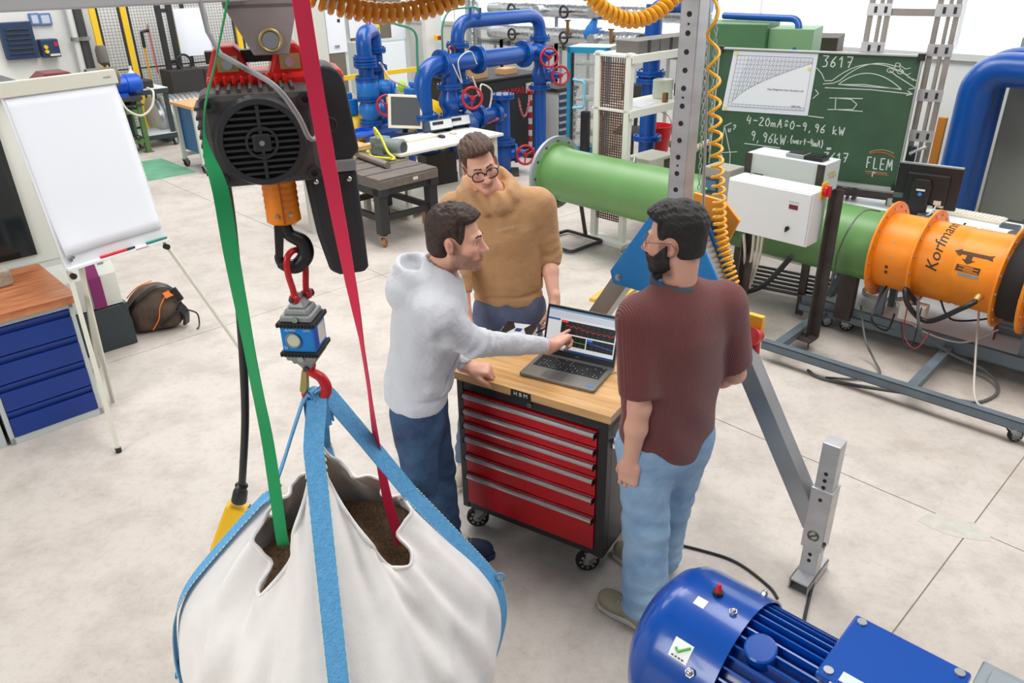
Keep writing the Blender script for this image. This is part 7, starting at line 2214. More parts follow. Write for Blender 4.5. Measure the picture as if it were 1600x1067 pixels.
q = MB(); q.tube(bez([pp(738, 120, 7.3), pp(750, 150, 7.3), pp(752, 132, 7.3), pp(768, 142, 7.3), pp(765, 168, 7.3)], 6), .011, 6); q.build('white_hose', mat('cable_white', (214, 208, 196), .5), rig, world=True, smooth=60)

# left riser pair
LB = 8.6
o = pp(577, 215, LB); rig2 = thing('pipe_rig', 'blue double riser with light blue flow meter and one red handwheel', 'pipework', (o.x, o.y, 0), 0)
ea, eb = 5.72, 6.02
q = MB(); q.tube(bends([E(ea, LB, 0), E(ea, LB, 1.78), E(eb + .03, LB + .25, 1.80), E(eb + .03, LB + .25, .3)], .14, 7), .095, 20); q.build('riser_loop', M_PB, rig2, world=True, smooth=60)
flanges(rig2, [(E(ea, LB, 1.50), UP), (E(ea, LB, 1.43), UP), (E(ea, LB, 1.26), UP), (E(ea, LB, 1.02), UP), (E(ea, LB, .72), UP), (E(eb + .03, LB + .25, 1.56), UP), (E(eb + .03, LB + .25, 1.34), UP)], .145, M_PB)
q = MB(); q.lathe([(.13, 0), (.14, .02), (.14, .18), (.13, .2)], E(ea, LB, 1.04), UP, 22); q.build('flow_meter', M_PT, rig2, world=True, smooth=40)
q = MB(); c = E(eb - .02, LB - .02, 1.12); q.lathe([(.06, -.1), (.10, -.08), (.10, .06), (.07, .08)], c, (E1 - E2).normalized(), 18); q.torus(c + (E1 - E2).normalized() * .09, E1 - E2, .07, .02, 18, 8); q.build('meter_head', M_PT, rig2, world=True, smooth=40)
valve(rig2, E(ea, LB, .88), UP, E1 - E2 * .6, .10, M_PT); handwheel(rig2, pp(605, 165, LB - .3), HWD, .125)
q = MB(); q.tube(bends([E(ea + .05, LB, .55), E(6.25, LB, .55), E(6.25, LB, .0)], .2), .12, 16); q.build('lower_run', M_PB, rig2, world=True, smooth=60)
for dx in (.0, .05): q = MB(); q.cyl(E(ea + .18 + dx, LB + .15, 1.86), E(ea + .18 + dx, LB + .15, 1.98), .012, n=6); q.torus(E(ea + .18 + dx, LB + .15, 1.98), UP, .02, .008, 10, 6); q.build('vent_tap', M_WHL, rig2, world=True)
q = MB(); q.tube(bez([pp(593, 98, LB), pp(600, 108, LB), pp(612, 125, LB - .2), pp(640, 137, LB - .3)], 5), .014, 6); q.build('signal_cable', mat('cable_salmon', (206, 176, 160), .5), rig2, world=True, smooth=60)
# yellow pump units between the risers
for (x, y, b, lab) in ((562, 195, 8.9, 'yellow pump with blue motor left of the double riser'), (668, 165, 9.0, 'yellow pump body behind the blue elbow pipe')):
    o = one2(x, y, b); t = thing('pump', lab, 'pump', (o.x, o.y, 0), BA)
    q = MB(); q.lathe([(.10, -.3), (.17, -.22), (.19, -.05), (.19, .1), (.12, .25)], (0, 0, .62), (1, 0, 0), 20); q.build('pump_body', M_YEL, t, smooth=50)
    q = MB(); q.b2(-.25, .2, -.18, .18, .05, .45); q.build('pump_base', M_YEL, t, bevel=.02)
    q = MB(); q.b2(-.30, -.05, -.1, .14, .80, 1.0); q.b2(-.25, -.1, -.06, .08, 1.0, 1.08); q.build('pump_motor', M_PT, t, bevel=.015)
for (x, y, lab) in ((543, 135, 'yellow barrier frame behind the left pump'), (640, 122, 'yellow barrier frame behind the right pump')):
    o = one2(x, y, 9.9); t = thing('safety_barrier', lab, 'barrier', (o.x, o.y, 0), BA)
    for xx in (-.45, .45): q = MB(); q.b2(xx - .03, xx + .03, -.03, .03, 0, 1.12); q.build('post', M_YEL, t)
    for z in (.6, 1.08): q = MB(); q.b2(-.45, .45, -.025, .025, z, z + .06); q.build('rail', M_YEL, t)
    for k in range(2): q = MB(); q.ball((-.2 + .4 * k, -.06, .9), (.07, .05, .09), 12); q.build('ear_defender', mat('lime_green', (150, 214, 40), .5), t, smooth=60)

# fittings on the far wall
def farbox(name, x0, y0, x1, y1, m, d, label, cat, b, zlo=None):
    a, c = one2(x0, y1, b), one2(x1, y0, b); ea, ec = ab(a)[0], ab(c)[0]; z0 = a.z if zlo is None else zlo
    t = thing(name, label, cat, tuple(E(ea, b)), BA)
    q = MB(); q.b2(0, ec - ea, -d, 0.0, z0, c.z); q.build('body', m, t, bevel=.01); return t, ec - ea, z0, c.z
def doorset(n, x0, x1, m):
    a, c = one2(x0, 100, WB - .03), one2(x1, 100, WB - .03); ea, ec = ab(a)[0], ab(c)[0]
    q = MB(); q.prism([(ea, 0), (ec, 0), (ec, 2.3), (ea, 2.3)], E(0, WB - .06), E1, UP, E2, .055); d = q.build('door_%d' % n, m); d['kind'] = 'structure'
    q = MB(); q.prism([(ec - .25, 1.0), (ec - .15, 1.0), (ec - .15, 1.05), (ec - .25, 1.05)], E(0, WB - .12), E1, UP, E2, .06); q.build('door_handle', M_ZINC, d); return d
doorset(1, 512, 540, mat('door_taupe', (112, 106, 92), .6)); doorset(2, 553, 592, mat('door_taupe', (112, 106, 92), .6)); doorset(3, 594, 632, mat('door_taupe', (112, 106, 92), .6))
for (x0, x1, y0, y1, lab) in ((514, 536, 14, 84, 'tall white notice on the far grey door'), (547, 584, 20, 60, 'pale notice above the electrical cabinet'), (612, 632, 32, 62, 'small pale notice on the right far door')):
    t, w_, z0, z1 = farbox('door_notice', x0, y0, x1, y1, M_PAP, .012, lab, 'notice', WB - .07)
    q = MB(); q.b2(w_ * .6, w_ * .75, -.015, -.012, lerp(z0, z1, .7), lerp(z0, z1, .78)); q.build('stamp', M_BBX, t)
for k, x in enumerate((452, 478, 500)):
    a = one2(x, 100, WB - .1); q = MB(); e = ab(a)[0]; q.prism([(e - .2, 0), (e + .2, 0), (e + .2, 2.6), (e - .2, 2.6)], E(0, WB - .16), E1, UP, E2, .15); o = q.build('trim_%d' % (k + 1), mat('trim_cream', (206, 206, 196), .6)); o['kind'] = 'structure'
t, w_, z0, z1 = farbox('electrical_cabinet', 548, 58, 620, 125, mat('cabinet_pale_grey', (176, 186, 186), .5), .25, 'grey electrical cabinet with white door behind the double riser', 'cabinet', 12.2, zlo=.5)
q = MB(); q.b2(w_ * .22, w_ * .97, -.275, -.25, z0 + .05, z1 - .05); q.build('cabinet_door', mat('cabinet_door_white', (216, 222, 226), .45), t, bevel=.006)
q = MB(); q.b2(.2, .26, -.2, -.14, 0, z0); q.b2(w_ - .26, w_ - .2, -.2, -.14, 0, z0); q.build('stand_legs', M_ZINC, t)
t, w_, z0, z1 = farbox('alarm_box', 568, 38, 588, 55, M_YEL, .1, 'small yellow box with emblem above the electrical cabinet', 'box', 12.3); q = MB(); q.b2(w_ * .4, w_ * .9, -.11, -.1, z0 + .05, z1 - .05); q.build('emblem', M_NAVY, t)
t, w_, z0, z1 = farbox('emergency_stop', 678, 54, 688, 63, M_YEL, .08, 'yellow box with red emergency stop on the window post', 'switch', 12.5); q = MB(); q.cyl((w_ * .4, -.08, (z0 + z1) / 2), (w_ * .4, -.13, (z0 + z1) / 2), .04, n=12); q.build('stop_button', M_WHL, t)
a = one2(681, 60, 12.6); q = MB(); e = ab(a)[0]; q.prism([(e - .22, 0), (e + .18, 0), (e + .18, 2.8), (e - .22, 2.8)], E(0, 12.62), E1, UP, E2, .12); o = q.build('trim_4', mat('post_white', (214, 216, 212), .55)); o['kind'] = 'structure'
t = thing('fire_extinguisher', 'red fire extinguisher on the wall behind the elbow pipe', 'extinguisher', tuple(E(*ab(one2(683, 160, 10.5)), 0)), 0)
q = MB(); q.lathe([(.06, .3), (.075, .32), (.075, .68), (.04, .74), (.025, .78)], (0, 0, 0), (0, 0, 1), 16); q.build('cylinder', mat('extinguisher_red', (190, 30, 34), .35), t, smooth=40); q = MB(); q.b2(-.03, .05, -.02, .02, .78, .84); q.tube(bez([(.03, 0, .8), (.12, 0, .75), (.1, 0, .5)], 5), .012, 6); q.build('valve_head', M_BLKP, t); q = MB(); q.b2(-.08, .08, -.08, .08, 0, .3); q.build('wall_stand', M_GREYM, t)

# insulated silver pipes
M_FOIL = mat('insulation_foil', (204, 208, 212), .22, .92, bump=1.0, bscale=14, var=.12, vscale=10)
IA = 10.5
for z, r_, lab in ((1.79, .12, 'upper foil wrapped insulated pipe along the window wall'), (1.39, .14, 'lower foil wrapped insulated pipe along the window wall')):
    t = thing('insulated_pipe', lab, 'pipe', tuple(E(IA, 8.0)), 0)
    q = MB(); q.tube([E(IA, 6.45 + .25 * k, z) for k in range(21)], [r_ * (1 + .05 * math.sin(k * 2.1)) for k in range(21)], 20); q.build('foil_jacket', M_FOIL, t, world=True, smooth=60)
    for bb in (9.35, 10.6): 
        q = MB(); q.torus(E(IA - .3, bb, z), E1 * -1, .09, .02, 16, 6); q.cyl(E(IA - .3, bb, z), E(IA, bb, z), .02, n=8); q.cyl(E(IA - .3, bb - .08, z), E(IA - .3, bb + .08, z), .014, n=6); q.build('shutoff_wheel', M_BLKP, t, world=True)
        q = MB(); q.cyl(E(IA - .25, bb - .55, z), E(IA - .1, bb - .55, z), .085, n=16); q.build('pressure_gauge', M_ZINC, t, world=True, smooth=40)
    for bb in (7.0, 9.8, 11.2):
        q = MB(); q.b2(-.03, .03, -.03, .03, 0, z); q.v = [E(IA, bb) + v for v in q.v]; q.build('pipe_support', M_ZINC, t, world=True)
t = thing('insulated_pipe', 'vertical foil wrapped pipe left of the blue arch', 'pipe', tuple(E(IA - .2, 11.6)), 0)
q = MB(); q.tube([E(IA - .2, 11.75, .35 + .2 * k) for k in range(11)], [.15 * (1 + .05 * math.sin(k * 2.3)) for k in range(11)], 18); q.tube(bends([E(IA - .2, 11.75, .5), E(IA - .2, 11.75, .2), E(IA - .2, 11.2, .2)], .15), .14, 16); q.build('foil_jacket', M_FOIL, t, world=True, smooth=60)
o = one1(920, 57, IA - .15); t = thing('actuator', 'light blue valve actuator on the lower insulated pipe', 'actuator', (o.x, o.y, 0), BA)
q = MB(); q.lathe([(.06, -.05), (.10, 0), (.10, .12), (.07, .2), (.05, .28)], (0, 0, o.z), (0.1, -.4, 1), 16); q.b2(.05, .22, -.1, .08, o.z, o.z + .13); q.build('actuator_body', M_PT, t, smooth=40); q = MB(); q.cyl((0, 0, 0), (0, 0, o.z), .025, n=8); q.build('actuator_stem', M_ZINC, t)
for x, y0, y1, lab in ((887, 32, 55, 'brass tap on the lower insulated pipe'), (955, 46, 68, 'brass safety valve right of the blue actuator')):
    a, b = one1(x, y1, IA - .16), one1(x, y0, IA - .16); q = MB(); q.tube(bez([a, lerp(a, b, .4), lerp(a, b, .7), b], 3), .03, 8); q.tube([b - E2 * .06, b + E2 * .06], .016, 6); tag(q.build('brass_tap', mat('brass', (140, 104, 62), .4, .7), None, smooth=50), lab, 'tap')
# cable tray
a, b = one1(750, 62, IA + .2), one1(890, 75, IA + .2); zt_ = 1.19
tray = thing('cable_tray', 'perforated steel cable tray below the insulated pipes', 'cable tray', tuple(E(IA + .2, 9.5)), 0)
q = MB(); q.bar(E(IA + .1, 6.5, zt_), E(IA + .1, 12.2, zt_), .01, .10); q.build('tray_side', M_ZINC, tray, world=True)
q = MB()
for k in range(90): q.bar(E(IA + .09, 6.5 + k * .063, zt_), E(IA + .09, 6.53 + k * .063, zt_), .004, .03)
q.build('tray_slots', mat('slot_dark', (90, 94, 96), .6), tray, world=True, kind='stuff')
for bb in (7.5, 9.8, 11.5): q = MB(); q.bar(E(IA + .12, bb, 0), E(IA + .12, bb, zt_), .05, .05); q.build('tray_post', M_ZINC, tray, world=True)

# black engine cabinet with red lettering
y0b = 8.3; t = thing('engine_cabinet', 'large black engine cabinet with red lettering behind the pipework', 'cabinet', tuple(E(7.25, y0b)), BA)
q = MB(); q.b2(0, 1.32, 0, 1.0, 0.03, 1.06); bb_ = q.build('cabinet_body', mat('engine_black', (34, 36, 40), .5), t, bevel=.015)
q = MB(); q.b2(-.03, 1.34, -.03, 1.03, 1.06, 1.09); q.build('cabinet_top', M_BBX, t, bevel=.005)
text_obj('maker_lettering', 'YANMAR', .125, mat('letter_red', (214, 20, 44), .5), bb_, plane_M((.72, -.004, .87), (1, 0, 0), (0, 0, 1)), .002)
q = MB(); q.b2(1.0, 1.22, -.02, 0, .82, .96); hd_ = q.build('grab_handle', mat('handle_white', (206, 206, 200), .5), t); q = MB(); q.b2(1.04, 1.18, -.024, -.018, .86, .92); q.build('grab_recess', M_BBX, hd_)
for (xx, w_, h_, lab) in ((.30, .20, .15, 'left cardboard carton on the black engine cabinet'), (.85, .26, .08, 'flat cardboard carton on the black engine cabinet')):
    o = t.matrix_world @ V_(xx, .25, 1.09); c = thing('carton', lab, 'carton', tuple(o), BA + .1); q = MB(); q.b2(-w_ / 2, w_ / 2, -.1, .1, 0, h_); cb = q.build('carton_body', mat('cardboard', (186, 144, 100), .8), c, bevel=.003); q = MB(); q.b2(-.02, .02, -.101, .101, h_ - .002, h_ + .001); q.build('tape', mat('tape_brown', (206, 176, 136), .5), cb)
# barrier post and chain
o = at(829, 243); t = thing('barrier_post', 'red and white striped barrier post holding a plastic chain', 'post', (o.x, o.y, 0), 0)
for k in range(10): q = MB(); q.cyl((0, 0, .04 + k * .083), (0, 0, .04 + (k + 1) * .083), .028, n=12); q.build('band', M_WHL if k % 2 == 0 else M_CSH, t, smooth=40)
q = MB(); q.cyl((0, 0, 0), (0, 0, .05), .16, n=20); q.build('base', M_RUB, t, smooth=40); q = MB(); q.ball((0, 0, .90), .05, 10); q.build('cap', M_WHL, t)
def pchain(A, B, sag, lab):
    q = MB(); N = 34
    for k in range(N):
        u_ = k / (N - 1); c = lerp(A, B, u_) - UP * (sag * 4 * u_ * (1 - u_)); d2 = (lerp(A, B, min(1, u_ + .02)) - UP * (sag * 4 * min(1, u_ + .02) * (1 - min(1, u_ + .02))) - c).normalized()
        x = frame(d2)[0] if k % 2 else frame(d2)[1]
        q.tube([c + d2 * .028 * math.cos(a) + x * .014 * math.sin(a) for a in [j * PI / 3 for j in range(6)]], .006, 4, closed=True)
    tag(q.build('plastic_chain', mat('chain_red_white', (196, 110, 112), .5, var=.5, vscale=9), None, smooth=60), lab, 'chain')
pt = V_(o.x, o.y, .88); pchain(pt, E(7.2, PB_ - .12, .98), .28, 'red and white plastic chain sagging between post and stand pipe'); pchain(E(6.95, PB_ - .12, .78), at(690, 200, .70), .06, 'red and white plastic chain left of the stand pipe')
# drawer tower
o = at(872, 226); t = thing('drawer_tower', 'narrow drawer tower with dark blue drawers and grey fronts', 'drawer cabinet', (o.x, o.y, 0), BA)
q = MB(); q.b2(-.02, .42, 0, .5, 0, .78); q.build('carcass', mat('tower_grey', (196, 198, 196), .5), t, bevel=.005); q = MB(); q.b2(-.04, .44, -.02, .5, .78, .83); q.build('top', M_BBX, t)
for k in range(7): z = .03 + k * .107; q = MB(); q.b2(.01, .39, -.012, 0, z, z + .062); q.build('drawer', M_NAVY, t); q = MB(); q.b2(.0, .40, -.02, 0, z + .064, z + .1); q.build('drawer_grip', mat('grip_silver', (170, 174, 178), .4, .5), t)
# teal glazed rack
o = at(884, 238); t = thing('server_rack', 'teal framed rack with open mesh door and pale blue handle', 'rack', (o.x, o.y, 0), R(-25))
M_TEAL = mat('rack_teal', (28, 132, 168), .4)
RW, RH = .62, 1.47
for x in (0, RW - .05): q = MB(); q.b2(x, x + .05, 0, .06, 0, RH); q.build('door_stile', M_TEAL, t, bevel=.004)
for z in (0.02, RH - .08): q = MB(); q.b2(0, RW, 0, .06, z, z + .08); q.build('door_rail', M_TEAL, t, bevel=.004)
q = MB(); q.b2(.07, .09, -.0, .05, .05, RH - .05); q.build('seal', M_BLKP, t)
q = MB()
for k in range(46): z = .1 + k * .028; q.b2(.10, RW - .05, .02, .024, z, z + .006)
for k in range(16): x = .10 + k * .03; q.b2(x, x + .005, .02, .024, .1, RH - .08)
q.build('door_mesh', mat('mesh_grey', (176, 182, 180), .5), t, kind='stuff')
q = MB(); q.tube(bends([(.13, -.0, 1.05), (.13, -.10, 1.05), (.30, -.10, 1.03), (.30, -.10, .68), (.13, -.10, .66), (.13, 0, .66)], .05), .02, 8); q.build('door_handle', mat('handle_pale_blue', (124, 190, 216), .4), t, smooth=60)
q = MB(); q.b2(.0, RW + .0, .06, .5, .0, .08); q.b2(.0, RW, .06, .5, RH - .05, RH); q.b2(RW - .02, RW, .06, .5, 0, RH); q.build('rack_shell', mat('rack_inner', (206, 208, 204), .5), t)
for k in range(5): q = MB(); z = .25 + k * .24; q.b2(.08, RW - .05, .12, .45, z, z + .03); q.build('rack_shelf', mat('rack_inner', (206, 208, 204), .5), t)
q = MB(); q.b2(.26, .38, -.12, -.02, .05, .62); q.build('socket_strip', M_BLKP, t, bevel=.01)

# white shelf unit with mesh end
M_SHW = mat('shelf_white', (226, 226, 218), .5); M_MESH = mat('mesh_brown', (112, 80, 66), .6)
s0 = E(5.82, 4.52); shelf = thing('shelf_unit', 'white steel shelf unit with brown perforated end panels', 'shelf', tuple(s0), BA)
SL, SDp = 1.55, .36
for x in (0, SL):
    for y in (0, SDp): q = MB(); q.b2(x - .03, x + .03, y - .03, y + .03, 0, 1.80); q.build('upright', M_SHW, shelf, bevel=.003)
    q = MB(); nz = 62
    for k in range(nz): z = .22 + k * (1.50 / nz); q.b2(x - .004, x + .004, .03, SDp - .03, z, z + .011)
    for k in range(12): y = .03 + k * (SDp - .06) / 11; q.b2(x - .004, x + .004, y - .005, y + .005, .22, 1.76)
    q.build('perforated_panel', M_MESH, shelf, kind='stuff')
    q = MB(); q.b2(x - .10, x + .10, -.08, SDp + .08, 0, .03); q.build('base_foot', M_SHW, shelf)
for z in (.40, 1.28, 1.76):
    q = MB(); q.b2(-.03, SL + .03, -.05, SDp + .05, z, z + .02); sf = q.build('shelf_board', M_SHW, shelf)
    q = MB(); q.b2(-.03, SL + .03, -.055, -.045, z - .045, z + .022); q.build('shelf_lip', M_SHW, sf)
q = MB(); q.b2(.02, .10, SDp - .01, SDp + .01, .3, 1.2); q.build('blue_strip', mat('strip_blue', (96, 150, 204), .5), shelf)
def onshelf(name, x, y, z, w, d, h, m, lab, cat, rz=0.0):
    o = shelf.matrix_world @ V_(x, y, z); t = thing(name, lab, cat, tuple(o), BA + rz); q = MB(); q.b2(-w / 2, w / 2, -d / 2, d / 2, 0, h); q.build('casing', m, t, bevel=.006); return t
M_INS = mat('instrument_ivory', (206, 206, 192), .5)
for z, lab in ((.42, 'lower ivory power supply on the bottom shelf'), (.60, 'upper ivory power supply stacked on the bottom shelf')):
    t = onshelf('power_supply', .62, .16, z, .42, .30, .17, M_INS, lab, 'instrument')
    for k in range(5): q = MB(); q.b2(.02 + k * .02, .03 + k * .02, -.155, -.15, .03, .14); q.build('vent_slot', M_BBX, t)
    q = MB(); q.cyl((.17, -.15, .08), (.17, -.165, .08), .018, n=10); q.build('knob', M_NAVY, t)
t = onshelf('console_unit', .26, .14, .42, .28, .26, .10, mat('console_slate', (84, 92, 102), .5), 'sloped slate grey console leaning on the bottom shelf', 'instrument', -.3)
q = MB(); q.prism([(-.13, .10), (.13, .10), (.13, .24)], (-.14, 0, 0), (0, 1, 0), (0, 0, 1), (1, 0, 0), .28); q.build('sloped_face', mat('console_slate', (84, 92, 102), .5), t)
t = onshelf('black_box', 1.12, .12, 1.30, .26, .16, .12, M_BBX, 'black box at the right end of the middle shelf', 'box'); q = MB(); q.b2(-.10, .10, -.085, -.08, .03, .09); q.build('front_panel', M_BLKP, t)
t = onshelf('plastic_jar', .80, .20, 1.30, .02, .02, .01, mat('jar_pale', (206, 212, 196), .3), 'pale round container on the middle shelf', 'container'); q = MB(); q.lathe([(.09, 0), (.10, .01), (.10, .17), (.09, .18)], (0, 0, 0), (0, 0, 1), 20); q.build('jar_body', mat('jar_pale', (206, 212, 196), .3), t, smooth=40)
t = onshelf('paper_sheets', .35, .15, 1.30, .34, .24, .006, M_PAP, 'loose papers lying on the left of the middle shelf', 'papers', .2)
t = onshelf('pulley', .60, .02, 1.30, .05, .04, .09, mat('brass', (140, 104, 62), .4, .7), 'small brass fitting at the front of the middle shelf', 'fitting')
for k, (x, lab) in enumerate(((.28, 'left dark grey block on the top shelf'), (.62, 'middle dark grey block on the top shelf'), (.94, 'right dark grey block on the top shelf'))):
    t = onshelf('steel_block', x, .14, 1.78, .32, .26, .11, mat('block_grey', (98, 94, 90), .6), lab, 'block'); q = MB(); q.b2(-.02, .02, -.135, -.13, .0, .11); q.build('block_slot', M_BBX, t)
t = onshelf('paper_stack', 1.32, .15, 1.78, .28, .22, .03, M_PAP, 'untidy papers at the right of the top shelf', 'papers', .3)
# blue pipe column, red bucket and chair behind the shelf
o = atY(1012, 200, 9.4); col2 = thing('pipe_column', 'vertical blue flanged pipe behind the white shelf', 'pipe', (o.x, o.y, 0), 0)
q = MB(); q.cyl((0, 0, 0), (0, 0, 2.1), .10, n=20); q.build('pipe_run', M_PB, col2, smooth=60)
flanges(col2, [(V_(o.x, o.y, .62), UP), (V_(o.x, o.y, 1.28), UP), (V_(o.x, o.y, 1.36), UP), (V_(o.x, o.y, 1.62), UP), (V_(o.x, o.y, 1.72), UP)], .17, M_PB)
q = MB(); p = V_(o.x, o.y, 1.98); q.tube(bends([p, p + UP * .10, p + V_(.55, -.35, .10)], .1), .075, 18); q.build('top_run', M_PB, col2, world=True, smooth=60)
q = MB(); q.torus((-.12, -.25, 1.72), (.5, -.5, 1), .11, .02, 18, 8); q.build('dark_wheel', M_GREYM, col2)
o = one2(1018, 210, 5.6); o = V_(o.x, o.y, 0); o = at(1022, 252, .25) ; t = thing('bucket', 'red plastic bucket standing behind the white shelf', 'bucket', (o.x, o.y, 0), 0)
q = MB(); q.lathe([(.14, .30), (.19, .70), (.20, .70), (.20, .68), (.15, .31), (.14, .30)], (0, 0, 0), (0, 0, 1), 24, caps=False); q.cyl((0, 0, .30), (0, 0, .31), .15, n=24); q.build('pail', mat('bucket_red', (214, 30, 36), .4), t, smooth=40)
q = MB(); q.tube([(.19 * math.cos(a), .02, .70 + .16 * math.sin(a)) for a in [k * PI / 10 for k in range(11)]], .006, 6); q.build('bail', M_ZINC, t); q = MB(); q.b2(-.2, .2, -.2, .2, 0, .30); q.build('crate', M_SHW, t)
o = at(985, 262); t = thing('office_chair', 'black office chair standing behind the white shelf', 'chair', (o.x, o.y, 0), R(-20))
q = MB(); q.box((0, 0, .50), (.44, .42, .07)); q.build('seat', M_BBX, t, bevel=.03); q = MB(); q.box((0, .20, .90), (.40, .06, .36)); q.build('backrest', M_BBX, t, bevel=.03)
q = MB(); q.bar((0, .2, .5), (0, .22, .8), .05, .02); q.build('back_stem', M_BLKP, t); q = MB(); q.cyl((0, 0, .12), (0, 0, .47), .03, n=10); q.build('gas_column', M_BLKP, t)
for k in range(5): a = 2 * PI * k / 5; q = MB(); q.bar((0, 0, .13), (.28 * math.cos(a), .28 * math.sin(a), .07), .04, .03); l_ = q.build('leg', M_BLKP, t); q = MB(); q.ball((.28 * math.cos(a), .28 * math.sin(a), .035), .035, 8); q.build('castor', M_RUB, l_)
# brown cupboard behind the shelf's right end
o = E(7.45, 4.75); t = thing('brown_cupboard', 'dark brown cupboard between the white shelf and green tank', 'cupboard', tuple(o), BA); q = MB(); q.b2(0, .5, 0, .4, 0, 1.75); q.build('carcass', mat('cupboard_brown', (92, 72, 56), .6, var=.2), t); q = MB(); q.b2(.02, .48, -.02, 0, .05, 1.7); q.build('door', mat('cupboard_brown', (92, 72, 56), .6), t)

# green tank / intake box
o = atY(1058, 260, 8.0); tank = thing('green_tank', 'tall dark green sheet metal air box behind the blackboard', 'tank', (o.x, o.y, 0), R(-30))
M_TG = mat('tank_green', (62, 108, 68), .5, var=.06, vscale=3)
q = MB(); q.b2(0, .75, 0, .55, .85, 1.99); tb_ = q.build('tank_body', M_TG, tank, bevel=.006); q = MB(); q.b2(-.012, .75, -.012, .56, 1.50, 1.516); q.build('seam', M_TG, tb_)
q = MB(); q.cyl((.12, .2, 0), (.12, .2, .85), .20, n=24); q.lathe([(.28, .78), (.28, .82), (.22, .82)], (.12, .2, 0), (0, 0, 1), 24); q.build('tank_leg_duct', M_TG, tank, smooth=40)
q = MB(); q.b2(.75, 1.15, .1, .6, 1.0, 1.95); q.build('side_box', mat('tank_green_light', (112, 152, 110), .5), tank, bevel=.006)
q = MB(); q.tube(bends([(.2, .5, 2.03), (1.0, .2, 2.03), (1.0, .05, 1.5)], .10), .033, 12); q.build('blue_pipe', M_PB, tank, smooth=60)
q = MB(); q.torus((.5, -.3, .62), (0.3, -1, .2), .34, .03, 28, 8); q.bar((.2, -.3, .55), (.8, -.32, .72), .05, .03); q.build('cream_fan_wheel', mat('wheel_cream', (206, 196, 160), .5), tank)
o = atY(1180, 80, 8.4); t = thing('green_cover', 'light green open cover panel behind the blackboard', 'cover', (o.x, o.y, 0), R(-28)); q = MB(); q.b2(0, .85, 0, .5, 1.0, 1.66); q.build('panel', mat('tank_green_light', (112, 152, 110), .5), t); q = MB(); q.b2(-.02, .75, .3, .9, 1.55, 1.80); q.build('dark_board', mat('board_dark_brown', (58, 46, 40), .6), t); q = MB(); q.b2(.02, .83, -.01, .48, 0, 1.0); q.build('panel_base', M_TG, t)

# ------------------------------------------------------------------ desk with monitor on the right
d0 = at(1462, 325, .74); bz_ = at(1602, 346, .74)
desk2 = thing('desk', 'white desk behind the orange fan with monitor and papers', 'desk', tuple(V_(d0.x, d0.y, 0)), PANG)
M_DSK = mat('desk_white', (228, 232, 236), .4)
q = MB(); q.b2(-.75, 1.7, -.72, 0, .71, .74); q.build('desk_top', M_DSK, desk2, bevel=.004)
for x in (-.7, 1.6):
    for y in (-.68, -.05): q = MB(); q.b2(x, x + .05, y, y + .05, 0, .71); q.build('leg', M_CH, desk2)
plat = thing('low_platform', 'low white platform on castors below the orange fan', 'platform', tuple(V_(d0.x, d0.y, 0)), PANG)
q = MB(); q.b2(-.35, 1.7, -1.10, -.25, .17, .20); q.build('platform_board', M_DSK, plat)
for y in (-1.13, -.25): q = MB(); q.b2(-.45, 1.75, y, y + .035, .12, .20); q.build('platform_rail', M_CH, plat)
for x in (-.12, 1.2): caster(plat, x, -1.08, .05, .3)
q = MB(); q.bar((-.30, -1.0, .19), (-.20, -.62, .72), .05, .05); q.build('slanted_leg', M_CH, plat)
mp = at(1430, 340, .74); mon = thing('monitor', 'black flat monitor seen from behind on the white desk', 'monitor', (mp.x, mp.y, .74), PANG + R(10))
q = MB(); q.lathe([(.12, 0), (.12, .012), (.06, .02)], (0, 0, 0), (0, 0, 1), 24); q.build('foot', M_BLKP, mon, smooth=40)
q = MB(); q.prism([(-.06, .01), (.06, .01), (.07, .26), (.05, .30), (-.05, .30), (-.07, .26)], (0, -.03, 0), (1, 0, 0), (0, 0, 1), (0, 1, 0), .05); stn = q.build('stand', M_BLKP, mon, bevel=.006)
q = MB(); q.cyl((0.0, -.03, .19), (0.0, -.034, .19), .014, n=16); q.build('badge', mat('badge_blue', (50, 130, 206), .4), stn); q = MB(); q.b2(-.03, .03, -.034, -.03, .215, .228); q.build('stand_label', M_CSH, stn)
q = MB(); q.b2(-.19, .25, .02, .055, .08, .40); scr_ = q.build('screen_back', mat('monitor_back', (20, 22, 24), .4), mon, bevel=.008); q = MB(); q.b2(-.12, .18, .0, .025, .11, .34); q.build('back_bulge', mat('monitor_back', (20, 22, 24), .4), mon, bevel=.012)
q = MB(); q.b2(-.185, .245, .02, .056, .394, .404); q.build('top_edge', mat('edge_silver', (150, 156, 164), .4, .4), scr_); q = MB(); q.b2(.10, .15, -.012, .0, .12, .15); q.b2(.13, .17, -.004, .02, .10, .115); q.build('video_plug', mat('plug_ivory', (206, 196, 176), .5), mon); q = MB(); q.b2(.045, .10, -.003, .02, .085, .105); q.build('port_label', M_CSH, mon); q = MB(); q.b2(-.19, -.12, .017, .02, .13, .17); q.build('type_label', mat('label_greygreen', (70, 84, 76), .6), mon)
q = MB(); q.tube(bez([(.125, -.012, .12), (.10, -.06, .06), (.03, -.1, .02), (.02, -.2, .01)], 5), .007, 6); q.build('video_cable', mat('cable_ivory', (206, 200, 188), .5), mon, smooth=60)
kb = at(1515, 338, .74); t = thing('keyboard', 'beige computer keyboard lying on the white desk', 'keyboard', (kb.x, kb.y, .74), PANG)
q = MB(); q.b2(-.24, .24, -.08, .08, 0, .02); kbb = q.build('case', mat('keyboard_beige', (216, 208, 190), .5), t, bevel=.005)
k0 = None
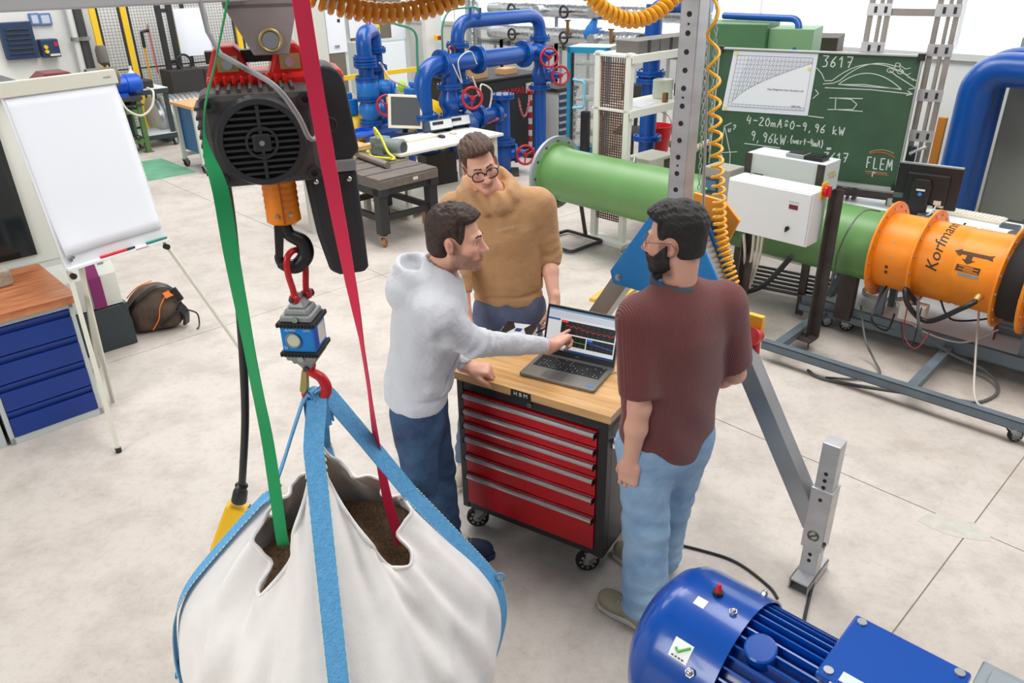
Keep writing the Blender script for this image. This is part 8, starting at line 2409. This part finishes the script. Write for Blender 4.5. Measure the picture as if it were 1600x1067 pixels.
for r2 in range(5):
    for c2 in range(18):
        M = Matrix.Translation((-.225 + c2 * .0252, -.065 + r2 * .026, .02))
        if k0 is None: q = MB(); q.b2(0, .02, 0, .02, 0, .007); k0 = q.build('key', mat('keycap', (228, 224, 212), .5), kbb); k0.matrix_local = M
        else: clone(k0, kbb, M)
for (x, y, w_, d_, h_, m, nm, lab) in ((1492, 353, .17, .11, .03, M_INS, 'meter', 'left flat white meter on the desk edge'), (1520, 360, .17, .11, .03, M_INS, 'meter', 'middle flat white meter on the desk edge'), (1552, 368, .16, .11, .03, M_INS, 'meter', 'right flat white meter on the desk edge'), (1578, 356, .13, .08, .02, mat('meter_slate', (80, 92, 110), .5), 'calculator', 'slate calculator at the right of the keyboard'), (1450, 345, .15, .10, .05, mat('meter_slate', (80, 92, 110), .5), 'meter', 'slate box beside the monitor foot'), (1404, 322, .16, .10, .06, M_INS, 'socket_strip', 'ivory power strip at the left desk end'), (1447, 322, .10, .05, .03, M_CSH, 'power_adapter', 'white adapter with red dot behind the monitor'), (1463, 352, .12, .09, .05, M_INS, 'meter', 'ivory meter box left of the keyboard')):
    o = at(x, y, .74); t = thing(nm, lab, 'instrument', (o.x, o.y, .74), PANG + .1); q = MB(); q.b2(-w_ / 2, w_ / 2, -d_ / 2, d_ / 2, 0, h_); b_ = q.build('casing', m, t, bevel=.004); q = MB(); q.b2(-w_ * .42, w_ * .42, -d_ * .42, d_ * .42, h_, h_ + .003); q.build('face', M_PAP if m is M_INS else M_GREYM, b_)
o = at(1597, 372, .74); t = thing('scale_weight', 'grey round weight stand at the right picture edge', 'weight', (o.x, o.y, .74), 0); q = MB(); q.lathe([(.09, 0), (.09, .03), (.03, .04), (.012, .045), (.012, .12)], (0, 0, 0), (0, 0, 1), 20); q.build('weight_body', M_GREYM, t, smooth=40); q = MB(); q.b2(-.03, .03, -.01, .01, .12, .14); q.build('weight_grip', M_GREYM, t)
# grey computer under the desk
o = at(1580, 520, .21); t = thing('computer_tower', 'grey computer tower with vents on the lower desk shelf', 'computer', (o.x, o.y, .21), PANG); q = MB(); q.b2(-.1, .12, -.05, .3, 0, .35); q.build('case', mat('pc_grey', (110, 120, 120), .5), t, bevel=.005)
for k in range(9): q = MB(); q.b2(-.08, .10, -.054, -.05, .04 + k * .034, .058 + k * .034); q.build('drive_cover', mat('pc_cover', (140, 150, 148), .5), t)
# loose cables below the fan
random.seed(3)
cols = [M_BLKP, MATS['cable_ivory'], MATS['cable_white'], mat('cable_red', (150, 40, 48), .5), mat('cable_dark_grey', (96, 98, 98), .5)]
names = ['black', 'ivory', 'white', 'red', 'grey']
paths = [([(1390, 440, .5), (1372, 470, .4), (1362, 500, .3), (1385, 516, .2), (1398, 490, .3)], .007, 0, 'black lead looping below the fan inlet flange'),
         ([(1434, 470, .5), (1440, 520, .3), (1480, 550, .14), (1540, 580, .06), (1560, 610, .02), (1530, 628, .012), (1480, 622, .012), (1300, 595, .012), (1262, 578, .012)], .010, 4, 'grey hose curving from the fan to the floor frame'),
         ([(1470, 470, .5), (1490, 500, .35), (1560, 495, .3), (1585, 480, .4)], .007, 0, 'black lead running right below the fan'),
         ([(1400, 470, .4), (1430, 510, .22), (1500, 535, .2), (1560, 515, .3)], .006, 1, 'ivory lead draped on the lower desk shelf'),
         ([(1420, 470, .45), (1412, 520, .25), (1430, 545, .2), (1452, 520, .3)], .004, 3, 'thin red wire hanging below the junction box'),
         ([(1440, 480, .45), (1425, 540, .2), (1412, 535, .2), (1408, 505, .3)], .004, 0, 'thin black wire hanging below the junction box'),
         ([(1530, 480, .45), (1524, 560, .2), (1523, 620, .05), (1540, 640, .01)], .007, 1, 'ivory cable hanging straight down to the floor'),
         ([(1375, 330, .98), (1350, 330, 1.02), (1325, 360, .95), (1308, 400, .7), (1300, 440, .45), (1270, 500, .12), (1262, 545, .02)], .0055, 4, 'thin grey cable hanging over the green duct'),
         ([(1345, 478, .25), (1352, 530, .15), (1365, 560, .05), (1374, 585, .02), (1340, 592, .015), (1290, 590, .015)], .008, 4, 'grey cable lying from the desk leg to the frame rail'),
         ([(1560, 500, .3), (1552, 530, .2), (1545, 545, .16)], .006, 3, 'red plug lead at the desk shelf end'),
         ([(995, 470, .012), (1005, 455, .012), (1035, 462, .012), (1030, 480, .012), (985, 482, .012), (965, 470, .012)], .011, 0, 'thick black cable coil on the floor beside the gantry leg'),
         ([(980, 380, .012), (1000, 392, .012), (990, 402, .012), (968, 394, .012), (985, 384, .012)], .008, 1, 'ivory cable coil on the floor below the green duct')]
for pts, rr, ci, lab in paths:
    q = MB(); q.tube(bez([at(*p) for p in pts], 8), rr, 7); tag(q.build('cable', cols[ci], None, smooth=60), lab, 'cable')
q = MB(); c = at(1385, 462, .23); q.tube([c + V_(.17 * math.cos(a) * (1 + .05 * math.sin(3 * a)), .12 * math.sin(a), .012 * (a / 6.28)) for a in [k * PI / 10 for k in range(70)]], .006, 6); tag(q.build('cable_coil', cols[2], None, smooth=60), 'coil of white cable on the lower desk shelf', 'cable')
for k in range(6):
    a, b = at(1180 - k * 2, 415 + k * 6, .12 + .012 * k), at(1370 - k * 3, 452 + k * 6, .12 + .012 * k); q = MB(); q.bar(a, b, .02, .02); tag(q.build('steel_rod', M_GREYM, None), '%s dark steel rod from the back in the stack below the green duct' % ['first', 'second', 'third', 'fourth', 'fifth', 'sixth'][k], 'rod', 'steel rods stacked below the duct')
q = MB(); a, b = at(940, 470, .03), at(1040, 400, .03)
w5 = thing('timber_plank', 'yellow laminated plank lying on the floor behind the gantry leg', 'plank', (a.x, a.y, 0), math.atan2(b.y - a.y, b.x - a.x))
for k in range(4): q = MB(); q.b2(0, 1.25, -.12 + k * .06, -.065 + k * .06, 0, .03); q.build('strip', mat('plank_yellow', (226, 178, 90), .5), w5)
o = onplane(1112, 345, CC + V_(.12, .25, 0), V_(0, 1, 0)); t = thing('yellow_guard', 'orange sheet metal guard behind the blue gantry plate', 'guard', (o.x, o.y, 0), R(-35)); q = MB(); q.prism([(-.10, -.10), (.07, -.14), (.13, .02), (.05, .10), (-.10, .12)], (0, 0, o.z), (1, 0, 0), (0, 0, 1), (0, 1, 0), .02); q.build('guard_plate', mat('guard_orange', (246, 150, 20), .45), t, bevel=.003); q = MB(); q.b2(-.03, .03, -.02, .03, 0, o.z); q.build('guard_post', M_GREYM, t)

# big blue pipes and grey cabinet at the right edge
for k, (da, db, lab) in enumerate(((0, 0, 'front big blue pipe bending down behind the monitor'), (.35, .10, 'rear big blue pipe bending down behind the monitor'))):
    A = 8.5 + da; p = one1(1487, 300, A); e2_ = ab(p)[1] - db; t = thing('big_pipe', lab, 'pipe', tuple(E(A, e2_)), 0, None)
    zt2_ = one1(1560, 108, A).z
    q = MB(); q.tube(bends([E(A, e2_, 0), E(A, e2_, zt2_ + .06 * k), E(A, e2_ - 3.0, zt2_ + .06 * k)], .26, 10), .155, 24); q.build('pipe_run', M_PB, t, world=True, smooth=60)
    if k == 0:
        for j in range(6): q = MB(); q.ringc(E(A, e2_ - .42 - j * .10, zt2_), E(A, e2_ - .52 - j * .10, zt2_), .158, .150, 24); q.build('tape_band', M_BLKP if j % 2 == 0 else mat('tape_lime', (150, 160, 30), .5), t, world=True, smooth=40)
o = one1(1532, 312, 9.1); t = thing('steel_locker', 'tall grey green steel locker at the right picture edge', 'locker', tuple(E(*ab(o))), BA - PI / 2); zt3 = one1(1590, 58, 9.1).z
q = MB(); q.b2(0, 1.6, 0, .6, 0, zt3); q.build('carcass', mat('locker_grey', (146, 150, 140), .55), t, bevel=.005)
for k in range(2): q = MB(); q.b2(.02 + .8 * k, .79 + .8 * k, -.015, 0, .05, zt3 - .03); q.build('door', mat('locker_grey', (146, 150, 140), .55), t, bevel=.003)
o = one1(1458, 250, 9.0); q = MB(); q.prism([(-.04, 0), (.04, 0), (.04, 1.0), (-.04, 1.0)], V_(o.x, o.y, 0), E2, UP, E1, .05); tag(q.build('orange_post', mat('post_orange', (206, 130, 40), .5), None), 'thin orange post left of the big blue pipes', 'post')

# ------------------------------------------------------------------ measuring desk, T-slot table
dk = E(4.87, 6.68); desk = thing('measuring_desk', 'long white desk with old monitor and meters behind the people', 'desk', tuple(dk), BA)
q = MB(); q.b2(-.10, 1.40, 0, .78, .72, .75); q.build('desk_top', mat('desk_cream', (226, 224, 214), .45), desk, bevel=.004)
for x in (.0, 1.30):
    for y in (.06, .68): q = MB(); q.b2(x, x + .05, y, y + .05, 0, .72); q.build('leg', M_BFR, desk)
q = MB(); q.b2(-.05, 1.40, .05, .7, .10, .13); q.build('lower_board', mat('desk_cream', (226, 224, 214), .45), desk)
def ondesk(x, y): p = at(x, y, .75); return (p.x, p.y, .75)
o = ondesk(634, 208); t = thing('monitor', 'old cream framed flat monitor with grey screen on measuring desk', 'monitor', o, R(18))
q = MB(); q.b2(-.12, .12, -.09, .09, 0, .02); q.b2(-.03, .03, .0, .05, .02, .2); q.build('stand', M_BLKP, t, bevel=.005)
Mt = Matrix.Translation((0.01, -.02, .25)) @ Matrix.Rotation(R(-12), 4, 'X') @ Matrix.Rotation(R(6), 4, 'Y'); q = MB(Mt); q.b2(-.20, .20, -.02, .03, -.19, .19); fr_m = q.build('frame', mat('monitor_cream', (224, 216, 198), .5), t, bevel=.008); q = MB(Mt); q.b2(-.17, .17, -.024, -.02, -.155, .16); q.build('screen', mat('screen_grey', (78, 82, 84), .3), fr_m)
t = thing('keyboard', 'cream keyboard before the old monitor on measuring desk', 'keyboard', ondesk(655, 217), BA); q = MB(); q.b2(-.22, .22, -.08, .08, 0, .025); kk = q.build('case', mat('monitor_cream', (224, 216, 198), .5), t, bevel=.005); q = MB(); q.b2(-.2, .2, -.06, .06, .025, .032); q.build('key_field', mat('keycap', (228, 224, 212), .5), kk)
t = thing('computer_mouse', 'black computer mouse on the measuring desk', 'mouse', ondesk(690, 215), BA); q = MB(); q.ball((0, 0, .015), (.035, .06, .02), 12); q.build('shell', M_BLKP, t, smooth=80)
t = thing('computer_mouse', 'cream computer mouse on the right of the measuring desk', 'mouse', ondesk(708, 209), BA); q = MB(); q.ball((0, 0, .015), (.035, .06, .02), 12); q.build('shell', mat('monitor_cream', (224, 216, 198), .5), t, smooth=80)
for x, y, lab in ((688, 207, 'left bench meter with dark front on measuring desk'), (716, 201, 'right bench meter with dark front on measuring desk')):
    t = thing('bench_meter', lab, 'instrument', ondesk(x, y), BA - .1); Mt = Matrix.Rotation(R(-14), 4, 'X'); q = MB(Mt); q.b2(-.16, .16, -.05, .12, .03, .15); bdm = q.build('case', mat('meter_blue_grey', (70, 90, 110), .5), t, bevel=.006); q = MB(Mt); q.b2(-.15, .15, -.056, -.05, .04, .14); f_ = q.build('front_panel', M_CSH, bdm); q = MB(Mt); q.b2(-.12, .03, -.06, -.056, .09, .125); q.build('display', M_BBX, bdm); q = MB(); q.b2(-.14, -.12, -.04, .1, 0, .04); q.b2(.12, .14, -.04, .1, 0, .04); q.build('tilt_feet', M_BLKP, t)
t = thing('warning_lamp', 'red dome lamp behind the keyboard on measuring desk', 'lamp', ondesk(655, 204), 0); q = MB(); q.ball((0, 0, .05), .06, 14); q.build('dome', mat('dome_red', (206, 50, 44), .35), t, smooth=80); q = MB(); q.cyl((0, 0, 0), (0, 0, .05), .05, n=14); q.build('base', M_YEL, t)
o = at(716, 300); t = thing('computer_tower', 'black computer tower on the floor below the measuring desk', 'computer', (o.x, o.y, 0), BA + R(-8)); q = MB(); q.b2(-.42, 0.0, 0, .22, 0.0, .50); bdc = q.build('case', M_BBX, t, bevel=.006); q = MB(); q.b2(0, .012, .01, .19, .02, .25); q.build('front_panel', M_BLKP, t); q = MB(); q.cyl((.012, .13, .16), (.016, .13, .16), .025, n=14); q.build('badge', M_CHROME, t)
o = at(676, 305); t = thing('waste_bin', 'brown tube bin beside the black computer tower', 'bin', (o.x, o.y, 0), 0); q = MB(); q.ringc((0, 0, 0), (0, 0, .36), .075, .065, 18); q.cyl((0, 0, 0), (0, 0, .02), .07, n=18); q.build('bin_tube', mat('bin_brown', (82, 62, 50), .6), t, smooth=40); q = MB(); q.torus((0, 0, .36), UP, .07, .006, 18, 6); q.build('bin_rim', M_BLKP, t)
# T slot table
tt0 = E(4.10, 6.12); tst = thing('t_slot_table', 'black steel table on castors with grooved cast iron plate', 'table', tuple(tt0), BA)
M_CI = mat('cast_iron', (112, 104, 98), .55, .2, var=.15, vscale=12); M_TB = mat('table_black', (38, 40, 40), .5)
q = MB(); TW, TD, TZ = .72, .98, .70
q.b2(0, TW, 0, TD, TZ - .10, TZ - .02); plate = q.build('plate', M_CI, tst, bevel=.004)
for k in range(4): q = MB(); a, b = k * TD / 4, (k + 1) * TD / 4; q.b2(0, TW, a + .012, b - .012, TZ - .02, TZ); q.build('slot_land', M_CI, plate)
for x in (.05, TW - .05):
    for y in (.08, TD - .08):
        q = MB(); q.b2(x - .05, x + .05, y - .05, y + .05, .14, TZ - .10); q.build('leg', M_TB, tst, bevel=.003); caster(tst, x, y, .055, .7, tyre=mat('castor_amber', (184, 110, 50), .5))
q = MB(); q.b2(0, TW, .03, .13, TZ - .17, TZ - .10); q.b2(0, TW, TD - .13, TD - .03, TZ - .17, TZ - .10); q.b2(0, .1, 0, TD, TZ - .17, TZ - .1); q.b2(TW - .1, TW, 0, TD, TZ - .17, TZ - .1); q.build('top_frame', M_TB, tst)
q = MB(); q.b2(.05, TW - .05, .06, .10, .26, .32); q.b2(.05, TW - .05, TD - .10, TD - .06, .26, .32); q.b2(.03, .07, .08, TD - .08, .26, .32); q.b2(TW - .07, TW - .03, .08, TD - .08, .26, .32); q.build('lower_frame', M_TB, tst)
q = MB(); q.b2(.40, .46, -.003, 0, TZ - .07, TZ - .04); q.build('plate_tag', M_INS, plate)
p = at(612, 243, TZ); gm = thing('electric_motor', 'small grey electric motor with yellow cable on grooved table', 'motor', (p.x, p.y, TZ), R(-30))
M_GM = mat('motor_grey', (122, 134, 134), .45)
q = MB(); q.lathe([(.07, -.16), (.085, -.15), (.085, .06), (.09, .07), (.09, .15), (.07, .17)], (0, 0, .10), (1, 0, 0), 20); q.build('motor_body', M_GM, gm, smooth=40); q = MB(); q.b2(-.22, -.06, -.08, .08, .0, .19); q.build('terminal_box', M_GM, gm, bevel=.01); q = MB(); q.b2(-.12, .10, -.09, .09, 0, .02); q.build('foot', M_GM, gm)
q = MB(); q.lathe([(.02, .17), (.055, .172), (.055, .176)], (0, 0, .10), (1, 0, 0), 16); q.build('fan_grille', M_GREYM, gm)
q = MB(); q.tube(bez([(-.14, -.05, .19), (-.12, -.10, .30), (-.02, -.13, .22), (.08, -.16, .08), (.18, -.18, .02), (.05, -.22, .015), (-.2, -.16, .015), (-.32, .0, .02), (-.1, -.2, .02), (.16, -.22, .03)], 7), .013, 8); q.build('yellow_cable', mat('cable_yellow', (226, 220, 60), .45), gm, smooth=60)
q = MB(); a, b = at(550, 238, TZ + .035), at(606, 258, TZ + .035); q.cyl(a, b, .035, n=16); tag(q.build('steel_bar', mat('bar_steel', (150, 138, 130), .4, .5, var=.2), None, smooth=40), 'round steel bar lying on the left of the grooved table', 'bar')
# second bench end with wooden top behind the hoist, pallet below the duct
o = at(545, 232, .80); t = thing('wooden_bench', 'beech topped bench with blue tray behind the chain bag', 'bench', (o.x, o.y, 0), BA); q = MB(); q.b2(-.6, .22, -.1, .5, .78, .82); q.build('bench_top', M_BEECH, t)
for x in (-.55, .15):
    for y in (-.05, .42): q = MB(); q.b2(x - .03, x + .03, y, y + .06, 0, .78); q.build('leg', M_BFR, t)
o2 = at(560, 212, .82); t = thing('blue_tray', 'blue plastic tray on the beech bench behind the hoist', 'tray', (o2.x, o2.y, .82), BA + .3); q = MB(); q.b2(-.2, .2, -.12, .12, 0, .01); q.b2(-.2, .2, -.12, -.11, 0, .05); q.b2(-.2, .2, .11, .12, 0, .05); q.b2(-.2, -.19, -.12, .12, 0, .05); q.b2(.19, .2, -.12, .12, 0, .05); q.build('tray_body', M_MBL2, t)
o = at(905, 345); pal = thing('wooden_pallet', 'wooden pallet lying behind the green duct end', 'pallet', tuple(E(4.9, 5.75)), BA)
M_PAL = mat('pallet_wood', (196, 150, 104), .75, var=.2, vscale=8, stretch=(1, 8, 4))
for k in range(5): q = MB(); q.b2(0, 1.15, k * .17, k * .17 + .12, .122, .144); q.build('deck_board', M_PAL, pal)
for x in (0, .5, 1.0):
    q = MB(); q.b2(x, x + .145, 0, .80, .10, .122); q.build('stringer_board', M_PAL, pal)
    for y in (0, .33, .66): q = MB(); q.b2(x, x + .145, y, y + .14, .022, .10); q.build('block', M_PAL, pal)
    q = MB(); q.b2(x, x + .145, 0, .80, 0, .022); q.build('bottom_board', M_PAL, pal)
